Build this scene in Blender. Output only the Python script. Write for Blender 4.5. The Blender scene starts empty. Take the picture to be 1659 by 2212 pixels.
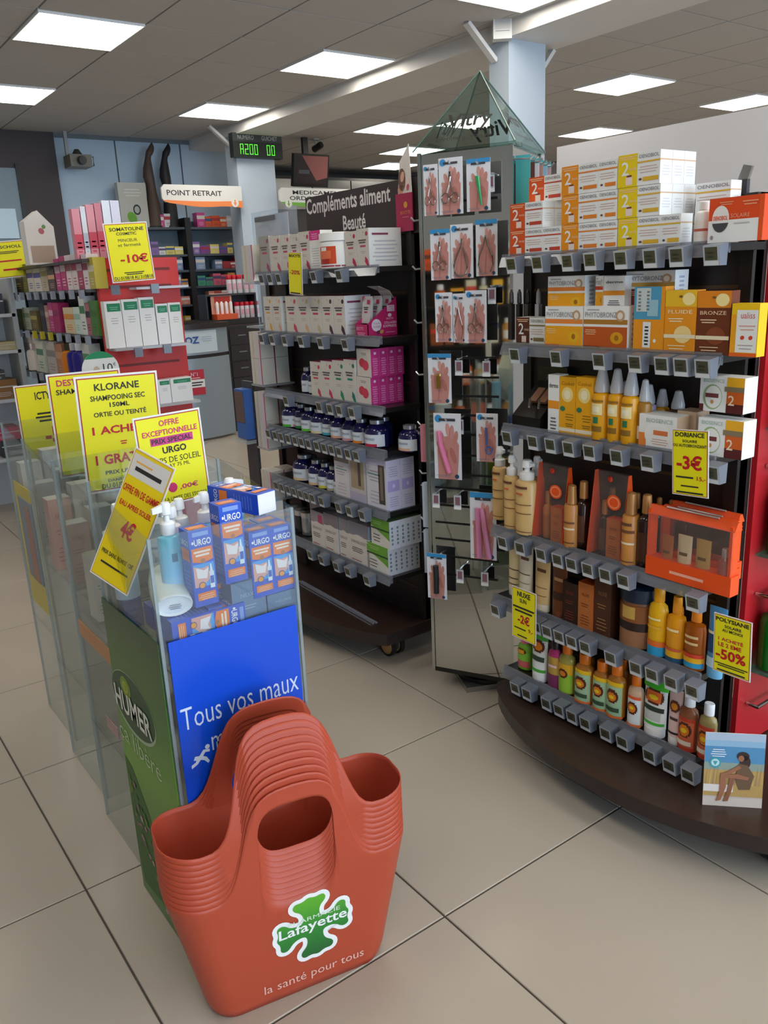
import bpy, math, random
from mathutils import Vector, Matrix
random.seed(7)
SC = bpy.context.scene
COL = SC.collection
# ---------------------------------------------------------------- camera (building axes: X right-away, Y left-away)
F_PX, PITCH, ROLL, YAW, EYE = 1782.6, .2785, -.0459, .6243, 1.3616
_cp, _sp, _cr, _sr = math.cos(PITCH), math.sin(PITCH), math.cos(ROLL), math.sin(ROLL)
_f = Vector((0, _cp, -_sp)); _r0 = Vector((1, 0, 0)); _u0 = Vector((0, _sp, _cp))
_rot = Matrix.Rotation(-YAW, 3, 'Z')
CF = _rot @ _f; CR = _rot @ (_cr*_r0 + _sr*_u0); CU = _rot @ (-_sr*_r0 + _cr*_u0)
EYEP = Vector((0, 0, EYE))
cam = bpy.data.cameras.new('camera'); cam.sensor_fit = 'VERTICAL'; cam.sensor_height = 24
cam.lens = F_PX/2212*24; cam.clip_start = .05; cam.clip_end = 60
camo = bpy.data.objects.new('camera', cam); COL.objects.link(camo)
mw = Matrix((CR, CU, -CF)).transposed().to_4x4(); mw.translation = EYEP; camo.matrix_world = mw
SC.camera = camo
# ---------------------------------------------------------------- light, exposure
SC.view_settings.view_transform = 'Standard'; SC.view_settings.look = 'None'
SC.view_settings.gamma = 1; SC.view_settings.use_curve_mapping = False
SC.view_settings.exposure = -0.06
SC.cycles.max_bounces = 6; SC.cycles.diffuse_bounces = 3; SC.cycles.glossy_bounces = 3; SC.cycles.transmission_bounces = 4; SC.cycles.transparent_max_bounces = 12
SC.cycles.caustics_reflective = False; SC.cycles.caustics_refractive = False
LED = 10.3            # emission of the ceiling panels
DAY = 315.0          # daylight through the shop window behind the camera
wd = bpy.data.worlds.new('world'); SC.world = wd; wd.use_nodes = True
wd.node_tree.nodes['Background'].inputs[0].default_value = (.62, .78, 1, 1)
wd.node_tree.nodes['Background'].inputs[1].default_value = .9
def area(name, loc, rot, sx, sy, power, col):
    l = bpy.data.lights.new(name, 'AREA'); l.shape = 'RECTANGLE'; l.size = sx; l.size_y = sy; l.energy = power; l.color = col
    o = bpy.data.objects.new(name, l); COL.objects.link(o); o.location = loc; o.rotation_euler = rot; return o
area('shop_window_daylight', (2.2, -4.42, 1.45), (math.radians(90), 0, 0), 8.6, 2.1, DAY, (.62, .80, 1.0))
CEIL = 2.789

# ---------------------------------------------------------------- helpers
def lin(c):
    c /= 255
    return c/12.92 if c <= .04045 else ((c+.055)/1.055)**2.4
MATS = {}
def M(hexcol, rough=.5, metal=0., bump=0., spec=.5, coat=0., emit=0., var=0., scale=40.):
    """procedural principled material; hexcol is what the paint looks like"""
    key = (hexcol, rough, metal, bump, spec, coat, emit, var, scale)
    if key in MATS: return MATS[key]
    h = hexcol.lstrip('#'); rgb = [lin(int(h[i:i+2], 16)) for i in (0, 2, 4)]
    m = bpy.data.materials.new('paint_'+h); m.use_nodes = True; nt = m.node_tree; b = nt.nodes['Principled BSDF']
    b.inputs['Base Color'].default_value = (*rgb, 1); b.inputs['Roughness'].default_value = rough
    b.inputs['Metallic'].default_value = metal; b.inputs['Specular IOR Level'].default_value = spec
    b.inputs['Coat Weight'].default_value = coat
    if emit:
        b.inputs['Emission Color'].default_value = (*rgb, 1); b.inputs['Emission Strength'].default_value = emit
    if var or bump:
        tc = nt.nodes.new('ShaderNodeTexCoord'); nz = nt.nodes.new('ShaderNodeTexNoise'); nz.inputs['Scale'].default_value = scale
        nt.links.new(tc.outputs['Object'], nz.inputs['Vector'])
        if var:
            mx = nt.nodes.new('ShaderNodeMix'); mx.data_type = 'RGBA'
            mx.inputs['A'].default_value = (*[c*(1-var) for c in rgb], 1); mx.inputs['B'].default_value = (*[min(1, c*(1+var)) for c in rgb], 1)
            nt.links.new(nz.outputs['Fac'], mx.inputs['Factor']); nt.links.new(mx.outputs['Result'], b.inputs['Base Color'])
        if bump:
            bp = nt.nodes.new('ShaderNodeBump'); bp.inputs['Strength'].default_value = bump; bp.inputs['Distance'].default_value = .002
            nt.links.new(nz.outputs['Fac'], bp.inputs['Height']); nt.links.new(bp.outputs['Normal'], b.inputs['Normal'])
    MATS[key] = m; return m
def CLEAR(tint='e8eef0', gloss=.06, rough=.03, haze=0.0):
    """thin clear plastic or glass: transparent with a fresnel sheen"""
    key = ('clear', tint, gloss, rough, haze)
    if key in MATS: return MATS[key]
    rgb = [lin(int(tint[i:i+2], 16))**.5 for i in (0, 2, 4)]      # a pane is crossed twice, front and back face
    m = bpy.data.materials.new('clear_'+tint); m.use_nodes = True; nt = m.node_tree; nt.nodes.clear()
    out = nt.nodes.new('ShaderNodeOutputMaterial'); tr = nt.nodes.new('ShaderNodeBsdfTransparent'); gl = nt.nodes.new('ShaderNodeBsdfGlossy')
    fr = nt.nodes.new('ShaderNodeLayerWeight'); mx = nt.nodes.new('ShaderNodeMixShader'); mr = nt.nodes.new('ShaderNodeMapRange')
    tr.inputs[0].default_value = (*rgb, 1); gl.inputs['Roughness'].default_value = rough; gl.inputs['Color'].default_value = (.9, .93, .95, 1)
    fr.inputs['Blend'].default_value = .5; mr.inputs['To Min'].default_value = gloss*.6; mr.inputs['To Max'].default_value = .4
    pw = nt.nodes.new('ShaderNodeMath'); pw.operation = 'POWER'; pw.inputs[1].default_value = 4; nt.links.new(fr.outputs['Facing'], pw.inputs[0]); nt.links.new(pw.outputs[0], mr.inputs['Value']); nt.links.new(mr.outputs['Result'], mx.inputs['Fac'])
    nt.links.new(tr.outputs[0], mx.inputs[1]); nt.links.new(gl.outputs[0], mx.inputs[2])
    last = mx
    if haze:
        df = nt.nodes.new('ShaderNodeBsdfDiffuse'); df.inputs[0].default_value = (*rgb, 1); m2 = nt.nodes.new('ShaderNodeMixShader'); m2.inputs[0].default_value = haze
        nt.links.new(mx.outputs[0], m2.inputs[1]); nt.links.new(df.outputs[0], m2.inputs[2]); last = m2
    nt.links.new(last.outputs[0], out.inputs[0]); MATS[key] = m; return m
def GRAD(c0, c1, z0, z1, rough=.4, mid=None):
    """printed vertical colour run, in object space"""
    key = ('grad', c0, c1, z0, z1, mid)
    if key in MATS: return MATS[key]
    m = bpy.data.materials.new('print_gradient'); m.use_nodes = True; nt = m.node_tree; b = nt.nodes['Principled BSDF']; b.inputs['Roughness'].default_value = rough
    tc = nt.nodes.new('ShaderNodeTexCoord'); sp = nt.nodes.new('ShaderNodeSeparateXYZ'); mr = nt.nodes.new('ShaderNodeMapRange'); cr = nt.nodes.new('ShaderNodeValToRGB')
    mr.inputs['From Min'].default_value = z0; mr.inputs['From Max'].default_value = z1
    e = cr.color_ramp.elements; f = lambda s: (*[lin(int(s[i:i+2], 16)) for i in (0, 2, 4)], 1)
    e[0].color = f(c0); e[1].color = f(c1)
    if mid:
        n = cr.color_ramp.elements.new(.5); n.color = f(mid)
    nt.links.new(tc.outputs['Object'], sp.inputs[0]); nt.links.new(sp.outputs['Z'], mr.inputs['Value'])
    nt.links.new(mr.outputs['Result'], cr.inputs[0]); nt.links.new(cr.outputs[0], b.inputs['Base Color']); MATS[key] = m; return m

def at(px, py, X=None, Y=None, Z=None):
    """point of the place seen at photo pixel (px,py) on the plane X=, Y= or Z="""
    d = CF + CR*((px-829.5)/F_PX) - CU*((py-1106)/F_PX)
    if X is not None: t = X/d.x
    elif Y is not None: t = Y/d.y
    else: t = (Z-EYE)/d.z
    return EYEP + d*t

_TX = {}
def glyphs(s, bold=0.):
    k = (s, bold)
    if k in _TX: return _TX[k]
    c = bpy.data.curves.new('t', 'FONT'); c.body = s; c.resolution_u = 2; c.offset = bold; c.fill_mode = 'FRONT'
    o = bpy.data.objects.new('t', c); me = bpy.data.meshes.new_from_object(o)
    vs = [(v.co.x, v.co.y) for v in me.vertices]; fs = [tuple(p.vertices) for p in me.polygons]
    x0 = min(v[0] for v in vs); x1 = max(v[0] for v in vs); y0 = min(v[1] for v in vs); y1 = max(v[1] for v in vs)
    vs = [((x-x0)/(x1-x0), (y-y0)/(y1-y0)) for x, y in vs]
    r = (vs, fs, (x1-x0)/(y1-y0)); bpy.data.objects.remove(o); bpy.data.curves.remove(c); bpy.data.meshes.remove(me)
    _TX[k] = r; return r

class MB:
    def __init__(s): s.v = []; s.f = []; s.m = []; s.ms = []
    def mi(s, m):
        if m not in s.ms: s.ms.append(m)
        return s.ms.index(m)
    def add(s, vs, fs, m):
        n = len(s.v); i = s.mi(m); s.v += [tuple(v) for v in vs]; s.f += [tuple(n+k for k in f) for f in fs]; s.m += [i]*len(fs); return s
    def box(s, x0, x1, y0, y1, z0, z1, m):
        return s.add([(x, y, z) for z in (z0, z1) for y in (y0, y1) for x in (x0, x1)],
                     [(0,2,3,1),(4,5,7,6),(0,1,5,4),(1,3,7,5),(3,2,6,7),(2,0,4,6)], m)
    def quad(s, a, b, c, d, m): return s.add([a, b, c, d], [(0,1,2,3)], m)
    def hexa(s, lo, hi, m):
        """lo, hi: four points each, same order"""
        return s.add(list(lo)+list(hi), [(3,2,1,0),(4,5,6,7),(0,1,5,4),(1,2,6,5),(2,3,7,6),(3,0,4,7)], m)
    def prism(s, poly, z0, z1, m):
        n = len(poly)
        return s.add([(x, y, z0) for x, y in poly]+[(x, y, z1) for x, y in poly],
                     [tuple(range(n))[::-1], tuple(range(n, 2*n))]+[(i, (i+1) % n, n+(i+1) % n, n+i) for i in range(n)], m)
    def slab(s, poly, y0, y1, m):
        """polygon in x,z thickened along y"""
        n = len(poly)
        return s.add([(x, y0, z) for x, z in poly]+[(x, y1, z) for x, z in poly],
                     [tuple(range(n)), tuple(range(n, 2*n))[::-1]]+[((i+1) % n, i, n+i, n+(i+1) % n) for i in range(n)], m)
    def lathe(s, prof, m, seg=16, sx=1., sy=1., cx=0., cy=0., a0=0., a1=None, cap=True):
        full = a1 is None; n = seg if full else seg+1; span = 2*math.pi if full else a1-a0
        vs = []; fs = []
        for r, z in prof:
            for k in range(n):
                a = a0+span*k/seg; vs.append((cx+r*sx*math.cos(a), cy+r*sy*math.sin(a), z))
        for j in range(len(prof)-1):
            for k in range(seg):
                k2 = (k+1) % n; fs.append((j*n+k, j*n+k2, (j+1)*n+k2, (j+1)*n+k))
        if cap and full:
            fs.append(tuple(range(n))[::-1]); q = (len(prof)-1)*n; fs.append(tuple(range(q, q+n)))
        return s.add(vs, fs, m)
    def loft(s, rings, m, close=True, caps=True):
        n = len(rings[0]); vs = [p for r in rings for p in r]; fs = []
        for j in range(len(rings)-1):
            for k in range(n if close else n-1):
                k2 = (k+1) % n; fs.append((j*n+k, j*n+k2, (j+1)*n+k2, (j+1)*n+k))
        if caps: fs.append(tuple(range(n))[::-1]); q = (len(rings)-1)*n; fs.append(tuple(range(q, q+n)))
        return s.add(vs, fs, m)
    def tube(s, path, r, m, seg=6):
        P = [Vector(p) for p in path]; rings = []
        for i, p in enumerate(P):
            t = (P[min(i+1, len(P)-1)]-P[max(i-1, 0)]).normalized()
            a = t.cross(Vector((0, 0, 1)))
            if a.length < .05: a = t.cross(Vector((0, 1, 0)))
            a.normalize(); b = t.cross(a)
            rings.append([tuple(p+a*r*math.cos(2*math.pi*k/seg)+b*r*math.sin(2*math.pi*k/seg)) for k in range(seg)])
        return s.loft(rings, m)
    # flat print on a face given by origin o and unit axes u, w (n = outward), rect in metres
    def rect(s, F, x0, z0, x1, z1, m, lay=1, e=.0004):
        o, u, w, n = F; q = n*(e*lay)
        P = lambda x, z: tuple(o+u*x+w*z+q)
        return s.add([P(x0, z0), P(x1, z0), P(x1, z1), P(x0, z1)], [(0,1,2,3)], m)
    def poly(s, F, pts, m, lay=1, e=.0004):
        o, u, w, n = F; q = n*(e*lay)
        return s.add([tuple(o+u*x+w*z+q) for x, z in pts], [tuple(range(len(pts)))], m)
    def disc(s, F, cx, cz, rx, rz, m, lay=1, n=20, rot=0.):
        c, sn = math.cos(rot), math.sin(rot); pts = []
        for k in range(n):
            a = 2*math.pi*k/n; x = rx*math.cos(a); z = rz*math.sin(a); pts.append((cx+x*c-z*sn, cz+x*sn+z*c))
        return s.poly(F, pts, m, lay)
    def text(s, F, t, x0, z0, x1, z1, m, lay=2, bold=.0, fit=False, e=.0004):
        vs, fs, asp = glyphs(t, bold); o, u, w, n = F; q = n*(e*lay)
        if fit:   # keep the letters' own shape, centred in the rect
            W, Hh = x1-x0, z1-z0
            if W/Hh > asp: c = (x0+x1)/2; x0, x1 = c-Hh*asp/2, c+Hh*asp/2
            else: c = (z0+z1)/2; z0, z1 = c-W/asp/2, c+W/asp/2
        return s.add([tuple(o+u*(x0+a*(x1-x0))+w*(z0+b*(z1-z0))+q) for a, b in vs], fs, m)
    def lines(s, F, x0, z0, x1, z1, n, m, lay=2, fill=.45):
        h = (z1-z0)/n
        for i in range(n):
            k = 1-.25*((i*7+3) % 5)/4
            c = (x0+x1)/2; hw = (x1-x0)/2*k; s.rect(F, c-hw, z0+i*h, c+hw, z0+i*h+h*fill, m, lay)
        return s
    def mesh(s, name, smooth=None, bevel=0):
        me = bpy.data.meshes.new(name); me.from_pydata(s.v, [], s.f)
        for m in s.ms: me.materials.append(m)
        me.polygons.foreach_set('material_index', s.m)
        if smooth:
            me.polygons.foreach_set('use_smooth', [True]*len(s.f)); me.set_sharp_from_angle(angle=math.radians(smooth))
        me.update(); return me
    def build(s, name, parent=None, smooth=None, loc=None, rotz=0.):
        return link(name, s.mesh(name, smooth), parent, loc, rotz)
def FR(o, u, w):
    o, u, w = Vector(o), Vector(u).normalized(), Vector(w).normalized(); return (o, u, w, u.cross(w))
def FRONT(d): return FR((0, -d/2, 0), (1, 0, 0), (0, 0, 1))       # faces -y
def RIGHT(w): return FR((w/2, 0, 0), (0, 1, 0), (0, 0, 1))        # faces +x
def TOP(h): return FR((0, 0, h), (1, 0, 0), (0, 1, 0))
def link(name, data, parent=None, loc=None, rotz=0.):
    o = bpy.data.objects.new(name, data); COL.objects.link(o)
    if loc is not None: o.location = loc
    if rotz: o.rotation_euler = (0, 0, rotz)
    if parent: o.parent = parent
    return o
def tag(o, label, cat, group=None):
    o['label'] = label; o['category'] = cat
    if group: o['group'] = group
    return o
def thing(name, label, cat, loc=(0, 0, 0), rotz=0., group=None):
    o = link(name, None, None, loc, rotz); o.empty_display_size = .05; return tag(o, label, cat, group)
def struct(name, mb, parent=None, smooth=None):
    o = mb.build(name, parent, smooth)
    if not parent: o['kind'] = 'structure'
    return o
ORD = ['first', 'second', 'third', 'fourth', 'fifth', 'sixth', 'seventh', 'eighth', 'ninth', 'tenth', 'eleventh', 'twelfth', 'thirteenth', 'fourteenth', 'fifteenth', 'sixteenth']
WHITE = M('f2f2f0', .45); PAPER = M('eeeeea', .6); BLACK = M('141312', .4); INK = M('2a2624', .6); CHROME = M('d8dadc', .12, 1.)
YELLOW = M('f4ec0a', .55); REDINK = M('c81426', .55); DARKWOOD = M('2c2120', .38, var=.15, scale=8); GREYTXT = M('8c8a88', .6)
# ================================================================ the room
def wb(mb, name, parent, smooth=None):
    """build a mesh given in world coordinates under an unrotated parent"""
    p = parent.location if parent.parent is None else parent.matrix_basis.translation + parent.parent.location
    mb.v = [(x-p.x, y-p.y, z-p.z) for x, y, z in mb.v]
    return mb.build(name, parent, smooth)
TILE = .6; GX, GY = .954, 1.165
XA, XB, YA0, YB0 = -3.0, 9.6, -4.5, 10.6
TILEM = M('b2a799', .22, var=.07, scale=2.2, spec=.3, bump=.02)
floor = struct('floor', MB().box(XA, XB, YA0, YB0, -.06, -.004, M('4c453e', .8)))
tm = MB(); q = TILE/2-.0022; b = .0015
tm.loft([[(-q, -q, -.02), (q, -q, -.02), (q, q, -.02), (-q, q, -.02)], [(-q, -q, -b), (q, -q, -b), (q, q, -b), (-q, q, -b)],
         [(-q+b, -q+b, 0), (q-b, -q+b, 0), (q-b, q-b, 0), (-q+b, q-b, 0)]], TILEM)
tmesh = tm.mesh('floor_tile')
cells = []
for i in range(-8, 16):
    for j in range(-11, 18):
        x = GX+(i+.5)*TILE; y = GY+(j+.5)*TILE
        if XA < x < XB and YA0 < y < YB0:
            d = (Vector((x, y, 0))-EYEP); z = d.dot(CF); ok = z > .2
            if ok:
                px = 829.5+F_PX*d.dot(CR)/z; py = 1106-F_PX*d.dot(CU)/z; ok = -500 < px < 2200 and py < 2900
            cells.append((0 if ok else 1, d.length, x, y))
cells.sort(); rest = MB()
for k, (_, _, x, y) in enumerate(cells):
    if k < 290: link('floor_tile', tmesh, floor, (x, y, 0))
    else: rest.box(x-q, x+q, y-q, y+q, -.02, 0, TILEM)
ro = rest.build('floor_tile_field', floor); ro['kind'] = 'stuff'
# ceiling: mineral tiles in two fields either side of the beam, one LED panel every third tile
BX0, BX1, BZ = 3.93, 4.42, 2.70
CT = .594
ceiling = struct('ceiling', MB().box(XA, XB, YA0, YB0, CEIL+.018, CEIL+.1, M('6f6a64', .9)))
CTM = M('c2bfbb', .92, var=.04, scale=60., bump=.05)
cm = MB(); q = CT/2-.006; cm.box(-q, q, -q, q, 0, .02, CTM); cmesh = cm.mesh('ceiling_tile')
fields = [(1.497, 4.987, XA, BX0, [(0, 0), (3, 0), (0, 3), (3, 3), (-3, 0), (-3, 3), (0, -3), (3, -3), (-3, -3), (0, -6), (3, -6), (-3, -6), (0, -9), (3, -9), (-3, -9), (0,-12), (3,-12), (0,-15), (3,-15), (-3,-12), (-3,-15)]),
          (5.2146, 4.524, BX1, XB, [(1, 0), (4, 0), (1, 3), (4, 3), (0, 4), (2, 6), (3, 8), (1, -3), (4, -3), (1, -6), (4, -6), (1, -9), (4, -9), (1, -12), (4, -12)])]
lightn = 0; crest = MB(); ccells = []; lights = []
for gx, gy, x0, x1, lt in fields:
    for i in range(-12, 10):
        for j in range(-17, 14):
            x = gx+(i+.5)*CT; y = gy+(j+.5)*CT
            if x-CT/2 < x0-.02 or x+CT/2 > x1+.02 or y > YB0 or y < YA0: continue
            if (i, j) in lt: lights.append((x, y)); continue
            d = Vector((x, y, CEIL))-EYEP; z = d.dot(CF); ok = z > .5
            if ok:
                px = 829.5+F_PX*d.dot(CR)/z; py = 1106-F_PX*d.dot(CU)/z; ok = -200 < px < 1860 and -200 < py < 500
            ccells.append((0 if ok else 1, d.length, x, y))
ccells.sort()
for k, (o_, _, x, y) in enumerate(ccells):
    if k < 290 and o_ == 0: link('ceiling_tile', cmesh, ceiling, (x, y, CEIL))
    else: crest.box(x-q, x+q, y-q, y+q, CEIL, CEIL+.02, CTM)
# narrow cut tiles along the beam
for gx, x0, x1 in ((1.497+4*CT, 1.497+4*CT, BX0), (0, BX1, 5.2146-CT)):
    crest.box(x0, x1, YA0, YB0, CEIL, CEIL+.02, CTM)
cro = crest.build('ceiling_tile_field', ceiling); cro['kind'] = 'stuff'
LEDM = M('fff8ec', .5, emit=LED); LFR = M('f4f4f2', .4)
fm = MB(); a = CT/2-.004; c = a-.007
for bx in ((-a, a, -a, -c), (-a, a, c, a), (-a, -c, -c, c), (c, a, -c, c)): fm.box(*bx, 0, .03, LFR)
fmesh = fm.mesh('frame'); dmesh = MB().box(-c, c, -c, c, .003, .02, LEDM).mesh('diffuser')
def px_of(p):
    d = Vector(p)-EYEP; z = d.dot(CF); return 829.5+F_PX*d.dot(CR)/z, 1106-F_PX*d.dot(CU)/z, z
seen = {}
for x, y in sorted(lights, key=lambda t: t[1]):
    px, py, z = px_of((x, y, CEIL))
    seen[(x, y)] = z > 0 and -100 < px < 1759 and -60 < py < 500
LN = ['square ceiling light panel largest at the upper left corner', 'ceiling light panel cut by the left edge of the photo', 'ceiling light panel nearest the beam, above the dark sign gondola',
      'ceiling light panel just left of the far column top', 'ceiling light panel cut by the top edge beside the near column',
      'ceiling light panel right of the near column, upper one', 'ceiling light panel cut by the right edge above the white partition', 'ceiling light panel seen through the glass pyramid',
      'ceiling light panel low above the white partition wall', 'ceiling light panel left of the glass pyramid', 'small far ceiling light panel beside the portrait card', 'farthest ceiling light panel, lowest behind the portrait card']
lpos = [(0, 0, 0), (0, 0, 3), (0, 3, 0), (0, 3, 3), (0, 3, -3), (1, 1, 0), (1, 4, 0), (1, 1, 3), (1, 4, 3), (1, 0, 4), (1, 2, 6), (1, 3, 8)]
names = {}
for lab, (fi, i, j) in zip(LN, lpos):
    gx, gy = fields[fi][:2]; names[(round(gx+(i+.5)*CT, 3), round(gy+(j+.5)*CT, 3))] = lab
for x, y in lights:
    k = (round(x, 3), round(y, 3))
    rows = sorted({round(b_, 2) for a_, b_ in lights if (a_ < BX0) == (x < BX0)}); cs_ = sorted({round(a_, 2) for a_, b_ in lights if (a_ < BX0) == (x < BX0)})
    off = f'out-of-photo ceiling light, {ORD[rows.index(round(y, 2))]} row from the window, {ORD[cs_.index(round(x, 2))]} column {"left" if x < BX0 else "right"} of the beam'
    t = thing('ceiling_light', names.get(k, off), 'ceiling light', (x, y, CEIL-.012), 0, 'square LED ceiling panels')
    link('frame', fmesh, t); link('diffuser', dmesh, t)
# beam and columns
BEAM = M('dcdad6', .6, var=.03, scale=3)
struct('ceiling_beam', MB().box(BX0, BX1, YA0, YB0-.0, BZ, CEIL+.017, BEAM))
COLM = M('b9c6d3', .5, var=.02, scale=3)
BRACE = M('e0dfdc', .5)
def column(x0, x1, y0, y1, lab):
    t = struct(lab, MB().box(x0, x1, y0, y1, 0, BZ, COLM)); return t
c1 = column(3.95, 4.27, 3.98, 4.15, 'column'); c2 = column(3.95, 4.36, 7.62, 7.84, 'column')
def brace(par, p, q, w=.045):
    p, q = Vector(p), Vector(q); n = (q-p).normalized(); a = Vector((0, 1, 0)) if abs(n.x) > .5 else Vector((1, 0, 0)); b = n.cross(a).normalized()
    MB().hexa([tuple(p+a*w/2*i+b*.012*j) for i, j in ((-1, -1), (1, -1), (1, 1), (-1, 1))], [tuple(q+a*w/2*i+b*.012*j) for i, j in ((-1, -1), (1, -1), (1, 1), (-1, 1))], BRACE).build('brace', par)
brace(c1, (3.95, 4.1, 2.60), (3.72, 4.1, 2.785)); brace(c1, (4.27, 4.06, 2.53), (4.42, 4.06, 2.70))
brace(c2, (3.95, 7.72, 2.62), (3.74, 7.72, 2.785))
# walls
WB = M('b6cde2', .6, var=.03, scale=2); WP = M('c6c5c8', .6, var=.02, scale=2)
YW = 8.62
wall_back = struct('wall_back', MB().box(XA, 4.6, YW, YW+.1, 0, CEIL+.02, WB))
for x in (2.55, 3.15, 3.83, 4.45):
    MB().box(x-.006, x+.006, YW-.004, YW, .9, CEIL, M('4c5860', .7)).build('panel_joint', wall_back)
MB().box(XA, 4.6, YW-.02, YW, CEIL-.035, CEIL+.015, M('6d7780', .6)).build('cornice', wall_back)
struct('wall_recess', MB().box(4.6, 4.7, YW, YB0, 0, CEIL+.02, M('8a8782', .6)))
struct('wall_far', MB().box(4.6, XB, YB0, YB0+.1, 0, CEIL+.02, M('5e5c58', .6)))
struct('wall_right', MB().box(XB, XB+.1, YA0, YB0, 0, CEIL+.02, M('cfcac4', .6)))
struct('wall_left', MB().box(XA-.1, XA, YA0, YB0, 0, CEIL+.02, M('b9b2a8', .6)))
wf = MB()
wf.box(XA, -2.1, YA0-.1, YA0, 0, CEIL+.02, WP); wf.box(6.5, XB, YA0-.1, YA0, 0, CEIL+.02, WP); wf.box(-2.1, 6.5, YA0-.1, YA0, 2.5, CEIL+.02, WP); wf.box(-2.1, 6.5, YA0-.1, YA0, 0, .4, WP)
struct('wall_front', wf)
w1 = struct('window_1', MB().box(-2.1, 6.5, YA0-.06, YA0-.04, .4, 2.5, CLEAR('f0f6f6')))
for x in (-2.1, .03, 2.18, 4.33, 6.46): MB().box(x, x+.04, YA0-.08, YA0-.01, .4, 2.5, M('7a7d80', .4, .6)).build('window_frame', w1)
# white partition behind the right-hand gondola
pz = 2.06
pa = at(1203, 318, Z=pz)
struct('wall_partition', MB().box(pa.x, pa.x+.08, .2, pa.y, 0, pz, WP))
# ================================================================ gondolas
RAIL = CLEAR('a4a7b4', .10, .12, .22); TAGB = M('737985', .25); TAGS = M('4d4c3a', .25); TAGW = M('d9dce0', .5); SHELFM = M('1b1716', .3)
tg = MB(); tw, th = .036, .040
tg.hexa([(-tw/2, -.012, -th), (tw/2, -.012, -th), (tw/2, .012, -th), (-tw/2, .012, -th)], [(-tw/2, -.020, 0), (tw/2, -.020, 0), (tw/2, .014, .004), (-tw/2, .014, .004)], TAGB)
fo = Vector((0, -.012, -th)); fu = Vector((1, 0, 0)); fw = (Vector((0, -.020, 0))-fo).normalized(); TF = (fo, fu, fw, fu.cross(fw))
tg.rect(TF, -tw/2, .0, tw/2, th*1.02, M('b9bfc6', .3), 1); tg.rect(TF, -tw/2+.004, .011, tw/2-.004, th-.003, TAGS, 2); tg.rect(TF, -tw/2+.002, .001, tw/2-.002, .0095, TAGW, 2)
tg.lines(TF, -tw/2+.009, .016, tw/2-.012, .032, 2, M('34342a', .4), 3)
TAGMESH = tg.mesh('price_tag')
def castor(par, x, y, face):
    """twin-wheel castor; wheel axis along `face` (0: x, 1: y)"""
    g = MB(); w = M('1a1817', .4); c = M('b98a55', .45); r = .042
    def wheel(off):
        pts = []
        for k in range(20):
            a = 2*math.pi*k/20; pts.append((r*math.cos(a), r+r*math.sin(a)))
        n = len(pts)
        for m0, e0, e1, rr in ((w, off-.009, off+.009, 1.), (c, off-.0105, off+.0105, .78)):
            v = [((e0 if face == 0 else (p[0]*rr)), (p[0]*rr if face == 0 else e0), r+(p[1]-r)*rr) for p in pts]+[((e1 if face == 0 else (p[0]*rr)), (p[0]*rr if face == 0 else e1), r+(p[1]-r)*rr) for p in pts]
            g.add(v, [tuple(range(n)), tuple(range(n, 2*n))[::-1]]+[((i+1) % n, i, n+i, n+(i+1) % n) for i in range(n)], m0)
    wheel(-.019); wheel(.019)
    g.box(-.012, .012, -.012, .012, .05, .10, M('55565a', .35, .8))
    if face == 0: g.box(-.009, .009, -.03, .03, .03, .07, M('3a3b3e', .4))
    else: g.box(-.03, .03, -.009, .009, .03, .07, M('3a3b3e', .4))
    g.v = [(a+x, b_+y, c_) for a, b_, c_ in g.v]
    return wb(g, 'castor', par, 35)
def gondola(label, xp, xf, y0, y1, ztop, base, shelves, tags, castors, zb=.095):
    """freestanding shelf unit: face towards -X; xp back panel, xf shelf front, y0..y1 extent"""
    t = thing('gondola', label, 'shelving', (xp, (y0+y1)/2, 0))
    wb(MB().prism(base, zb, zb+.042, DARKWOOD), 'base', t)
    wb(MB().prism([(x*.985+.02, y) for x, y in base], zb+.042, zb+.044, M('3a2a24', .3)), 'base_top', t)
    g = MB().box(xp, xp+.03, y0, y1, zb+.043, ztop, M('241a18', .45, var=.1, scale=6))
    bp = wb(g, 'back_panel', t)
    z = .25
    while z < ztop-.1:
        wb(MB().box(xp-.0015, xp, y0+.03, y1-.03, z, z+.008, M('5a4632', .35, .5)), 'slot_strip', t); z += .15
    for y in (y0, y1-.03): wb(MB().box(xp-.012, xp+.045, y, y+.03, zb+.043, ztop, M('17120f', .45)), 'upright', t)
    for k, (zs, ya, yb_) in enumerate(shelves):
        s = MB(); s.box(xf+.004, xp-.002, ya, yb_, zs-.016, zs, SHELFM)
        sh = wb(s, 'shelf', t)
        r = MB(); r.hexa([(xf-.016, ya, zs-.027), (xf-.012, ya, zs-.027), (xf-.012, yb_, zs-.027), (xf-.016, yb_, zs-.027)],
                         [(xf-.006, ya, zs-.002), (xf+.004, ya, zs-.002), (xf+.004, yb_, zs-.002), (xf-.006, yb_, zs-.002)], RAIL)
        r.box(xf-.004, xf+.003, ya, yb_, zs-.02, zs+.006, RAIL)
        rl = wb(r, 'price_rail', sh)
        for px, py in tags[k]:
            p = at(px, py, X=xf-.035)
            o = link('price_tag', TAGMESH, sh, (xf-.030-sh.matrix_basis.translation.x-t.location.x, p.y-t.location.y, zs-.004), -math.pi/2)
    for x, y, f in castors: castor(t, x, y, f)
    return t
G1X, G1F = 1.755, 1.62
def arcbase(xe, xb, ya, yb_, xback, n=24):
    pts = []
    for k in range(n+1):
        u = -1+2*k/n; y = (ya+yb_)/2+u*(yb_-ya)/2; pts.append((xe-(xe-xb)*(1-u*u)**.8, y))
    return [(xback, ya)]+pts+[(xback, yb_)]
S1 = [1.396, 1.168, .945, .639, .421, .199]
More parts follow.
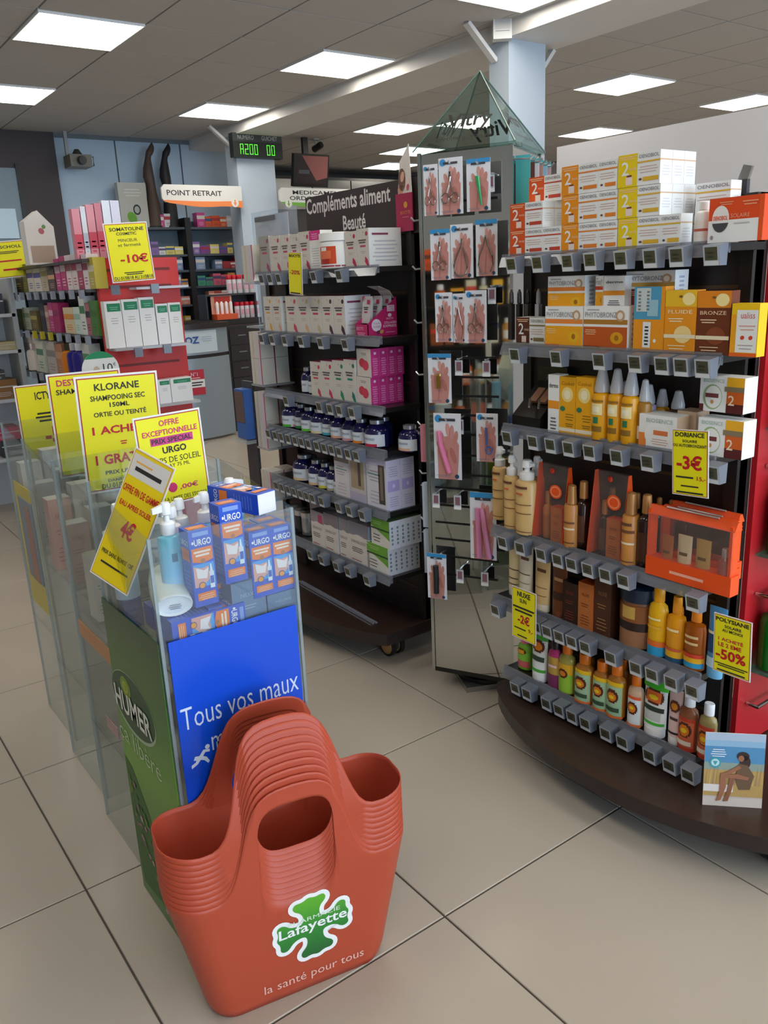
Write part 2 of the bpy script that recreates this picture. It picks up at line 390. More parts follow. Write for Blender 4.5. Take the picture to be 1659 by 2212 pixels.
tags1 = [[(x, 570) for x in (1111, 1167, 1232, 1281, 1347, 1410, 1467, 1542)], [(x, 775) for x in (1118, 1207, 1300, 1378, 1436, 1478, 1525)],
         [(x, 930+(x-1100)*.19) for x in (1101, 1157, 1195, 1234, 1279, 1338, 1405, 1544)], [(x, 1165+(x-1090)*.34) for x in (1091, 1129, 1174, 1210, 1240, 1275, 1313, 1352, 1502)],
         [(x, 1320+(x-1090)*.45) for x in (1075, 1163, 1187, 1213, 1240, 1269, 1324, 1378, 1413, 1454, 1499)], [(x, 1490+(x-1110)*.52) for x in (1118, 1143, 1185, 1212, 1240, 1269, 1313, 1349, 1407, 1450, 1490)]]
gondola('dark wood shelving gondola with sun care products, on the right', G1X, G1F, 1.02, 1.70, 1.497,
        arcbase(1.615, 1.445, .70, 1.68, 2.06), [(z, 1.0, 1.70 if z in (S1[4], S1[3]) else 1.655) for z in S1], tags1, [(1.672, .80, 1), (1.68, 1.62, 0), (1.95, .80, 1), (1.95, 1.62, 0)])
G2F = 1.60
S2 = [1.391, 1.169, .941, .793, .583, .344]
tags2 = [[(x, 600) for x in (570, 588, 607, 650, 683, 738)], [(x, 735) for x in (570, 593, 620, 655, 697, 750)], [(x, 870+(x-620)*.12) for x in (623, 695, 718, 738, 765)],
         [(x, 945+(x-585)*.26) for x in (585, 600, 613, 628, 643, 657, 672, 690, 706, 722, 738, 757, 775)], [(x, 1060+(x-600)*.35) for x in (603, 615, 628, 641, 655, 668, 681, 700, 737, 760, 788)], [(x, 1210+(x-675)*.45) for x in (675, 700, 732, 757, 798)]]
gondola('dark wood shelving gondola with food supplements, under the dark sign', G1X, G2F, 2.20, 3.20, 1.51,
        arcbase(1.565, 1.44, 2.19, 3.25, 2.06), [(z, 2.19, 3.0) for z in S2], tags2, [(1.66, 2.29, 0), (1.66, 3.1, 0), (1.95, 2.29, 0), (1.95, 3.1, 0)])
# ================================================================ products: kit
_CACHE = {}
def slot(xl, xr, yb, yt, X):
    a = at(xl, yb, X=X); c = at(xr, yb, X=X); m = at((xl+xr)/2, yb, X=X); t = at((xl+xr)/2, yt, X=X)
    return (a.y+c.y)/2, m.z, abs(a.y-c.y), t.z-m.z
def carton(label, loc, w, d, h, style, rotz=-math.pi/2, group=None, name='carton', tilt=0.):
    """folding box; loc = base centre; front faces local -y"""
    w, d, h = round(w, 4), round(d, 4), round(h, 4)
    key = (style.__name__, getattr(style, 'k', None), w, d, h, name)
    if key not in _CACHE:
        g = MB(); style(g, w, d, h); _CACHE[key] = g.mesh(name)
    o = link(name, _CACHE[key], None, loc); o.rotation_euler = (tilt, 0, rotz)
    return tag(o, label, 'box', group)
def st(fn, *k):
    """style with arguments"""
    def f(g, w, d, h): fn(g, w, d, h, *k)
    f.__name__ = fn.__name__; f.k = tuple(str(x) if not hasattr(x, 'name') else x.name for x in k); return f
def boxbody(g, w, d, h, m): g.box(-w/2, w/2, -d/2, d/2, 0, h, m)
def s_duo(g, w, d, h, col, bar):
    boxbody(g, w, d, h, WHITE); F = FRONT(d); x = -w/2+w*.47
    g.rect(F, -w/2, 0, x, h, M(col, .4)); g.text(F, '2', -w/2+w*.09, h*.36, -w/2+w*.27, h*.78, WHITE, 2, .01); g.lines(F, -w/2+.003, h*.84, x-.003, h*.97, 2, M('f6c9a0', .5), 2)
    g.text(F, 'mois', -w/2+w*.29, h*.5, -w/2+w*.45, h*.6, M('f9d9b8', .5), 2); g.rect(F, -w/2+w*.2, h*.06, -w/2+w*.36, h*.3, M('f3ddd0', .5), 2); g.rect(F, -w/2+w*.22, h*.3, -w/2+w*.34, h*.36, M('7a3a1c', .5), 2)
    g.text(F, 'OENOBIOL', x+.004, h*.82, w/2-.003, h*.93, M('8a8a92', .5), 2, .01); g.rect(F, x, h*.68, w/2, h*.73, M(bar, .5), 2)
    g.lines(F, x+.004, h*.38, w/2-.005, h*.63, 3, M('d8b7ab', .6), 2, .3); g.rect(F, x+w*.14, h*.12, w/2-.003, h*.25, M(bar, .5), 2); g.disc(F, x+w*.08, h*.19, w*.04, h*.04, M('6b4a40', .5), 2, 8)
    R = RIGHT(w); g.rect(R, -d/2, h*.70, d/2, h*.74, M('d9b089', .5)); g.lines(R, -d/2+.006, h*.25, d/2-.006, h*.6, 4, M('d5d3da', .6), 1, .3)
def s_single(g, w, d, h, bar):
    boxbody(g, w, d, h, WHITE); F = FRONT(d)
    g.text(F, 'OENOBIOL', -w/2+.003, h*.82, w/2-.003, h*.93, M('8a8a92', .5), 2, .01); g.rect(F, -w/2, h*.68, w/2, h*.73, M(bar, .5), 2)
    g.lines(F, -w/2+.004, h*.38, w/2-.005, h*.63, 3, M('d8b7ab', .6), 2, .3); g.rect(F, -w*.12, h*.12, w/2-.003, h*.25, M(bar, .5), 2); g.disc(F, -w*.3, h*.19, w*.07, h*.04, M('6b4a40', .5), 2, 8)
    R = RIGHT(w); g.rect(R, -d/2, h*.70, d/2, h*.74, M('d9b089', .5)); g.lines(R, -d/2+.006, h*.25, d/2-.006, h*.6, 4, M('d5d3da', .6), 1, .3)
def s_board(g, w, d, h):
    boxbody(g, w, d, h, M('e9501f', .35)); F = FRONT(d); og = M('ef5a22', .35)
    g.rect(F, -w/2, 0, w/2, h*.5, WHITE); g.rect(F, w*.42, 0, w/2, h, og, 2); g.disc(F, -w*.27, h*.53, w*.16, h*.30, M('f3efe9', .4), 3)
    g.poly(F, [(-w*.27+w*.16*math.cos(a), h*.53+h*.30*math.sin(a)) for a in [math.pi*(1.1+.08*i) for i in range(11)]], M('4b4a4e', .4), 4)
    g.text(F, 'OENOBIOL', -w*.41, h*.50, -w*.13, h*.60, og, 5, .02); g.text(F, 'SOLAIRE', -w*.08, h*.54, w*.26, h*.63, M('f6b08c', .5), 4); g.lines(F, -w*.05, h*.4, w*.3, h*.46, 1, M('c9c2be', .5), 4)
    g.lines(F, -w*.3, h*.84, -w*.05, h*.93, 2, M('f7a27a', .5), 3); g.lines(F, w*.12, h*.8, w*.4, h*.93, 2, M('f7a27a', .5), 3); g.disc(F, -w*.42, h*.12, w*.03, h*.05, M('9a8f94', .5), 3, 10)
def s_phyto(g, w, d, h, band, low, sun, red):
    boxbody(g, w, d, h, WHITE); F = FRONT(d)
    g.rect(F, -w/2, 0, w*.5, h*.52, M(low, .4)); g.rect(F, -w/2, h*.58, w/2, h*.69, M(band, .4)); g.text(F, 'PHYTOBRONZ', -w*.46, h*.74, w*.26, h*.86, M('8c8890', .5), 2); g.lines(F, -w*.45, h*.9, -w*.1, h*.96, 1, M('a9a7b2', .6), 2)
    g.disc(F, w*.34, h*.78, w*.10, h*.13, M('c9a27a', .5), 2, 14); g.disc(F, w*.34, h*.78, w*.06, h*.08, M('f1e6d8', .5), 3, 12); g.disc(F, w*.27, h*.27, w*.14, h*.14, M(sun, .4), 2); g.disc(F, w*.27, h*.27, w*.05, h*.07, M('a96a14', .4), 3, 10)
    g.lines(F, -w*.46, h*.34, -w*.2, h*.48, 3, M('f6d8a8', .5), 2, .3); g.rect(F, -w/2, 0, -w*.1, h*.07, M(red, .4), 2)
    R = RIGHT(w); g.lines(R, -d*.2, h*.1, d*.2, h*.9, 7, M('b9b9cc', .6), 1, .5)
def s_tall(g, w, d, h, base, top, dot, txt, lab):
    boxbody(g, w, d, h, M(base, .38)); F = FRONT(d); T = M(txt, .5)
    g.rect(F, -w/2, h*.74, w/2, h, M(top, .38)); g.disc(F, w*.25, h*.86, w*.2, h*.1, M('ffe9a0', .4), 2); g.disc(F, 0, h*.9, w*.06, h*.02, M('7a5a20', .5), 3, 8)
    g.text(F, lab, -w*.4, h*.63, w*.38, h*.69, T, 2, .01); g.lines(F, -w*.38, h*.5, w*.1, h*.58, 2, T, 2); g.disc(F, w*.1, h*.3, w*.28, h*.14, M(dot, .4), 2); g.rect(F, -w/2, h*.24, w/2, h*.30, M('f3e4c0', .5), 3); g.lines(F, -w*.36, h*.06, w*.2, h*.16, 2, T, 3, .3)
def s_bluetop(g, w, d, h):
    boxbody(g, w, d, h, M('f09a1e', .38)); F = FRONT(d); g.rect(F, -w/2, h*.5, w*.38, h, M('4f9fc4', .38)); g.rect(F, -w*.42, h*.62, w*.05, h*.98, M('cfd8d6', .4), 2); g.rect(F, -w*.05, h*.55, w*.3, h*.8, M('9cc6d6', .4), 3)
    g.rect(F, -w*.18, h*.06, w*.08, h*.46, WHITE, 2); g.lines(F, -w*.12, h*.1, w*.02, h*.42, 6, INK, 3, .5); g.disc(F, w*.22, h*.17, w*.05, h*.03, WHITE, 2, 8)
    for i in range(2): g.lines(F, -w*.36+i*w*.28, h*.64, -w*.26+i*w*.28, h*.96, 6, M('6f8088', .5), 4, .5)
def s_yellwhite(g, w, d, h):
    boxbody(g, w, d, h, M('f6c814', .4)); F = FRONT(d); g.rect(F, -w*.3, h*.08, w*.47, h*.88, PAPER); g.rect(F, -w/2, 0, w/2, h*.07, M('e8641c', .4), 2); g.rect(F, -w/2, 0, -w*.32, h*.8, M('f3a61a', .4), 1)
    g.text(F, 'ualiss', -w*.15, h*.72, w*.36, h*.84, M('d9606a', .5), 2); g.lines(F, -w*.2, h*.5, w*.4, h*.64, 2, M('e2a09a', .5), 2, .3); g.disc(F, -w*.05, h*.36, w*.08, h*.04, M('d9452a', .5), 2, 10, .5); g.disc(F, w*.25, h*.36, w*.08, h*.04, M('d9452a', .5), 2, 10, .5); g.lines(F, -w*.2, h*.14, w*.35, h*.27, 2, M('b5a8a8', .5), 2, .3)
def s_slimwhite(g, w, d, h):
    boxbody(g, w, d, h, WHITE); F = FRONT(d); g.rect(F, -w/2, h*.42, w/2, h*.56, M('f29a2a', .4)); g.text(F, 'dermo', -w*.4, h*.78, w*.42, h*.86, INK, 2, .01); g.lines(F, -w*.3, h*.06, w*.3, h*.3, 4, M('6a6470', .5), 2)
def s_yellowbox(g, w, d, h):
    boxbody(g, w, d, h, M('f0ab17', .4)); F = FRONT(d); g.disc(F, 0, h*.7, w*.36, h*.13, M('f8dc8a', .4)); g.disc(F, 0, h*.7, w*.2, h*.08, M('fbf0c8', .4), 2); g.text(F, 'Caskel', -w*.38, h*.86, w*.4, h*.92, M('a9741c', .5), 2)
    g.disc(F, -w*.28, h*.45, w*.16, h*.045, M('2e7a56', .4), 2, 12); g.lines(F, -w*.1, h*.26, w*.42, h*.4, 3, M('8f671c', .5), 2, .3); g.rect(F, -w/2, h*.06, w/2, h*.12, M('f3e6cc', .5), 2); g.lines(F, -w*.1, h*.15, w*.4, h*.22, 2, M('8f671c', .5), 2)
def s_whiteorange(g, w, d, h):
    boxbody(g, w, d, h, WHITE); F = FRONT(d); g.rect(F, -w/2, 0, -w*.3, h*.45, M('ec8a3c', .4)); g.disc(F, 0, h*.42, w*.34, h*.4, M('f7f7f5', .4), 2); g.text(F, 'BIOSENCE', -w*.3, h*.78, w*.4, h*.9, M('a9c4b4', .5), 2); g.rect(F, -w*.1, h*.42, w*.28, h*.56, M('e8804a', .4), 3); g.lines(F, -w*.15, h*.14, w*.3, h*.35, 3, M('d9a08a', .5), 3, .3)
    R = RIGHT(w); g.rect(R, -d/2, 0, d/2, h, M('c9a888', .5))
def s_whitesun(g, w, d, h):
    boxbody(g, w, d, h, WHITE); F = FRONT(d); x = w*.12
    g.rect(F, x, 0, w/2, h, M('d9641c', .4)); g.rect(F, x, h*.68, w/2, h, M('f3b41e', .4), 2); g.rect(F, x, 0, w/2, h*.26, M('5a1c1c', .4), 2); g.text(F, '2', x+w*.04, h*.22, x+w*.18, h*.5, M('fbe0c0', .5), 3, .01); g.rect(F, x-w*.05, h*.6, w/2, h*.74, M('8a7a5c', .5), 3)
    g.disc(F, -w*.2, h*.42, w*.22, h*.36, M('9fbf86', .4), 1); g.disc(F, -w*.18, h*.42, w*.19, h*.32, M('f6f5f0', .4), 2); g.rect(F, -w*.36, h*.4, -w*.06, h*.52, M('7a3a3a', .5), 3); g.text(F, 'BIOSENCE', -w*.42, h*.83, w*.06, h*.93, M('9fc0ae', .5), 2); g.disc(F, -w*.2, h*.28, w*.04, h*.06, M('d9a060', .5), 3, 8); g.rect(F, -w/2, 0, -w*.4, h*.2, M('5a2424', .4), 1)
def s_plain(g, w, d, h, base, bar, top):
    boxbody(g, w, d, h, M(base, .42)); F = FRONT(d); B = M(bar, .5); g.text(F, 'NUXE', -w*.25, h*.72, w*.25, h*.79, B, 2); g.lines(F, -w*.3, h*.5, w*.2, h*.6, 2, B, 2, .3); g.lines(F, -w*.36, h*.12, w*.3, h*.36, 4, B, 2, .25); g.rect(TOP(h), -w/2, -d/2, w/2, d/2, M(top, .4), 1)
    R = RIGHT(w); g.rect(R, -d/2, 0, d/2, h, M(top, .4), 1)

# ---- bottles: (radius, height) profiles as fractions of half width and height
BK = {
 'spray': dict(body=[(.6, 0), (.95, .004), (1, .02), (1, .60), (.94, .635), (.62, .66), (.55, .68)], cap=[(.72, .665), (.80, .67), (.80, .74), (.70, .80), (.44, .965), (.40, .985), (.2, 1)]),
 'mist': dict(body=[(.8, 0), (1, .01), (1, .66), (.9, .69), (.5, .70)], cap=[(.62, .70), (.66, .705), (.60, .80), (.52, .98), (.3, 1)]),
 'oil': dict(body=[(.85, 0), (1, .02), (1, .64), (.8, .69), (.45, .72), (.42, .75)], cap=[(.5, .74), (.56, .745), (.54, .90), (.5, .985), (.3, 1)]),
 'round': dict(body=[(.8, 0), (1, .03), (1, .66), (.88, .74), (.5, .79), (.45, .81)], cap=[(.52, .80), (.56, .805), (.56, .985), (.5, 1)]),
 'vial': dict(body=[(.8, 0), (1, .03), (1, .58), (.93, .68), (.62, .80), (.5, .83), (.5, .86)], cap=[(.56, .85), (.58, .855), (.58, .985), (.5, 1)]),
 'jar': dict(body=[(.9, 0), (1, .03), (1, .72), (.96, .76)], cap=[(1.03, .765), (1.05, .77), (1.05, .98), (.95, 1)]),
 'squat': dict(body=[(.82, 0), (1, .03), (1, .62), (.9, .70), (.42, .735), (.4, .76)], cap=[(.48, .75), (.5, .755), (.46, .95), (.42, 1)]),
}
def oval(z0, z1, col, rough, ha, n=7):
    """oval print built of thin slices round the bottle"""
    return [(z0+(z1-z0)*k/n, z0+(z1-z0)*(k+1)/n, M(col, rough), ha*math.sqrt(1-((2*k+1)/n-1)**2)) for k in range(n)]
def lay_(bands, i):
    """print layer of band i: neighbouring slices of one colour share a layer"""
    n = 0
    for k in range(1, i+1):
        if bands[k][2] is not bands[k-1][2]: n += 1
    return n
def joined(bands):
    iv = sorted((b_[0], b_[1]) for b_ in bands); e = iv[0][1]
    for a, c in iv[1:]:
        if a > e+1e-6: return False
        e = max(e, c)
    return True
def bottle(label, loc, w, h, kind, body, cap, bands=(), rotz=-math.pi/2, sy=1., group=None, cat='bottle', name='bottle', arc=70, extra=None):
    """bands: (z0, z1, material, half angle) printed or stuck round the front"""
    w, h = round(w, 4), round(h, 4); r = w/2; K = BK[kind]
    t = thing(name, label, cat, loc, rotz, group)
    key = ('b', kind, w, h, body.name, sy); ck = ('c', kind, w, h, cap.name, sy)
    def wrap(g):
        for i, (z0, z1, m, ha) in enumerate(bands):
            i = lay_(bands, i); a = math.radians(ha); rr = r*1.0+.0004*(i+1)
            g.lathe([(rr, z0*h), (rr, z1*h)], m, 10, 1, sy+(.0004*(i+1)/r if sy < 1 else 0), a0=-math.pi/2-a, a1=-math.pi/2+a)
        return g
    if bands and not joined(bands):
        key += tuple((a, b_, m.name, c) for a, b_, m, c in bands)
        if key not in _CACHE: _CACHE[key] = wrap(MB().lathe([(a*r, z*h) for a, z in K['body']], body, 20, 1, sy)).mesh('body', 40)
        bands = ()
    if key not in _CACHE: _CACHE[key] = MB().lathe([(a*r, z*h) for a, z in K['body']], body, 20, 1, sy).mesh('body', 40)
    if ck not in _CACHE: _CACHE[ck] = MB().lathe([(a*r, z*h) for a, z in K['cap']], cap, 18, 1, max(sy, .85) if kind not in ('jar',) else sy).mesh('cap', 40)
    link('body', _CACHE[key], t); link('cap', _CACHE[ck], t)
    if bands:
        lk = ('l', kind, w, h, tuple((a, b_, m.name, c) for a, b_, m, c in bands), sy)
        if lk not in _CACHE:
            _CACHE[lk] = wrap(MB()).mesh('label', 60)
        link('label', _CACHE[lk], t)
    return t
def tube(label, loc, w, h, body, cap, bands=(), rotz=-math.pi/2, group=None):
    """cosmetic tube standing on its cap, crimped flat at the top"""
    w, h = round(w, 4), round(h, 4); t = thing('tube', label, 'tube', loc, rotz, group); k = 18
    def ring(z):
        u = z/h; rx = w/2*(.86+.14*u); ry = w/2*.62*max(0, 1-u)**.8+.0012
        return [(rx*math.cos(2*math.pi*i/k), ry*math.sin(2*math.pi*i/k), z) for i in range(k)]
    zc = h*.15
    kb = ('tb', w, h, body.name)
    if kb not in _CACHE: _CACHE[kb] = MB().loft([ring(zc+(h-zc)*i/8) for i in range(9)], body).mesh('body', 40)
    kc = ('tc', w, h, cap.name)
    if kc not in _CACHE: _CACHE[kc] = MB().lathe([(w*.40, 0), (w*.42, .002), (w*.42, zc-.001), (w*.38, zc)], cap, 18, 1, .72).mesh('cap', 40)
    link('body', _CACHE[kb], t); link('cap', _CACHE[kc], t)
    if bands:
        g = MB().loft([ring(zc+(h-zc)*i/8) for i in range(9)], body)
        for i, (z0, z1, m, f) in enumerate(bands):
            P = []
            for z in [z0*h+(z1-z0)*h*j/6 for j in range(7)]:
                u = z/h; il = lay_(bands, i); rx = w/2*(.86+.14*u)+.0004*(il+1); ry = w/2*.62*max(0, 1-u)**.8+.0012+.0006*(il+1)
                P.append([(rx*math.cos(a), ry*math.sin(a), z) for a in [-math.pi/2+math.pi/2*f*(-1+.25*q_) for q_ in range(9)]])
            g.loft(P, m, close=False, caps=False)
        t.children[0].data = g.mesh('body', 40)
    return t
def pumphead(g, w, z, h, m, dx=1.):
    """dispenser: collar, stem, head with a spout to local +x*dx"""
    r = w/2
    g.lathe([(r*.62, z), (r*.66, z+h*.04), (r*.66, z+h*.34), (r*.5, z+h*.4), (r*.26, z+h*.42), (r*.24, z+h*.6)], m, 14)
    g.lathe([(r*.3, z+h*.6), (r*.46, z+h*.64), (r*.44, z+h*.92), (r*.34, z+h)], m, 14)
    y = r*.24; x1 = r*1.25*dx
    g.hexa([(0, -y, z+h*.74), (x1, -y*.7, z+h*.70), (x1, y*.7, z+h*.70), (0, y, z+h*.74)], [(0, -y, z+h*.98), (x1, -y*.7, z+h*.86), (x1, y*.7, z+h*.86), (0, y, z+h*.98)], m)
def pump(label, loc, w, h, body, cap, bands=(), rotz=-math.pi/2, sy=.8, dx=1., group=None, hz=.74):
    t = thing('pump_bottle', label, 'bottle', loc, rotz, group); r = w/2
    bm = MB().lathe([(r*.85, 0), (r, h*.015), (r, h*(hz-.05)), (r*.9, h*(hz-.02)), (r*.55, h*hz), (r*.5, h*(hz+.01))], body, 20, 1, sy)
    for i, (z0, z1, m, ha) in enumerate(bands):
        a = math.radians(ha); rr = r+.0005*(i+1); bm.lathe([(rr, z0*h), (rr, z1*h)], m, 10, 1, sy+.0005*(i+1)/r, a0=-math.pi/2-a, a1=-math.pi/2+a)
    bm.build('body', t, 40)
    g = MB(); pumphead(g, w*.95, h*hz, h*(1-hz), cap, dx); g.build('pump', t, 40)
    return t
# ================================================================ right-hand gondola, shelf by shelf
def put(shelf, xl, xr, yb, yt, dep, X=None, S=S1, F=G1F):
    X = X or F; yc, z, w, h = slot(xl, xr, yb, yt, X); return (X+dep/2, yc, S[shelf]+.0005), w-.0012, h
def on(shelf, xl, xr, yb, yt, dep, style, label, X=None, z=None, group=None, S=S1, F=G1F, name='carton'):
    loc, w, h = put(shelf, xl, xr, yb, yt, dep, X, S, F)
    if z is not None: loc = (loc[0], loc[1], z)
    return carton(label, loc, w, dep, h, style, group=group, name=name)
# --- top shelf: capsule boxes stacked three high
D = .042; GR = 'capsule boxes stacked on the top right shelf'
hh = {}
ROW = ['bottom', 'middle', 'top']
for col, bar, cn, x0, x1, x2, ys in (('e0551a', 'c8432e', 'red-orange', 1102, 1172, 1212, [(553, 496), (497, 440)]), ('f0950f', 'e8862a', 'amber', 1213, 1291, 1332, [(546, 484), (486, 423), (424, 360)]), ('f2d312', 'e3b530', 'yellow', 1334, 1424, 1468, [(541, 474), (475, 408), (409, 337)])):
    z = S1[0]+.0005
    for r, (yb, yt) in enumerate(ys):
        yc, _, w, h = slot(x0, x1, yb, yt, G1F); h -= .0008
        carton(f'{cn} and white two-month capsule box, {ROW[r]} row at the front', (G1F+D/2, yc, z), w, D, h, st(s_duo, col, bar), group=GR)
        carton(f'{cn} and white two-month capsule box, {ROW[r]} row, behind the front one', (G1F+1.5*D+.001, yc, z), w, D, h, st(s_duo, col, bar), group=GR)
        if r < 2 or cn != 'yellow':
            ys_, _, ws, _ = slot(x1, x2, yb, yt, G1F)
            if not (cn == 'red-orange' and r == 1) and not (cn == 'yellow' and r == 1):
                carton(f'small white capsule box with {cn} bar, {ROW[r]} row', (G1F+D/2, ys_, z), ws-.001, D, h, st(s_single, bar), group=GR)
        carton(f'{cn} and white two-month capsule box, {ROW[r]} row, rearmost', (G1F+2.5*D+.002, yc, z), w, D, h, st(s_duo, col, bar), group=GR)
        z += h+.0008
    if cn == 'red-orange':
        yc, _, w, _ = slot(1143, 1213, 437, 382, G1F+.05); carton('red-orange two-month capsule box alone on top of its stack', (G1F+.05+D/2, yc, z), w, D, h, st(s_duo, col, bar), group=GR)
on(0, 1500, 1575, 470, 400, .04, st(s_single, 'e3b530'), 'white capsule box at the back beside the yellow stack', X=G1F+.085, z=S1[0]+.062, group=GR)
on(0, 1498, 1573, 530, 470, .04, st(s_single, 'e3b530'), 'white capsule box underneath another at the back of the top shelf', X=G1F+.085, group=GR)
loc, w, h = put(0, 1491, 1526, 532, 440, .03); bottle('white plastic capsule jar beside the orange and white board', (loc[0], loc[1], S1[0]+.0005), w, h, 'round', M('ece9e4', .35), M('f4f2ee', .35), [(.15, .55, M('e9e2da', .5), 80), (.3, .36, M('c05a4a', .5), 60)])
on(0, 1527, 1645, 533, 436, .022, s_board, 'orange and white display box with a round emblem, end of the top shelf', X=G1F-.01)
# --- second shelf
S = 1; O = lambda xl, xr, yb, yt, dep, style, label, X=None, z=None: on(S, xl, xr, yb, yt, dep, style, label, X, z)
O(1115, 1177, 745, 688, .05, st(s_duo, '5a2a17', '8a7a4a'), 'dark brown and white two-month box, left end of second shelf', X=G1F+.03)
O(1177, 1258, 750, 662, .05, st(s_phyto, 'f08a3a', 'f3a81a', 'f0b820', 'e8702a'), 'orange and white sun capsule box, lower one of the pair')
O(1259, 1354, 757, 664, .05, st(s_phyto, 'b07a2a', 'c2571c', 'e0a018', '8a2420'), 'rust and white sun capsule box with gold band at the front')
z2 = S1[1]+.083
O(1183, 1263, 662, 585, .05, st(s_phyto, 'f08a3a', 'f3a81a', 'f0b820', 'e8702a'), 'orange and white sun capsule box, stacked on the lower one', X=G1F+.015, z=z2+.004)
O(1285, 1302, 662, 590, .09, st(s_phyto, 'd2452a', 'e8a01a', 'e8a01a', 'a8322a'), 'narrow red and amber sun box edge, stacked second from left', X=G1F+.02, z=z2+.010)
O(1303, 1349, 662, 590, .09, st(s_slimwhite), 'white sun box turned sideways on the stack', X=G1F+.02, z=z2+.010)
O(1350, 1456, 660, 580, .05, st(s_phyto, 'c9a04a', '7a2a20', '8a3a20', '6a2020'), 'white and gold sun box at the back of the upper stack', X=G1F+.045, z=z2+.012)
O(1300, 1440, 757, 680, .05, st(s_phyto, 'c9a04a', '7a2a20', '8a3a20', '6a2020'), 'white and gold sun box lying behind the front row', X=G1F+.055)
O(1366, 1432, 757, 617, .03, st(s_bluetop), 'orange box with a blue and white upper half')
O(1432, 1500, 763, 627, .03, st(s_tall, 'f0981c', 'f3c02a', 'f8d890', 'fbe6b8', 'FLUIDE'), 'orange tall sun cream box with a pale orb')
O(1500, 1573, 765, 627, .03, st(s_tall, '6e3218', 'e88a1c', '8a4424', 'e9c8a0', 'BRONZE'), 'brown tall sun cream box next to the orange one')
O(1574, 1634, 770, 655, .03, st(s_yellwhite), 'yellow framed white box, right end of second shelf', X=G1F-.005)
# --- third shelf
S = 2
t = thing('makeup_display', 'black make-up tester stand with copper palettes, left end of third shelf', 'display stand', (G1F+.06, 1.575, S1[2]+.0005), -math.pi/2)
g = MB(); g.hexa([(-.052, -.055, 0), (.052, -.055, 0), (.052, .05, 0), (-.052, .05, 0)], [(-.052, -.055, .03), (.052, -.055, .03), (.052, .05, .115), (-.052, .05, .115)], M('15120f', .25)); g.build('tray', t)
g = MB(); g.box(-.052, .052, .05, .056, 0, .155, M('191614', .25)); F_ = FR((0, .05, 0), (1, 0, 0), (0, 0, 1)); g.text(F_, 'PRETTY', -.02, .118, .045, .132, M('8a8886', .4), 2); g.lines(F_, -.02, .1, .04, .11, 1, M('6a6866', .4), 2); g.build('header', t)
for i in range(2):
    q_ = Vector((0, .105, .085)).normalized(); a = Vector((-.018+i*.034, -.02, .034+.03)); u_ = Vector((1, 0, 0))
    MB().hexa([tuple(a+u_*x+q_*y_) for x, y_ in ((0, 0), (.026, 0), (.026, .05), (0, .05))], [tuple(a+u_*x+q_*y_+Vector((0, -.005, .006))) for x, y_ in ((0, 0), (.026, 0), (.026, .05), (0, .05))], M('a4765a', .3, .3)).build('palette', t)
    MB().tube([tuple(a+Vector((.012, -.012, .012))), tuple(a+Vector((.03, -.035, -.006)))], .003, M('b9b4ae', .25, .8)).build('pencil', t)
for i, x in enumerate((1105, 1122, 1140, 1163)):
    p = at(x, 700, X=G1F+.11); tag(MB().box(-.007, .007, -.007, .007, 0, .10, M(['3a3432', '2a2624', '4a4440', 'c9c6cc'][i], .4)).lathe([(.005, .1), (.007, .104), (.006, .13), (.002, .14)], M(['5a4a40', '3a3a3a', '2a2a2a', 'd9d6dc'][i], .35), 10).build('cosmetic_stick', None, None, (p.x, p.y, S1[1]+.0005)), ['dark slim cosmetic stick, leftmost behind the brown box', 'black slim cosmetic stick, second from the tower', 'charcoal slim cosmetic stick, third from the tower', 'pale silver slim stick standing right of the dark ones'][i], 'cosmetic stick', 'slim sticks at the second shelf corner')
O(1183, 1207, 933, 808, .035, st(s_slimwhite), 'tall slim white box with an orange patch, third shelf')
O(1207, 1242, 937, 812, .035, st(s_yellowbox), 'yellow sun spray box, left one of the pair')
O(1242, 1279, 942, 812, .035, st(s_yellowbox), 'yellow sun spray box, right one of the pair')
YB = M('eea713', .3); CAPW = CLEAR('d8d8dc', .12, .1, .45); YL = [(.12, .2, M('8f671c', .5), 40), (.24, .33, M('2e7a56', .4), 18), (.36, .52, M('f9e2a0', .45), 42), (.4, .48, M('fbf0cc', .45), 26), (.54, .57, M('9a6c18', .5), 46)]
for xl, xr, yb, yt, X_, lab in ((1273, 1306, 949, 795, 0, 'first of the three front ones'), (1306, 1336, 953, 795, 0, 'second of the three front ones'), (1335, 1368, 958, 800, 0, 'third of the three front ones'), (1406, 1434, 920, 805, .07, 'at the back, on the right'), (1330, 1352, 925, 805, .07, 'at the back, between two front ones')):
    loc, w, h = put(2, xl, xr, yb, yt, .03, G1F+X_); bottle(f'yellow sun spray bottle with clear cap, {lab}', (loc[0], loc[1], S1[2]+.0005), w, h, 'spray', YB, CAPW, YL, group='yellow sun sprays')
for xl, xr, lab, bc, X_ in ((1368, 1394, 'gold tinted sun spray bottle right of the yellow ones', 'a8782a', .01), (1376, 1405, 'lilac white sun spray bottle behind the gold one', 'b8aac0', .045), (1438, 1470, 'dark brown sun spray bottle with clear cap at the back', '4a2a1c', .06)):
    loc, w, h = put(2, xl, xr, 955-X_*500, 800, .03, G1F+X_); bottle(lab, (loc[0], loc[1], S1[2]+.0005), w, h*.95, 'spray', M(bc, .3), CAPW, [(.1, .3, M('e8dccb', .5), 30)])
O(1378, 1460, 973, 900, .06, st(s_whiteorange), 'white box with an orange corner in front of the gold spray')
O(1503, 1601, 1001, 920, .05, st(s_whitesun), 'white and sunset-orange twin pack, lower one of the stack', X=G1F+.02)
O(1507, 1603, 921, 845, .05, st(s_whitesun), 'white and sunset-orange twin pack, upper one of the stack', X=G1F+.02, z=S1[2]+.099)
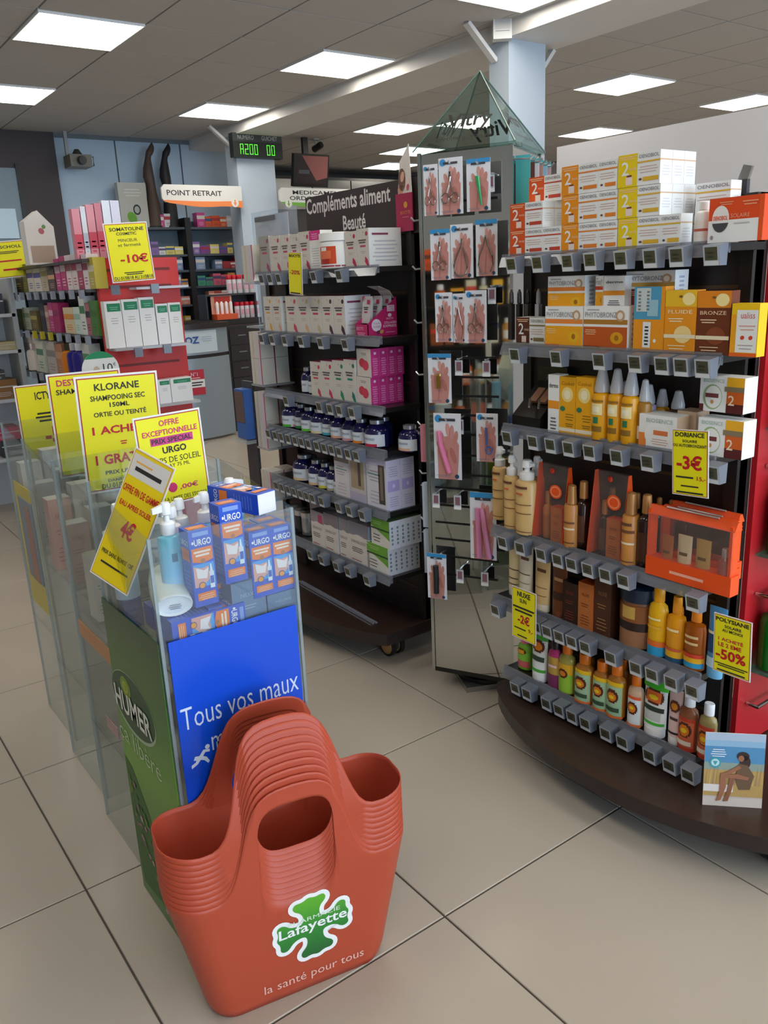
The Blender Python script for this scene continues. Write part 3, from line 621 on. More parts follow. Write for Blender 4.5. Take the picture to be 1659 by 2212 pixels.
O(1458, 1500, 985, 905, .05, st(s_plain, 'c8ae94', 'e8dccb', 'b89a80'), 'beige box standing between the white boxes, third shelf', X=G1F+.05)
# --- fourth shelf: oils, milks, orange gift pouches
S = 3; CREAM = M('dfb878', .32); BRZ = M('c08a52', .28, .35); TAN = M('c47a3a', .35)
tl = [(.05, .06, M('7a4a2a', .5), 60), (.3, .31, M('7a4a2a', .5), 60), (.42, .43, M('7a4a2a', .5), 60), (.64, .67, M('6a4028', .5), 40), (.56, .58, M('d9603a', .5), 20)]
for xl, xr, yb, yt, X_, lab in ((1082, 1109, 1143, 985, 0, 'left one of the two'), (1108, 1147, 1152, 992, -.005, 'right one of the two')):
    loc, w, h = put(3, xl, xr, yb, yt, .03, G1F+X_); pump(f'cream pump bottle with white dispenser, {lab}', (loc[0]+.005, loc[1], S1[3]+.0005), w, h, CREAM, M('eceae6', .35), tl, group='cream pump bottles', dx=.6)
for xl, xr, yb, yt, X_, lab in ((1060, 1086, 1130, 975, .05, 'behind the left pump bottle'), (1138, 1165, 1140, 985, .06, 'behind the right pump bottle')):
    loc, w, h = put(3, xl, xr, yb, yt, .03, G1F+X_); pump(f'cream pump bottle with white dispenser, {lab}', (loc[0], loc[1], S1[3]+.0005), w, h, CREAM, M('eceae6', .35), tl, group='cream pump bottles', dx=.6)
POUCH = CLEAR('f07a4a', .08, .15, .45); ORG = M('f2551a', .4)
def bag(label, xl, xr, yb, yt, dep, X):
    """clear gift bag with orange sides and a press stud, a bottle and a box inside"""
    loc, w, h = put(3, xl, xr, yb, yt, dep, X); t = thing('gift_bag', label, 'bag', (loc[0], loc[1], S1[3]+.0005), -math.pi/2, 'orange and clear gift bags')
    g = MB(); d = dep
    for x in (-w/2, w/2): g.hexa([(x-.0008, -d/2, 0), (x+.0008, -d/2, 0), (x+.0008, d/2, 0), (x-.0008, d/2, 0)], [(x*.96-.0008, -.006, h), (x*.96+.0008, -.006, h), (x*.96+.0008, .006, h), (x*.96-.0008, .006, h)], ORG)
    g.build('side_gusset', t)
    g = MB()
    for s_ in (-1, 1): g.hexa([(-w/2, s_*d/2, 0), (w/2, s_*d/2, 0), (w/2, s_*(d/2-.0008), 0), (-w/2, s_*(d/2-.0008), 0)], [(-w/2*.96, s_*.007, h), (w/2*.96, s_*.007, h), (w/2*.96, s_*.0062, h), (-w/2*.96, s_*.0062, h)], CLEAR('f6eae4', .03, .12, .03))
    g.build('clear_panel', t)
    MB().lathe([(.006, 0), (.008, .002), (.004, .005)], M('d8301c', .3), 12).build('press_stud', t).matrix_basis = Matrix.Translation((0, -.009, h*.93)) @ Matrix.Rotation(math.pi/2, 4, 'X')
    F_ = FR((0, -d/2*.5-.006, 0), (1, 0, 0), (0, 0, 1)); g = MB(); g.disc(F_, w*.2, h*.68, w*.2, h*.09, ORG, 0, 18); g.disc(F_, w*.2, h*.68, w*.16, h*.07, M('f7a27a', .4), 1, 18); g.disc(F_, w*.2, h*.68, w*.13, h*.055, ORG, 2, 18); g.build('round_sticker', t)
    return loc, w, h
loc, w, h = bag('clear gift bag with orange sides, left one, by the pump bottles', 1149, 1214, 1170, 1008, .06, G1F+.0)
x0, y0 = loc[0], loc[1]
carton('orange-brown oil box inside the left gift bag', (x0-.002, y0-w*.2, S1[3]+.001), .040, .03, .098, st(s_plain, 'c0702e', '7a4018', 'f2551a'))
bottle('tan oil bottle inside the left gift bag', (x0, y0+w*.22, S1[3]+.001), .026, .135, 'oil', TAN, BRZ, [(.1, .5, M('b06a30', .5), 60)])
for k_, (dx_) in enumerate((.055,)):
    pass
loc, w, h = put(3, 1213, 1239, 1180, 1045, .03); bottle('slim tan sun oil bottle between the gift bags', (loc[0], loc[1], S1[3]+.0005), w, h, 'mist', M('c98a48', .32), BRZ, [(.08, .1, M('7a4a2a', .5), 60), (.3, .33, M('f0dcb8', .5), 60), (.4, .43, M('7a4a2a', .5), 60)])
loc, w, h = put(3, 1237, 1264, 1184, 1040, .03, G1F+.02); bottle('dark glass oil bottle with bronze cap beside the tan one', (loc[0], loc[1], S1[3]+.0005), w, h, 'oil', M('2c1812', .12), BRZ, [(.1, .5, M('5a3420', .4), 50)])
loc, w, h = bag('clear gift bag with orange sides, right one, beside the dark bottle', 1266, 1340, 1210, 1028, .06, G1F)
x0, y0 = loc[0], loc[1]
carton('orange-brown oil box inside the right gift bag', (x0-.002, y0-w*.18, S1[3]+.001), .044, .03, .105, st(s_plain, 'c0702e', '7a4018', 'f2551a'))
bottle('dark oil bottle with bronze cap inside the right gift bag', (x0, y0+w*.2, S1[3]+.001), .028, .145, 'oil', M('3a1a12', .15), BRZ, [(.1, .5, M('5a3420', .4), 60)])
for i, (xl, xr, yt) in enumerate(((1240, 1262, 1030), (1300, 1322, 1030), (1352, 1374, 1045), (1400, 1420, 1055), (1425, 1447, 1060), (1452, 1472, 1068))):
    loc, w, h = put(3, xl, xr, 1195+(xl-1240)*.2, yt, .03, G1F+.085); bottle(f'dark oil bottle with bronze cap in the back row, {ORD[i]} from the left', (loc[0], loc[1], S1[3]+.0005), w, .16, 'oil', M('2c1812', .12), BRZ, group='oil bottles at the back of the fourth shelf')
loc, w, h = put(3, 1336, 1368, 1217, 1060, .03); bottle('wide tan oil spray bottle, right of the gift bags', (loc[0], loc[1], S1[3]+.0005), w, h, 'mist', M('cf8c44', .32), BRZ, [(.05, .07, M('7a4a2a', .5), 60), (.3, .33, M('f0dcb8', .5), 60), (.46, .5, M('7a4a2a', .5), 60), (.56, .6, M('6a4028', .5), 40)])
loc, w, h = put(3, 1368, 1400, 1225, 1066, .03, G1F+.01); bottle('dark glass oil bottle with bronze cap left of the orange pouch', (loc[0], loc[1], S1[3]+.0005), w, h, 'oil', M('2c1812', .12), BRZ, [(.1, .5, M('4a2a1c', .4), 50)])
def pouch(label, xl, xr, yb, yt, X, inside=True):
    loc, w, h = put(3, xl, xr, yb, yt, .03, X); t = thing('travel_pouch', label, 'pouch', (loc[0], loc[1], S1[3]+.0005), -math.pi/2, 'orange travel pouches'); d = .034; b_ = .012
    g = MB(); g.hexa([(-w/2, -d/2, 0), (w/2, -d/2, 0), (w/2, d/2, 0), (-w/2, d/2, 0)], [(-w/2, -d/2, h*.27), (w/2, -d/2, h*.27), (w/2, d/2, h*.27), (-w/2, d/2, h*.27)], ORG); g.rect(FRONT(d), -w*.2, h*.1, w*.2, h*.14, M('f7b49a', .5)); g.build('base_band', t)
    g = MB()
    for x in (-w/2, w/2-b_): g.box(x, x+b_*.6, -d/2+.003, d/2-.003, h*.27, h*.94, ORG)
    g.hexa([(-w/2, -d/2+.002, h*.88), (w/2, -d/2+.002, h*.88), (w/2, d/2-.002, h*.88), (-w/2, d/2-.002, h*.88)], [(-w/2, -.004, h), (w/2, -.004, h), (w/2, .004, h), (-w/2, .004, h)], ORG); g.build('piping', t)
    MB().box(-w/2, w/2, -d/2+.001, -d/2+.002, h*.27, h*.9, CLEAR('f6ece6', .03, .1, .03)).build('window', t)
    MB().tube([(-w*.3, -.006, h+.002), (w*.3, -.006, h+.002)], .0025, M('c9c4c0', .3, .8)).build('zipper', t)
    return loc, w, h
loc, w, h = pouch('orange travel pouch with a clear window, front one of the row', 1392, 1578, 1284, 1130, G1F-.008)
for i, (fx, ww, hh_, c, lab) in enumerate(((-.36, .032, .098, 'a8642e', 'brown mini tube at the left in the front pouch'), (-.1, .038, .108, 'd8cfae', 'pale cream mini tube in the middle of the front pouch'), (.17, .038, .108, 'b89a56', 'golden mini tube leaning in the front pouch'))):
    tb = tube(lab, (loc[0], loc[1]-w*fx*.8, S1[3]+.006), ww, hh_, M(c, .35), M(c, .3), [(.55, .62, M('6a4a20', .5), .4), (.3, .34, M('efe6d0', .5), .5)])
bottle('clear red mini bottle with silver cap in the front pouch', (loc[0], loc[1]-w*.38, S1[3]+.006), .030, .10, 'round', CLEAR('b0524a', .12, .08, .3), M('c9c6c8', .25, .7))
pouch('orange travel pouch, second behind the front one', 1420, 1580, 1262, 1120, G1F+.04); pouch('orange travel pouch, rearmost of the three', 1440, 1585, 1240, 1100, G1F+.085)
# --- fifth shelf
S = 4; BR = [(.35, .5, M('3a2016', .5), .5), (.7, .76, M('d9a070', .5), .4)]
def TU(xl, xr, yb, yt, body, cap, bands, lab, X=0):
    loc, w, h = put(S, xl, xr, yb, yt, .03, G1F+X); return tube(lab, (loc[0]+.004, loc[1], S1[S]+.0005), w, h, M(body, .35), M(cap, .35), bands)
TU(1090, 1118, 1300, 1178, 'e4cfa0', 'ece4d4', [(.2, .22, M('6a5a48', .5), .6), (.3, .32, M('6a5a48', .5), .6), (.45, .47, M('6a5a48', .5), .6)], 'pale cream tube, left end of fifth shelf', .03)
TU(1112, 1142, 1308, 1185, 'e0d3bc', 'efeae2', [(.2, .22, M('6a5a48', .5), .6), (.35, .36, M('6a5a48', .5), .6), (.5, .52, M('6a5a48', .5), .6), (.75, .8, M('6a4028', .5), .4)], 'white and beige tube partly behind the yellow tag sign', .01)
TU(1146, 1179, 1319, 1205, 'd9b47c', 'e6d6b8', [(.3, .31, M('6a4028', .5), .6), (.45, .46, M('6a4028', .5), .6), (.74, .8, M('6a4028', .5), .4)], 'golden beige tube right of the white and beige one')
TU(1183, 1215, 1333, 1220, '6e3c20', '7a4424', BR, 'chocolate brown tube on the fifth shelf')
O(1214, 1247, 1352, 1262, .035, st(s_plain, '33190f', '8a3a24', '2a1610'), 'almost black brown carton, fifth shelf')
O(1247, 1280, 1367, 1266, .035, st(s_plain, 'b86a30', '6a3414', 'e8601c'), 'orange-brown carton, fifth shelf, between dark ones')
O(1281, 1318, 1380, 1256, .035, st(s_plain, '4a2614', 'a8784a', '3a1e10'), 'dark brown carton left of the big jar')
loc, w, h = put(4, 1322, 1392, 1406, 1276, .06); bottle('large brown jar with a dark blue lid, fifth shelf', (G1F+w*.42, loc[1], S1[4]+.0005), w, h, 'jar', M('8a5a38', .3), M('16283e', .35), [(.02, .3, M('9a6a48', .4), 80), (.3, .44, M('2a1c18', .4), 80), (.44, .72, M('8a5024', .4), 80), (.5, .7, M('c8a050', .4), 22)], cat='jar', name='jar', sy=.9)
def SUN(xl, xr, yb, yt, body, cap, kind, bands, lab, X=0, sy=.7):
    loc, w, h = put(S, xl, xr, yb, yt, .03, G1F+X); return bottle(lab, (loc[0]+.004, loc[1], S1[S]+.0005), w, h, kind, body, cap, bands, sy=sy)
LBL = [(.02, .16, M('2f9fd0', .4), 85), (.16, .24, M('e8722a', .4), 85), (.42, .46, M('e8b030', .4), 50), (.55, .58, M('fbe9a0', .4), 40)]
SUN(1389, 1428, 1418, 1270, M('f4b80e', .3), M('f2a80c', .3), 'round', LBL, 'tall yellow sun milk bottle with a blue foot', sy=.75)
SUN(1428, 1467, 1433, 1290, M('f0a016', .3), M('ee9a1c', .3), 'squat', [(.02, .1, M('22506e', .4), 85), (.1, .22, M('f3b41e', .4), 85), (.2, .24, M('d9603a', .4), 60), (.5, .54, M('fbe0a0', .4), 40)], 'orange-yellow sun bottle with dark blue foot', sy=.75)
SUN(1467, 1510, 1447, 1306, M('a8560f', .18), M('f08a1c', .3), 'squat', [(.06, .16, M('2f9fd0', .4), 85), (.14, .26, M('f3b41e', .4), 85), (.22, .28, M('d9402a', .4), 85), (.42, .46, M('e8c890', .4), 40), (.52, .56, M('e8c890', .4), 40)], 'amber tan oil bottle with orange cap', sy=.75)
SUN(1440, 1462, 1420, 1285, M('c06a14', .18), M('e89a1c', .3), 'squat', [], 'amber oil bottle hidden behind the orange-yellow one', X=.06)
TU(1513, 1553, 1466, 1312, '4f8fc0', '6fb4dc', [(.36, .62, M('1f4a78', .5), .9), (.62, .66, M('e8e2c0', .5), .9), (.16, .3, M('bcd9e6', .5), .9)], 'blue after-sun tube behind the yellow half-price sign', 0)
# --- bottom shelf: tropical sun oils
S = 5
def face(z0, z1): return [(z0, z1, M('b8d2a0', .45), 60), (z0+.18, z1-.03, M('5a2418', .45), 34), (z0+.2, z1-.08, M('e8841c', .45), 24), (z0+.24, z1-.12, M('f6d020', .45), 16), (z0+.04, z0+.13, M('38503a', .45), 40)]
SUN(1112, 1139, 1447, 1378, M('7ab02a', .35), M('d8607a', .35), 'round', [(.1, .5, M('d86a6a', .45), 70), (.3, .55, M('86c83a', .45), 70), *oval(.5, .68, '5a2418', .45, 40), (.52, .64, M('e8a01c', .45), 26)], 'small green and pink bottle, left end of bottom shelf', X=.02)
TU(1140, 1174, 1468, 1365, 'e9ebe8', 'f0f0ee', [(.2, .26, M('48a838', .5), .8), (.42, .52, M('3a4a38', .5), .6), *oval(.6, .85, '5a2418', .5, .55), *oval(.64, .8, 'e8841c', .5, .35), (.86, .99, M('48a838', .5), .95)], 'white and green sun cream tube, left part of bottom shelf')
SUN(1176, 1204, 1484, 1380, M('c83a7a', .35), M('2a1a20', .3), 'round', [(.3, .66, M('c8a048', .4), 88), (.04, .3, M('7a2a5a', .4), 88), (.45, .5, M('f0d0d0', .4), 40)], 'pink and gold bottle with a dark cap, bottom shelf')
OILG = M('b87428', .2); OC = M('f07a14', .3)
SUN(1199, 1231, 1500, 1393, M('a89a48', .22), OC, 'round', [(.05, .42, M('9ac83a', .45), 70), (.42, .62, M('e8b020', .45), 70), *oval(.34, .52, '5a2418', .45, 34), *oval(.38, .48, 'e8841c', .45, 22)], 'sun oil bottle with bright green label and orange cap')
for xl, xr, yb, yt, lab in ((1234, 1271, 1515, 1412, 'first with a pale green label'), (1272, 1306, 1530, 1425, 'second with a pale green label'), (1302, 1339, 1548, 1435, 'third with a pale green label')):
    SUN(xl, xr, yb, yt, OILG, OC, 'round', [(.62, .70, M('f3c41c', .45), 70), (.04, .62, M('a8c8a0', .45), 64), *oval(.3, .56, '5a2418', .45, 40), *oval(.34, .5, 'e8841c', .45, 28), *oval(.38, .45, 'f6d020', .45, 16), (.14, .22, M('38503a', .45), 46), (.02, .07, M('e8702a', .45), 70)], f'sun oil bottle with orange cap, {lab}')
for i, x in enumerate((1248, 1290, 1322, 1345)): SUN(x, x+26, 1500+(x-1248)*.45, 1405+(x-1248)*.35, OILG, OC, 'round', [], f'sun oil bottle in the back row of the bottom shelf, {ORD[i]} from the left', X=.055)
SUN(1346, 1378, 1567, 1458, M('d9b494', .3), OC, 'round', [(.04, .62, M('e6ecee', .45), 64), (.56, .62, M('e8602a', .45), 64), *oval(.26, .5, '5a2418', .45, 40), *oval(.3, .46, 'e8841c', .45, 28), *oval(.36, .42, 'f6d020', .45, 16), (.02, .07, M('e8702a', .45), 70)], 'pale peach sun milk bottle with orange cap and white label')
TU(1379, 1430, 1584, 1462, 'f0f2f0', 'f4f4f2', [(.22, .27, M('48b838', .5), .85), (.3, .45, M('c8ccc8', .5), .5), (.46, .54, M('2a3a2a', .5), .7), *oval(.58, .84, '5a2418', .5, .6), (.62, .8, M('e8702a', .5), .42), *oval(.66, .74, 'f6d020', .5, .26), (.84, .99, M('3fc028', .5), .98)], 'large white tube with bright green top, bottom shelf')
TU(1431, 1462, 1605, 1485, 'e8c8c4', 'f0eeec', [(.2, .24, M('2a2a2a', .5), .8), (.45, .5, M('4a3a3a', .5), .4), *oval(.6, .8, '6a3018', .5, .5), *oval(.64, .76, 'e8902a', .5, .3)], 'pale pink tube right of the large green-topped one')
for xl, xr, yb, yt, lab, c in ((1454, 1494, 1630, 1508, 'brown lotion bottle with white cap left of the beach leaflet', '8a5230'), (1496, 1534, 1648, 1525, 'olive lotion bottle with white cap behind the beach leaflet', '9a8a58')):
    SUN(xl, xr, yb, yt, M(c, .25), M('e4e6ea', .35), 'round', [(.03, .62, M('c8402a', .45), 66), (.1, .56, M('d9704a', .45), 58), *oval(.28, .54, '5a2418', .45, 44), *oval(.3, .5, 'e8841c', .45, 30), *oval(.36, .44, 'f6d020', .45, 18), (.14, .22, M('f0e0d0', .45), 44)], lab)
# ================================================================ supplement gondola
def on2(k, xl, xr, yb, yt, dep, style, label, X=None, z=None, group=None, name='carton'): return on(k, xl, xr, yb, yt, dep, style, label, X, z, group, S2, G2F, name)
def s_cream(g, w, d, h, body, leaf, pill, txt):
    boxbody(g, w, d, h, M(body, .45)); F = FRONT(d); T = M(txt, .5)
    g.poly(F, [(0, h*.93), (w*.06, h*.87), (w*.1, h*.9)], M('a89868', .5), 1); g.disc(F, w*.34, h*.86, w*.11, h*.055, M(leaf, .45), 1, 12, .9); g.lines(F, -w*.36, h*.62, w*.3, h*.74, 2, T, 2, .6); g.rect(F, -w*.22, h*.52, w*.24, h*.57, M(pill, .45), 1)
    g.lines(F, -w*.2, h*.36, w*.2, h*.44, 2, M('b0a49a', .5), 1, .3)
    g.poly(F, [(w*.16, h*.28), (w*.36, h*.2), (w*.48, h*.02), (w*.3, h*.03), (w*.12, h*.14)], M(leaf, .45), 1)
    R = RIGHT(w); g.rect(R, -d/2, 0, d/2, h, WHITE, 1); g.lines(R, -d*.4, h*.15, d*.4, h*.75, 6, M('c9c9d4', .6), 2, .3); g.rect(R, -d*.4, h*.82, d*.1, h*.87, M('8a3a58', .5), 2)
    g.rect(TOP(h), -w/2, -d/2, w/2, d/2, M('b03a68', .5), 1)
CRM = 'd9d2c8'
xs = [(564, 586, 592, 512, 'a8a49e', 'a04a70', 'grey-beige supplement carton, left end of the top shelf'), (587, 609, 588, 508, CRM, 'c8505a', 'cream supplement carton beside the grey-beige one'), (610, 629, 586, 505, CRM, 'c8506a', 'cream supplement carton just left of the hanging yellow strip'),
      (630, 648, 584, 503, CRM, 'b8a48a', 'cream supplement carton just right of the hanging yellow strip'), (649, 672, 582, 497, CRM, 'c03058', 'cream supplement carton with a pink lid flap beside it')]
for xl, xr, yb, yt, b_, lf, lab in xs: on2(0, xl, xr, yb, yt, .06, st(s_cream, b_, lf, 'c04a68', '6a5a58'), lab)
def s_pinktop(g, w, d, h): boxbody(g, w, d, h, WHITE); F = FRONT(d); g.rect(F, -w/2, h*.76, w/2, h, M('e0308a', .45)); g.lines(F, -w*.3, h*.8, w*.3, h*.95, 3, M('f6b0d4', .5), 2, .4); g.lines(F, -w*.36, h*.1, w*.36, h*.6, 8, M('c8c4c8', .5), 1, .3)
on2(0, 672, 696, 580, 494, .05, s_pinktop, 'white carton with a bright pink top panel, left of the tub')
loc, w, h = put(0, 696, 745, 577, 498, .06, G2F-.005, S2, G2F)
bottle('white plastic powder tub with a red berry label', (G2F+.030, loc[1], S2[0]+.0005), w, h, 'jar', M('efeeea', .35), M('f5f4f0', .35), [(.06, .10, M('a8304a', .5), 80), (.14, .62, M('d9502c', .45), 42), (.2, .6, M('f4f2ee', .45), 12), (.14, .28, M('b02a24', .45), 20), (.28, .5, M('e8764c', .45), 28)], cat='tub', name='tub')
on2(0, 747, 772, 577, 498, .05, st(s_cream, CRM, 'c03058', 'c04a68', '6a5a58'), 'cream supplement carton right of the white tub')
on2(0, 773, 799, 576, 492, .13, st(s_cream, CRM, 'c03058', 'c04a68', '6a5a58'), 'deep cream carton with a white printed side, right end of top shelf')
GG = 'cream supplement cartons on the second shelf'
for i, (xl, xr, lf, pl) in enumerate(((574, 591, 'e8a83a', 'e0a048'), (592, 611, 'e0a898', 'd8907a'), (621, 645, 'd04a5a', 'c8405a'), (646, 671, 'd8b48a', 'c8405a'), (672, 697, 'c8b890', 'c8405a'), (698, 722, '5a3048', 'c8405a'), (723, 748, '4a2838', 'c8405a'))):
    on2(1, xl, xr, 718+(xl-574)*.06, 641, .11 if i in (1, 6) else .05, st(s_cream, CRM, lf, pl, '5a5454'), ['amber leaf', 'peach leaf', 'red leaf', 'tan leaf', 'olive leaf', 'plum leaf', 'dark plum leaf'][i]+' cream supplement carton on the second shelf', group=GG)
# pink counter display with sachets
loc, w, h = put(1, 754, 873, 733, 640, .10, G2F, S2, G2F)
w = .0; pL = at(754, 725, X=G2F); pR = at(873, 722, X=G2F+.1)
t = thing('sachet_display', 'pink cardboard counter display with sachets and a leaflet on top', 'display box', (G2F, 2.30, S2[1]+.0005), -math.pi/2)
PK = M('c8256a', .45); W2 = .07; DD = .125; HH_ = .125
g = MB(); g.box(-W2/2, W2/2, 0, .003, 0, .04, PK); F_ = FR((0, 0, 0), (1, 0, 0), (0, 0, 1)); g.text(F_, 'BIOCYTE', -.028, .022, .01, .032, M('f6c8dc', .5), 2); g.lines(F_, -.025, .006, .02, .017, 2, M('f0b0d0', .5), 2, .4); g.build('front_lip', t)
R_ = FR((W2/2, 0, 0), (0, 1, 0), (0, 0, 1)); g = MB()
for x in (-W2/2, W2/2-.002):
    if x > 0: g.build('side_panel', t); g = MB()
    g.add([(x+e, y, z) for e in (0, .002) for y, z in ((0, 0), (DD, 0), (DD, HH_), (0, .042))], [(3, 2, 1, 0), (4, 5, 6, 7), (0, 1, 5, 4), (1, 2, 6, 5), (2, 3, 7, 6), (3, 0, 4, 7)], PK)
g.disc(R_, .036, .036, .020, .020, M('f4e4ec', .5), 1); g.text(R_, '2,5 g de', .022, .038, .05, .046, M('b04a78', .5), 2); g.text(R_, 'COLLAGENE', .020, .028, .052, .035, M('b04a78', .5), 2); g.rect(R_, .082, .078, .112, .098, M('f4e4ec', .5), 1); g.text(R_, 'SANS', .087, .089, .107, .096, PK, 2); g.text(R_, 'SUCRE', .085, .080, .109, .087, PK, 2)
g.text(R_, 'COLLAGEN', .068, .038, .118, .046, M('f8dce8', .5), 1, .01); g.text(R_, 'EXPRESS', .064, .027, .118, .035, M('f8dce8', .5), 1, .01); g.lines(R_, .07, .010, .115, .014, 1, M('f0b0d0', .5), 1); g.text(R_, 'BIOCYTE', .078, .052, .106, .058, M('f8dce8', .5), 1); g.disc(R_, .092, .066, .008, .006, M('f8dce8', .5), 1, 10)
g.disc(R_, .056, .014, .009, .006, M('d8a060', .5), 1, 10, .3); g.disc(R_, .042, .013, .008, .006, M('6a2a4a', .5), 1, 10, .3)
g.build('side_panel', t); MB().box(-W2/2, W2/2, DD-.003, DD, 0, HH_, M('a81e58', .5)).build('back_panel', t)
g = MB(); g.loft([[(-.032, DD-.01, HH_-.005), (.032, DD-.01, HH_-.005), (.032, DD-.009, HH_-.005), (-.032, DD-.009, HH_-.005)], [(-.03, DD-.03, HH_+.02), (.034, DD-.03, HH_+.02), (.034, DD-.029, HH_+.02), (-.03, DD-.029, HH_+.02)], [(-.028, DD-.075, HH_+.035), (.038, DD-.075, HH_+.035), (.038, DD-.074, HH_+.036), (-.028, DD-.074, HH_+.036)]], M('d8d0cc', .4)); g.build('leaflet', t)
for i in range(3):
    x = -.018+i*.018; y = .03+i*.03
    s_ = MB(); s_.loft([[(-.024, -.006, 0), (.024, -.006, 0), (.024, .006, 0), (-.024, .006, 0)], [(-.024, -.004, .07), (.024, -.004, .07), (.024, .004, .07), (-.024, .004, .07)], [(-.024, -.001, .088), (.024, -.001, .088), (.024, .001, .088), (-.024, .001, .088)]], M('cfc9c8', .35)); Fs = FR((0, -.0056, 0), (1, 0, 0), (0, 0, 1))
    s_.rect(Fs, .004, .062, .02, .076, M('c03058', .45), 2); s_.poly(Fs, [(-.024, .088), (-.024, .068), (-.01, .088)], M('c03058', .45), 3); s_.lines(Fs, -.014, .044, .012, .056, 2, M('4a4444', .5), 2, .6); s_.rect(Fs, -.01, .034, .008, .039, M('c03058', .45), 2)
    o = s_.build('sachet'); o.location = (G2F+y, 2.30-x*.6, S2[1]+.042); o.rotation_euler = (-.12, 0, -math.pi/2); tag(o, ['white sachet at the front of the pink display', 'grey sachet behind the front one in the pink display', 'rearmost grey sachet in the pink display'][i], 'sachet', 'sachets in the pink display')
# third shelf
VBL = M('1d1a4e', .12, coat=.3); VCAP = M('b9bcc4', .25, .7)
def vial(k, x, yb, w_, col, lab, X=0., yh=55, group='blue supplement bottles'):
    loc, w, h = put(k, x-w_/2, x+w_/2, yb, yb-yh, .03, G2F+X, S2, G2F)
    return bottle(lab, (G2F+X+w/2+.004, loc[1], S2[k]+.0005), w, h, 'vial', VBL, VCAP, [(.06, .50, M('dfe4ea', .5), 88), (.06, .16, M(col, .5), 50), (.3, .38, M('a8b0bc', .5), 40)], group=group)
vial(2, 653, 850, 15, 'dfe4ea', 'blue supplement bottle, left one of two beside the cream cartons', .02); vial(2, 668, 853, 15, 'dfe4ea', 'blue supplement bottle touching the cream cartons', .02)
for i, (xl, xr, lf, pl) in enumerate(((674, 696, 'd03a5a', 'd04a5a'), (697, 721, 'd03a5a', 'd04a5a'), (722, 746, '2f8a5a', '2f8a6a'), (747, 771, '2a7a6a', '2f8a7a'))):
    on2(2, xl, xr, 856+(xl-674)*.23, 780, .11, st(s_cream, 'd6d0c6', lf, pl, '5a5454'), ['red leaf cream carton, left one of the pair on third shelf', 'red leaf cream carton, right one of the pair on third shelf', 'green leaf cream carton on third shelf', 'teal leaf cream carton on third shelf'][i])
def s_heart(g, w, d, h):
    boxbody(g, w, d, h, M('d9d0c8', .45)); F = FRONT(d); g.disc(F, -w*.12, h*.5, w*.22, h*.16, M('d03a50', .45)); g.disc(F, w*.12, h*.42, w*.22, h*.18, M('d8405a', .45), 2); g.lines(F, -w*.2, h*.78, w*.2, h*.88, 2, M('8a7a78', .5), 1, .4)
    R = RIGHT(w); g.rect(R, -d/2, 0, d/2, h, M('d8388c', .42), 1); g.disc(R, 0, h*.84, d*.16, h*.05, M('f6d0e4', .5), 2, 10); g.lines(R, -d*.3, h*.08, d*.3, h*.7, 8, M('ee8cc0', .5), 2, .5); g.rect(TOP(h), -w/2, -d/2, w/2, d/2, M('b8286c', .42), 1)
for r in range(2):
    for i in range(4):
        yb = 882-r*62; yc, z, w, h = slot(773, 803, yb, yb-61, G2F); d = .034
        carton(['front', 'second', 'third', 'rearmost'][i]+f' pink-sided carton with a red heart, {["lower", "upper"][r]} row', (G2F+d/2+i*(d+.0005), yc, S2[2]+.0005+r*(h+.0008)), w, d, h, s_heart, group='pink-sided cartons stacked two high')
# fourth shelf: bottles
cols = ['5ab83a', 'd8889a', '2f8a3a', '6ac83a', 'e8dca8', '4ab0c0', 'e8a888', 'd898a0', 'e8882a', 'c8284a']
for i, (x, wd_, X_) in enumerate(((612, 22, 0), (629, 16, .02), (639, 18, .015), (653, 22, 0), (674, 26, 0), (698, 22, .01), (717, 25, 0), (741, 25, 0), (764, 25, 0), (792, 32, -.005))):
    vial(3, x, 924+(x-612)*.22, wd_, cols[i], f'blue supplement bottle with {["green", "pink", "dark green", "bright green", "cream", "turquoise", "peach", "rose", "orange", "crimson"][i]} label foot, fourth shelf', X_, 53 if i < 9 else 58)
vial(3, 812, 952, 25, 'b8d0dc', 'blue supplement bottle behind the crimson-footed one', .05, 58); vial(3, 864, 958, 31, 'e0b090', 'lone blue supplement bottle at the right end of the fourth shelf', .03, 56)
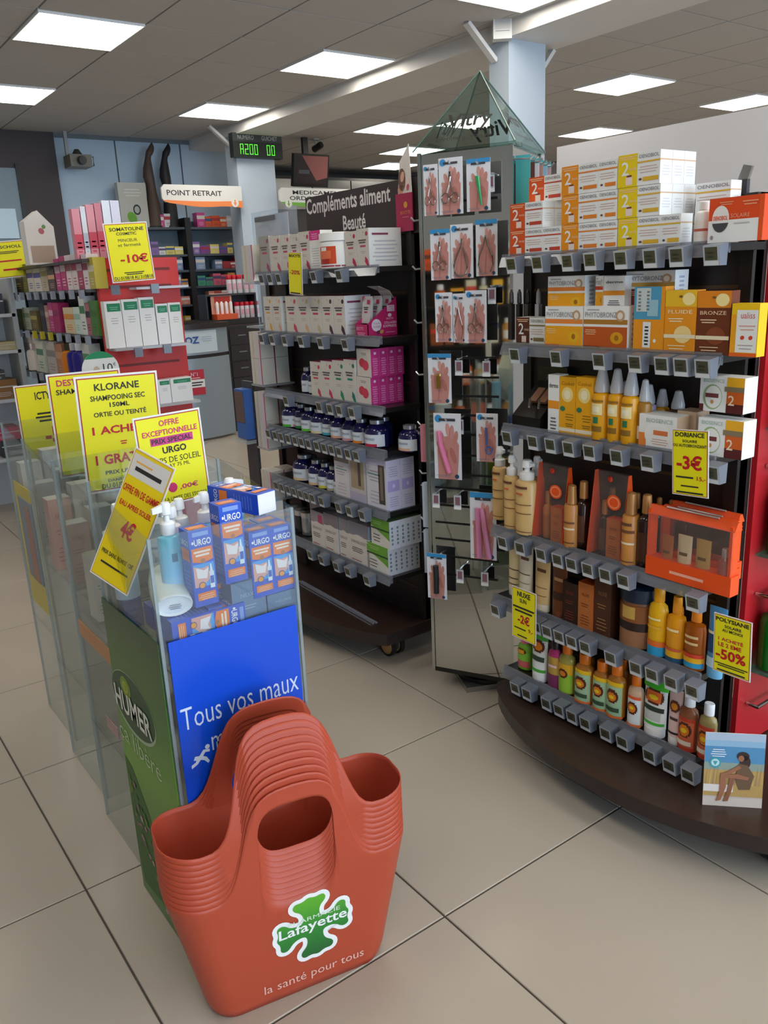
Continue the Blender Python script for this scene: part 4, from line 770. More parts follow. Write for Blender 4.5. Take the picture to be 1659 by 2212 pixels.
# fifth shelf
for i, (x, wd_, X_, c) in enumerate(((637, 28, 0, 'e8c898'), (669, 21, 0, 'e8c090'), (690, 20, 0, 'd8d040'), (708, 20, 0, 'b0a890'), (723, 18, 0, 'c8d0d8'))):
    vial(4, x, 1043+(x-637)*.37, wd_, c, ['large blue bottle with a tan label foot, left end of fifth shelf', 'blue bottle with a peach label foot, fifth shelf', 'blue bottle with a yellow label foot, fifth shelf', 'blue bottle with a grey label foot, fifth shelf', 'blue bottle touching the white cosmetic carton, fifth shelf'][i], X_, 54)
for i, x in enumerate((646, 662, 676, 690, 704)): vial(4, x, 1030+(x-646)*.32, 17, 'dfe4ea', f'blue bottle in the rear rows of the fifth shelf, {ORD[i]} from the left', .045+.02*(i % 2), 46)
def s_cosm(g, w, d, h, body, top, win): 
    boxbody(g, w, d, h, M(body, .42)); F = FRONT(d); g.rect(F, -w/2, h*.86, w/2, h, M(top, .42)); g.lines(F, -w*.36, h*.55, w*.2, h*.8, 4, M('a8a0b0', .5), 1, .3); g.rect(F, -w*.4, h*.68, w*.36, h*.70, M('5a9a8a', .5), 2); g.lines(F, -w*.36, h*.1, w*.3, h*.4, 4, M('c0b8c4', .5), 1, .3)
    if win: g.rect(F, w*.12, h*.12, w*.42, h*.9, M('4a403a', .3), 2); g.rect(F, w*.2, h*.2, w*.34, h*.86, M('8a7c70', .3, .4), 3)
    R = RIGHT(w); g.rect(R, -d/2, 0, d/2, h, M('d4d0e6', .42), 1); g.rect(R, -d*.42, h*.38, d*.42, h*.6, M('b4a8dc', .42), 2); g.disc(R, 0, h*.49, d*.1, h*.04, M('d8d0f0', .5), 3, 12); g.lines(R, -d*.34, h*.68, d*.34, h*.9, 5, M('a8a4bc', .5), 2, .3); g.lines(R, -d*.34, h*.08, d*.34, h*.3, 5, M('a8a4bc', .5), 2, .3)
on2(4, 727, 758, 1090, 1003, .05, st(s_cosm, 'ded8dc', '8a7c78', 0), 'white cosmetic carton with a taupe top, fifth shelf')
def s_clear(g, w, d, h): boxbody(g, w, d, h, M('cfc8c8', .3)); F = FRONT(d); g.rect(F, -w*.4, h*.28, w*.4, h*.97, M('b09a80', .35)); g.rect(F, w*.05, h*.35, w*.22, h*.9, M('5a4c42', .35), 2); g.rect(F, -w/2, 0, w/2, h*.2, M('bdb4cc', .4), 2)
on2(4, 759, 793, 1102, 998, .03, s_clear, 'slim pack showing a brow pencil, between white cartons')
yc, z, w, h = slot(796, 838, 1120, 1015, G2F)
for i in range(2): carton(['front white and lavender carton with a dark window, right end', 'second lavender-sided carton directly behind the windowed one'][i], (G2F+.03+i*.061, yc, S2[4]+.0005), w, .06, h, st(s_cosm, 'e0dde6', 'c4bcd8', 1), group='lavender-sided cartons')
# sixth shelf
for i, (x, c) in enumerate(((632, 'a8acb0'), (650, '4a4c50'), (664, 'b4b8bc'))):
    loc, w, h = put(5, x-9, x+9, 1140+(x-632)*.4, 1092, .03, G2F+.05, S2, G2F); bottle(['silver metal canister at the left end of the lowest shelf', 'dark metal canister between two silver ones', 'bright silver canister left of the grey-topped cartons'][i], (loc[0], loc[1], S2[5]+.0005), w, .10, 'jar', M(c, .2, .8), M('d0d2d4', .2, .8), cat='canister', name='canister', group='metal canisters')
def s_greytop(g, w, d, h, top, acc): boxbody(g, w, d, h, M('dcd4cc', .42)); F = FRONT(d); g.rect(F, -w/2, h*.68, w/2, h, M(top, .42)); g.poly(F, [(-w/2, h*.6)]+[(-w/2+w*k/10, h*.6+h*.12*math.sin(math.pi*k/10)) for k in range(11)]+[(w/2, h*.6)], M('dcd4cc', .42), 2); g.rect(F, w*.08, h*.7, w*.4, h*.92, M(acc, .42), 2); g.text(F, 'DENSILOGY', -w*.38, h*.5, w*.36, h*.57, M('8a8480', .5), 3); g.lines(F, -w*.38, h*.28, w*.2, h*.42, 3, M('5a5654', .5), 2, .4); g.rect(F, -w*.4, h*.07, w*.1, h*.09, M('a83a58', .5), 2); g.rect(RIGHT(w), -d/2, h*.68, d/2, h, M('8c9cb0', .42), 1); g.rect(RIGHT(w), -d/2, 0, d/2, h*.68, M('dfe2ee', .42), 1); g.rect(TOP(h), -w/2, -d/2, w/2, d/2, M('8a8488', .42), 1)
for i, (xl, xr, yb, yt, tp, ac) in enumerate(((676, 703, 1186, 1112, '9a9098', 'c03a68'), (704, 733, 1198, 1118, '8a7c84', '8a7c84'), (736, 757, 1208, 1126, '8c8890', '8c8890'), (758, 800, 1229, 1143, '878490', '878490'))):
    for j in range(2): on2(5, xl, xr, yb, yt, .05, st(s_greytop, tp, ac), [['first', 'second', 'third', 'fourth'][i], 'rear '+['first', 'second', 'third', 'fourth'][i]][j]+' grey-topped hair carton from the left, lowest shelf', X=G2F+j*.052, group='grey-topped cartons')
def s_green(g, w, d, h): boxbody(g, w, d, h, M('e2ded6', .42)); F = FRONT(d); g.poly(F, [(-w/2, h), (-w/2, h*.72), (w*.3, h*.4), (w/2, h*.3), (w/2, h)], M('6aa832', .42), 1); g.lines(F, -w*.4, h*.8, w*.1, h*.94, 2, M('a8d080', .5), 2, .4); g.rect(F, -w/2, h*.6, w/2, h*.66, M('2a4a2a', .5), 2); g.lines(F, -w*.4, h*.16, 0, h*.5, 3, M('4a4a48', .5), 2, .25); R = RIGHT(w); g.rect(R, -d/2, 0, d/2, h, M('d8dae4', .42), 1); g.lines(R, -d*.2, h*.15, d*.2, h*.85, 5, M('7a8a90', .5), 2, .6); g.rect(TOP(h), -w/2, -d/2, w/2, d/2, M('6a8a5a', .42), 1)
for r in range(2):
    yc, z, w, h = slot(796+r*8, 840+r*3, 1244-r*52, 1186-r*52, G2F)
    for i in range(6): carton(['frontmost', 'second', 'third', 'fourth', 'fifth', 'rearmost'][i]+f' green and white slim carton, {["lower", "upper"][r]} row', (G2F+.0115+i*.0235, yc, S2[5]+.0005+r*(h+.0008)), w, .023, h, s_green, group='green and white cartons stacked two high')
# spare clear rail lying on the base
p = at(640, 1255, Z=.15); q_ = at(800, 1345, Z=.15)
g = MB(); dd = Vector((q_.x-p.x, q_.y-p.y, 0)); 
for k, z in ((0, .004), (.012, .010), (.024, .004)):
    n_ = Vector((-dd.y, dd.x, 0)).normalized()*k
    g.hexa([(n_.x, n_.y, 0), (n_.x+dd.x, n_.y+dd.y, 0), (n_.x*1.3+dd.x, n_.y*1.3+dd.y, 0), (n_.x*1.3, n_.y*1.3+.004, 0)], [(n_.x, n_.y, z), (n_.x+dd.x, n_.y+dd.y, z), (n_.x*1.3+dd.x, n_.y*1.3+dd.y, z), (n_.x*1.3, n_.y*1.3+.004, z)], M('8a8c98', .25))
tag(g.build('loose_rail', None, None, (p.x, p.y, .1395)), 'loose grey plastic shelf rail lying on the gondola base', 'rail')
# header sign and the portrait card
t = thing('header_sign', 'dark header board with white letters above the supplement gondola', 'sign', (G1X+.005, 2.5, 1.51))
pz0 = 1.49; A_ = at(846, 392, X=G1X); B_ = at(661, 428, X=G1X)
g = MB(); g.hexa([(G1X-.004, 2.16, pz0), (G1X+.006, 2.16, pz0), (G1X+.006, B_.y, pz0), (G1X-.004, B_.y, pz0)], [(G1X-.004, 2.16, A_.z), (G1X+.006, 2.16, A_.z), (G1X+.006, B_.y, B_.z), (G1X-.004, B_.y, B_.z)], M('34292b', .5)); wb(g, 'board', t)
F_ = FR((G1X-.004, B_.y, 0), (0, -1, 0), (0, 0, 1)); g = MB(); LW = M('e6e4e2', .55); W_ = B_.y-A_.y
g.text(F_, 'Compléments aliment', .006, 1.580, W_-.004, min(A_.z, B_.z)-.006, LW, 2, .02); wb(g, 'lettering', t); g = MB(); g.text(F_, 'Beauté', W_*.46, 1.524, W_*.72, 1.574, LW, 2, .02); wb(g, 'lettering', t)
t = thing('portrait_card', 'upright pink advertising card with a portrait leaflet, end of the dark sign', 'card', (G1X-.02, 2.212, 1.497), -math.pi/2)
g = MB(); g.box(-.05, .034, -.002, .002, 0, .115, M('b02454', .5)); F_ = FRONT(.004); g.text(F_, 'BIOCYTE', -.026, .052, .026, .062, M('e8a050', .5), 2); g.lines(F_, -.02, .042, .02, .047, 1, M('e080a0', .5), 2); g.disc(F_, .002, .08, .010, .010, M('e8a838', .5), 2, 12); g.build('holder', t)
g = MB(); g.hexa([(-.038, -.001, .110), (.034, -.001, .110), (.034, .001, .110), (-.038, .001, .110)], [(-.044, .014, .212), (-.002, .02, .262), (-.002, .022, .262), (-.044, .016, .212)], M('dcd6d2', .4))
e_ = Vector((-.006, .014, .102)); Fp = FR((-.04, -.0012, .112), (1, 0, 0), (0, .14, 1)); g.disc(Fp, .018, .045, .018, .036, M('6a4632', .5), 2, 16, .2); g.disc(Fp, .020, .054, .010, .016, M('d8a68c', .5), 3, 14); g.disc(Fp, .016, .016, .016, .016, M('c89078', .5), 2, 12); g.rect(Fp, .038, .012, .060, .05, M('e8d4cc', .5), 1); g.disc(Fp, .052, .02, .007, .01, M('c04a68', .5), 2, 10); g.build('leaflet', t)
# ================================================================ mirrored spinner with blister packs
TC = Vector((1.805, 1.935, 0)); TA = math.radians(117.5); TH = .138; TZ0, TZ1 = .062, 1.69
dL = Vector((math.cos(TA), math.sin(TA), 0)); dR = Vector((dL.y, -dL.x, 0))      # near->left, near->right
NEAR = TC-TH*(dL+dR); LEFT = NEAR+2*TH*dL
MIRR = M('c9cbc8', .03, 1.); TRIM = M('15130f', .35); GLASS = CLEAR('dde9e4', .07, .02)
t = thing('spinner_display', 'mirrored rotating display tower with a glass pyramid top', 'display stand', (TC.x, TC.y, 0), TA-math.pi)
# local frame: x runs left->near along the visible face, face at y=-TH
MB().prism([(-.105, -.105), (.105, -.105), (.105, .105), (-.105, .105)], 0, .018, M('a8a49c', .25, .8)).build('foot_plate', t)
t.children[-1].rotation_euler = (0, 0, math.radians(38))
MB().lathe([(.10, .018), (.105, .02), (.105, .032), (.085, .04), (.085, .058)], M('2c2a2c', .3, .5), 32).build('turntable', t, 40)
MB().box(-TH, TH, -TH, TH, .058, .074, TRIM).build('bottom_trim', t)
for i, (a, b_) in enumerate((((-TH+.006, -TH), (TH-.006, -TH)), ((TH, -TH+.006), (TH, TH-.006)), ((TH-.006, TH), (-TH+.006, TH)), ((-TH, TH-.006), (-TH, -TH+.006)))):
    n = Vector((b_[1]-a[1], -(b_[0]-a[0]), 0)).normalized(); A_ = Vector((*a, .074)); B_ = Vector((*b_, .074)); up = Vector((0, 0, TZ1-.074))
    MB().hexa([tuple(A_), tuple(B_), tuple(B_-n*.004), tuple(A_-n*.004)], [tuple(A_+up), tuple(B_+up), tuple(B_-n*.004+up), tuple(A_-n*.004+up)], MIRR).build('mirror_panel', t)
for sx, sy in ((-1, -1), (1, -1), (1, 1), (-1, 1)):
    MB().box(sx*TH-.005, sx*TH+.005, sy*TH-.005, sy*TH+.005, .06, TZ1+.004, M('c2c8c6', .12, 1.)).build('corner_profile', t)
def face_uv(px, py):
    """pixel -> (x along face, z) on the visible face plane"""
    nrm = dL.cross(Vector((0, 0, 1))); d = CF+CR*((px-829.5)/F_PX)-CU*((py-1106)/F_PX); k = (NEAR-EYEP).dot(nrm)/d.dot(nrm); p = EYEP+d*k
    return TH-(p-NEAR).dot(dL), p.z
SLOTM = M('0d0c0c', .5)
for x0, x1, y in ((979, 1078, 773), (979, 1078, 815), (979, 1078, 856), (992, 1078, 898), (992, 1078, 940), (992, 1078, 985), (1000, 1078, 1028), (940, 1078, 1057), (940, 1078, 1095), (941, 1078, 1133), (941, 1078, 1169), (925, 1078, 1205), (941, 1075, 1245), (1000, 1075, 430), (940, 1075, 700), (985, 1075, 560)):
    a, z = face_uv((x0+x1)/2, y); a0, _ = face_uv(x0, y); a1, _ = face_uv(x1, y)
    MB().box(a0, min(a1, TH-.008), -TH-.001, -TH+.001, z-.0035, z+.0035, SLOTM).build('slot', t)
# glass pyramid
PB = .152; apex = Vector((0, 0, 1.915)); GZ = 1.698; cs = [(-PB, -PB), (PB, -PB), (PB, PB), (-PB, PB)]
MB().box(-PB, PB, -PB, PB, GZ-.006, GZ, CLEAR('b9d2c8', .1, .02)).build('glass_shelf', t)
for i in range(4):
    A_ = Vector((*cs[i], GZ)); B_ = Vector((*cs[(i+1) % 4], GZ)); n = (B_-A_).cross(apex-A_).normalized(); e = n*.004
    g = MB(); g.add([tuple(A_), tuple(B_), tuple(apex), tuple(A_-e), tuple(B_-e), tuple(apex-e)], [(0, 1, 2), (5, 4, 3), (0, 3, 4, 1), (1, 4, 5, 2), (2, 5, 3, 0)], GLASS)
    pn = g.build('glass_pane', t)
    u_ = (B_-A_).normalized(); m_ = (A_+B_)/2; w_ = (apex-m_).normalized(); F_ = (m_, u_, w_, n)
    g = MB(); IK = M('23211f', .5); g.text(F_, 'Vitry', -.066, .055, .07, .118, IK, 1, .02); g.build('lettering', pn); g = MB(); g.text(F_, 'Lifetime guarantee', -.085, .022, .08, .042, IK, 1); g.build('lettering', pn)
for i in range(4):
    A_ = Vector((*cs[i], GZ)); MB().tube([tuple(A_), tuple(apex)], .0022, M('4f6a60', .2), 5).build('glass_edge', t)
# hooks and packs
CARD = M('e4e2e6', .4); SKIN = M('c98a80', .5); SKIN2 = M('b87468', .5); STEEL = M('a09a92', .22, .9); BLUEH = M('3a92cc', .4); HOOK = CLEAR('d8dce0', .15, .08, .3)
def hand(g, F, w, h):
    """printed photo of a hand on the card"""
    g.poly(F, [(-w*.36, 0), (w*.34, 0), (w*.40, h*.34), (w*.42, h*.58), (w*.2, h*.74), (-w*.18, h*.70), (-w*.38, h*.5)], SKIN, 1)
    for i, (x, z, a, l) in enumerate(((.02, .82, .25, .2), (.16, .78, -.1, .22), (.3, .70, -.35, .2), (-.2, .70, .6, .18), (-.3, .56, .9, .14))):
        g.disc(F, w*x, h*z, w*.085, h*l*.55, M(['d49a8e', 'cc8e84', 'c48478', 'd09488', 'c88a7e'][i], .5), 2, 12, a*.5)
    g.poly(F, [(-w*.1, h*.05), (-w*.04, h*.05), (w*.02, h*.5), (-w*.03, h*.5)], SKIN2, 3); g.disc(F, w*.2, h*.4, w*.1, h*.14, SKIN2, 3, 12, .3)
def tool(mb, kind, w, h, y):
    P = lambda x, z: (w*x, y, h*z)
    if kind == 'scissors':
        for s_ in (-1, 1):
            mb.tube([P(.12*s_, .42), P(.02*s_, .58), P(-.03*s_, .74), P(-.01*s_, .84)], w*.03, STEEL, 5)
            mb.tube([P(.2*s_+.15*math.cos(a), .32+.10*math.sin(a)) for a in [2*math.pi*k/14 for k in range(15)]], w*.026, STEEL, 5)
    elif kind == 'nippers':
        for s_ in (-1, 1): mb.tube([P(.0, .80), P(.06*s_, .70), P(.10*s_, .62), P(.30*s_, .40), P(.34*s_, .22), P(.2*s_, .08)], w*.034, STEEL, 5)
    elif kind == 'pliers':
        mb.tube([P(.05, .82), P(.0, .66), P(-.2, .46), P(-.32, .28), P(-.28, .10), P(0, .04), P(.22, .08), P(.28, .24), P(.18, .48), P(.08, .64)], w*.035, STEEL, 5)
    elif kind == 'tweezers': mb.hexa([P(-.1, .74), P(.08, .74), P(.2, .12), P(.12, .12)], [(a, y-.004, c) for a, _, c in (P(-.06, .74), P(.04, .74), P(.18, .12), P(.14, .12))], M('3fa86a', .3, .3))
    elif kind == 'clipper': mb.hexa([P(-.09, .34), P(.09, .34), P(.09, .62), P(-.09, .62)], [(a, y-.005, c) for a, _, c in (P(-.08, .34), P(.08, .34), P(.08, .62), P(-.08, .62))], M('b8964a', .25, .8)); mb.lathe([(w*.1, h*.62), (w*.1, h*.67)], M('d0b060', .2, .8), 12, 1, .4, 0, y)
    elif kind == 'pink_file': mb.tube([P(-.28, .82), P(-.22, .6), P(-.1, .4), P(.08, .12)], w*.09, M('e87fa6', .25), 8)
    elif kind == 'blue': mb.tube([P(0, .8), P(.02, .4)], w*.06, M('5a6a9a', .3), 6); mb.tube([P(.12+.14*math.cos(a), .28+.08*math.sin(a)) for a in [2*math.pi*k/12 for k in range(13)]], w*.04, M('4a6ab0', .3), 5)
    elif kind == 'two_files':
        for x0_, x1_ in ((-.18, -.14), (-.02, .26)): mb.tube([P(x0_, .86), P(x1_, .04)], w*.10, M('d884a8', .35), 6)
    elif kind == 'black': mb.tube([P(0, .16), P(.02, .5), P(0, .84)], w*.14, M('1c2422', .25), 8)
packs = [(917, 948, 355, 467, 'scissors', 'blister card with nail scissors, top left by the tower edge', 'blue'), (950, 1001, 340, 465, 'scissors', 'blister card with large-looped scissors in the top row', ''), (1009, 1060, 342, 458, 'tweezers', 'blister card with green tweezers in the top row', 'bar'),
         (932, 974, 495, 606, 'scissors', 'blister card with fine scissors, left of second row', 'bar'), (975, 1023, 484, 602, 'pliers', 'blister card with big steel nippers, middle of second row', ''), (1029, 1075, 474, 597, 'nippers', 'blister card with cuticle nippers, right of second row', 'bar'),
         (942, 979, 632, 739, 'scissors', 'blister card with curved scissors, left of third row', ''), (980, 1007, 634, 740, 'nippers', 'narrow blister card with small nippers, middle of third row', ''), (1007, 1052, 627, 741, 'scissors', 'blister card with straight scissors, right of third row', ''),
         (927, 976, 764, 870, 'clipper', 'blister card with a gold nail clipper, fourth row', 'bar'), (940, 998, 893, 1033, 'pink_file', 'blister card with a long pink foot file', ''), (1030, 1076, 893, 996, 'blue', 'blister card with a small blue-handled tool', ''),
         (1017, 1073, 1064, 1205, 'two_files', 'large blister card with pink nail files, near the bottom', 'bar'), (925, 966, 1196, 1290, 'black', 'lowest blister card with a black oval tool', 'bar')]
for xl, xr, yt, yb, kind, lab, hd in packs:
    a0, z0 = face_uv(xl, yb); a1, _ = face_uv(xr, yb); _, z1 = face_uv((xl+xr)/2, yt); w = a1-a0; h = z1-z0; xc = (a0+a1)/2
    proud = .055
    loc = t.location+Matrix.Rotation(TA-math.pi, 3, 'Z') @ Vector((xc, -TH-proud, z0))
    # further from the wall means nearer the eye: keep the same outline
    k_ = ((loc-EYEP).length/((NEAR+(LEFT-NEAR)*((TH-xc)/(2*TH))+Vector((0, 0, z0)))-EYEP).length)
    c = EYEP+((t.location+Matrix.Rotation(TA-math.pi, 3, 'Z') @ Vector((xc, -TH, z0)))-EYEP)*k_; w *= k_; h *= k_
    q_ = thing('blister_pack', lab, 'blister pack', c, TA-math.pi, 'manicure tools hung on the mirrored tower')
    g = MB(); g.box(-w/2, w/2, -.0008, .0008, 0, h, CARD); F_ = FR((0, -.0008, 0), (1, 0, 0), (0, 0, 1)); hand(g, F_, w, h*.92)
    if hd == 'bar': g.rect(F_, -w/2, h*.92, w/2, h, BLUEH, 4)
    else: g.disc(F_, -w*.32, h*.92, w*.13, w*.13, BLUEH, 4, 14)
    g.rect(F_, -w*.3, h*.885, w*.3, h*.925, M('5a5a60', .3, .5), 5); g.lines(F_, -w*.42, h*.03, w*.1, h*.08, 2, M('8a8a98', .5), 4, .3); g.disc(F_, w*.33, h*.05, w*.08, w*.08, M('2a4a6a', .4), 4, 12)
    g.build('backing_card', q_); g = MB(); tool(g, kind, w, h*.9, -.009); g.build('tool', q_, 40)
    MB().tube([(0, .054/1., h*.93), (0, .0, h*.905), (0, -.012, h*.905), (0, -.016, h*.93)], .0028, M('c6c9cc', .15, .7), 6).build('hook', q_)
# small price tickets on the spinner's free hooks
for i, (x, y) in enumerate(((999, 794), (1058, 796), (950, 1078), (996, 1082), (1001, 1240), (1054, 1246), (1001, 920), (1070, 640), (1067, 400))):
    a, z = face_uv(x, y); loc = t.location+Matrix.Rotation(TA-math.pi, 3, 'Z') @ Vector((a, -TH-.03, z-.02))
    q_ = thing('ticket_hook', ['first', 'second', 'third', 'fourth', 'fifth', 'sixth', 'seventh', 'eighth', 'ninth'][i]+' small hook ticket on the mirrored tower, '+['left under the third row', 'right under the third row', 'left above the pink files', 'beside the large pink file card', 'middle near the bottom', 'right near the bottom', 'beside the foot file', 'right of the third row', 'right of the green tweezers'][i], 'ticket', loc, TA-math.pi, 'hook tickets on the tower')
    g = MB(); g.box(-.012, .012, -.0006, .0006, 0, .045, M('c9cad2', .4)); F_ = FR((0, -.0006, 0), (1, 0, 0), (0, 0, 1)); g.rect(F_, -.008, .014, .008, .04, M('8a6068', .5)); g.rect(F_, -.012, 0, .012, .01, WHITE, 2); g.build('ticket', q_)
    MB().tube([(0, .03, .05), (0, .0, .048), (0, -.01, .05)], .0028, M('c6c9cc', .15, .7), 6).build('hook', q_)
# packs hanging on the next face, seen edge-on
for i in range(6):
    x = TH+.03+.014*i*0; yy = -TH+.03+i*.043
    loc = t.location+Matrix.Rotation(TA-math.pi, 3, 'Z') @ Vector((TH+.014, yy, 1.52))
    q_ = thing('blister_pack', f'blister card seen edge-on under the pyramid corner, {ORD[i]} from the near edge', 'blister pack', loc, TA-math.pi, 'cards on the right face of the tower')
    c_ = ['4aa8a4', '6a4038', 'e4dce0', 'b98a80', '9ac0d8', 'c9a0a0'][i]
    g = MB(); g.box(-.012, .03, -.001, .001, 0, .14, M(c_, .4)); g.box(-.012, .03, -.0014, .0014, .13, .145, M('4ab0b4', .4)); g.build('backing_card', q_)
    MB().tube([(-.013, 0, .137), (.03, 0, .134), (.04, 0, .142)], .003, M('c6c9cc', .15, .7), 6).build('hook', q_)

# empty hooks and edge-on cards on the face turned away to the left
for z in (1.52, 1.38, 1.22, 1.06, .90, .74, .58):
    for k in range(2):
        y = -TH+.05+k*.12; MB().tube([(-TH, y, z), (-TH-.045, y, z-.004), (-TH-.055, y, z+.006)], .003, M('c6c9cc', .15, .7), 6).build('hook', t)
for i, (z, h, c_) in enumerate(((.78, .12, 'd98a98'), (.56, .15, 'c9d4e8'), (.40, .15, 'c4cfe4'))):
    loc = t.location+Matrix.Rotation(TA-math.pi, 3, 'Z') @ Vector((-TH-.014, -TH+.045, z))
    q_ = thing('blister_pack', ['pink blister card edge-on at the left edge of the tower', 'pale blue blister cards edge-on at the left edge of the tower, upper', 'pale blue blister cards edge-on at the left edge of the tower, lower'][i], 'blister pack', loc, TA-math.pi, 'cards on the left face of the tower')
    MB().box(-.022, .010, -.02, .0, 0, h, M(c_, .35)).build('backing_card', q_); MB().tube([(.013, -.01, h-.008), (-.03, -.01, h-.01)], .003, M('c6c9cc', .15, .7), 6).build('hook', q_)
# ================================================================ acrylic counter bins in a row, with what is in them
ACR = CLEAR('eef3f3', .10, .03); EDGE = M('a9c8cc', .15)
def sheet(mb, P, th, m):
    """flat acrylic sheet through four points, thickened"""
    P = [Vector(p) for p in P]; n = (P[1]-P[0]).cross(P[2]-P[0]).normalized()*th
    return mb.hexa([tuple(p) for p in P], [tuple(p+n) for p in P], m)
def bin_(label, x0, x1, y0, y1, zf, zfr, zbk, front=None, side=None, floorz=.72):
    t = thing('acrylic_bin', label, 'display bin', ((x0+x1)/2, (y0+y1)/2, 0))
    def pane(name, P): 
        o = wb(sheet(MB(), P, .004, ACR), name, t)
        return o
    pane('front_pane', [(x0, y0, 0), (x1, y0, 0), (x1, y0, zfr), (x0, y0, zfr)])
    pane('left_pane', [(x0, y1, 0), (x0, y0, 0), (x0, y0, zfr), (x0, y1, zbk)])
    pane('right_pane', [(x1, y0, 0), (x1, y1, 0), (x1, y1, zbk), (x1, y0, zfr)])
    pane('back_pane', [(x1, y1, 0), (x0, y1, 0), (x0, y1, zbk), (x1, y1, zbk)])
    wb(MB().box(x0+.005, x1-.005, y0+.005, y1-.005, floorz-.006, floorz, CLEAR('dfe6e6', .1, .05, .1)), 'bin_floor', t)
    for x in (x0, x1):
        for y, z in ((y0, zfr), (y1, zbk)): wb(MB().box(x-.003, x+.003, y-.003, y+.003, 0, z, CLEAR('a9bcc0', .2, .05, .3)), 'edge_strip', t)
    return t
BX_0, BX_1, BY_0, BY_1 = .472, .762, 1.368, 1.685
b1 = bin_('clear acrylic bin with blue front panel and green side panel', BX_0, BX_1, BY_0, BY_1, 0, .935, .985, floorz=.69)
# blue poster inside the front pane, green one inside the left pane
def GRAD2(name, stops, ang):
    m = bpy.data.materials.new(name); m.use_nodes = True; nt = m.node_tree; b = nt.nodes['Principled BSDF']; b.inputs['Roughness'].default_value = .3
    tc = nt.nodes.new('ShaderNodeTexCoord'); mp = nt.nodes.new('ShaderNodeMapping'); sp = nt.nodes.new('ShaderNodeSeparateXYZ'); cr = nt.nodes.new('ShaderNodeValToRGB')
    mp.inputs['Rotation'].default_value = ang; nt.links.new(tc.outputs['Generated'], mp.inputs[0]); nt.links.new(mp.outputs[0], sp.inputs[0]); nt.links.new(sp.outputs['Z'], cr.inputs[0]); nt.links.new(cr.outputs[0], b.inputs['Base Color'])
    e = cr.color_ramp.elements
    while len(e) < len(stops): e.new(.5)
    for k, (p, c) in enumerate(stops): e[k].position = p; e[k].color = (*[lin(int(c[i:i+2], 16)) for i in (0, 2, 4)], 1)
    return m
BLUE = GRAD2('blue_poster', [(0, '0a3fc0'), (1, '0a4ed0')], (0, 0, 0)); pz = .735
bp = wb(MB().box(BX_0+.010, BX_1-.010, BY_0-.0065, BY_0-.0048, .01, pz, BLUE), 'blue_poster', b1)
F_ = FR((0, BY_0-.0065, 0), (1, 0, 0), (0, 0, 1)); LWH = M('d3dcec', .5)
def ptxt(s_, px0, px1, pyb, pyt, bold=0.):
    a = at(px0, pyb, Y=BY_0+.006); c = at(px1, pyt, Y=BY_0+.006); return a, c
g = MB()
p0 = at(390, 1567, Y=BY_0); p1 = at(641, 1452, Y=BY_0)
zb = (p0.z+at(641, 1497, Y=BY_0).z)/2
def out_(nm):
    global g
    g.v = [(x-b1.location.x, y-b1.location.y, z) for x, y, z in g.v]; link(nm, g.mesh(nm), bp); g = MB()
g.text(F_, 'Tous vos maux', p0.x, zb, p1.x-.002, zb+.046, LWH, 1, -.005); out_('lettering'); g.text(F_, 'méritent', p0.x+.055, zb-.062, p1.x-.06, zb-.020, LWH, 1, -.005)
out_('lettering')
# running-figure emblem and the brand word
q0 = at(412, 1662, Y=BY_0); s_ = .036
def em(pts): g.poly(F_, [(q0.x+x*s_, q0.z+z*s_) for x, z in pts], LWH, 1)
em([(.0, .1), (.35, .25), (.55, .45), (.75, .35), (.95, .1), (1.05, .2), (.9, .5), (.7, .62), (.85, .8), (1.1, .75), (1.12, .9), (.75, .98), (.5, .7), (.25, .75), (.15, .55), (.3, .5), (.25, .4), (0, .3)]); g.disc(F_, q0.x+1.0*s_, q0.z+1.08*s_, .14*s_, .14*s_, LWH, 1, 12)
out_('emblem_print'); g.text(F_, 'URGO', q0.x+.055, q0.z-.008, q0.x+.20, q0.z+.042, LWH, 1, .03)
out_('lettering')
gp = wb(MB().box(BX_0-.0068, BX_0-.0048, BY_0+.002, BY_1-.002, .005, pz, GRAD2('green_poster', [(0, '3a7a24'), (.2, '2f6a20'), (.5, '6aa620'), (.72, '3f7a22'), (1, '1f4a20')], (0, 0, 0))), 'green_poster', b1)
Fg = FR((BX_0-.0068, BY_1, 0), (0, -1, 0), (0, 0, 1)); L_ = BY_1-BY_0
def gq(px, py): p = at(px, py, X=BX_0+.006); return BY_1-p.y, p.z
g = MB(); cx, cz = gq(300, 1523)
g.disc(Fg, cx, cz, .128, .072, M('a9c4a0', .4), 1, 32); g.disc(Fg, cx, cz+.003, .124, .067, M('174a24', .4), 2, 32); g.disc(Fg, cx-.03, cz+.034, .03, .024, M('6f9a1c', .4), 3, 20); g.disc(Fg, cx-.03, cz+.034, .016, .014, M('b0bc30', .4), 4, 16); g.disc(Fg, cx-.03, cz+.034, .009, .008, M('8aa824', .4), 5, 12)
g.text(Fg, 'HUMER', cx-.105, cz-.035, cx+.105, cz+.018, M('eceee6', .5), 6, .02)
g.v = [(x-b1.location.x, y-b1.location.y, z) for x, y, z in g.v]; link('emblem_print', g.mesh('emblem_print'), gp); g = MB(); tx, tz = gq(312, 1610); g.text(Fg, 'ça', tx-.115, tz-.030, tx-.055, tz+.008, M('cfdcc0', .5), 2, -.01); g.v = [(x-b1.location.x, y-b1.location.y, z) for x, y, z in g.v]; link('lettering', g.mesh('lettering'), gp); g = MB(); g.text(Fg, 'libère', tx-.028, tz-.022, tx+.125, tz+.022, M('cfdcc0', .5), 2, -.01)
random.seed(3); g.v = [(x-b1.location.x, y-b1.location.y, z) for x, y, z in g.v]; link('lettering', g.mesh('lettering'), gp); g = MB()
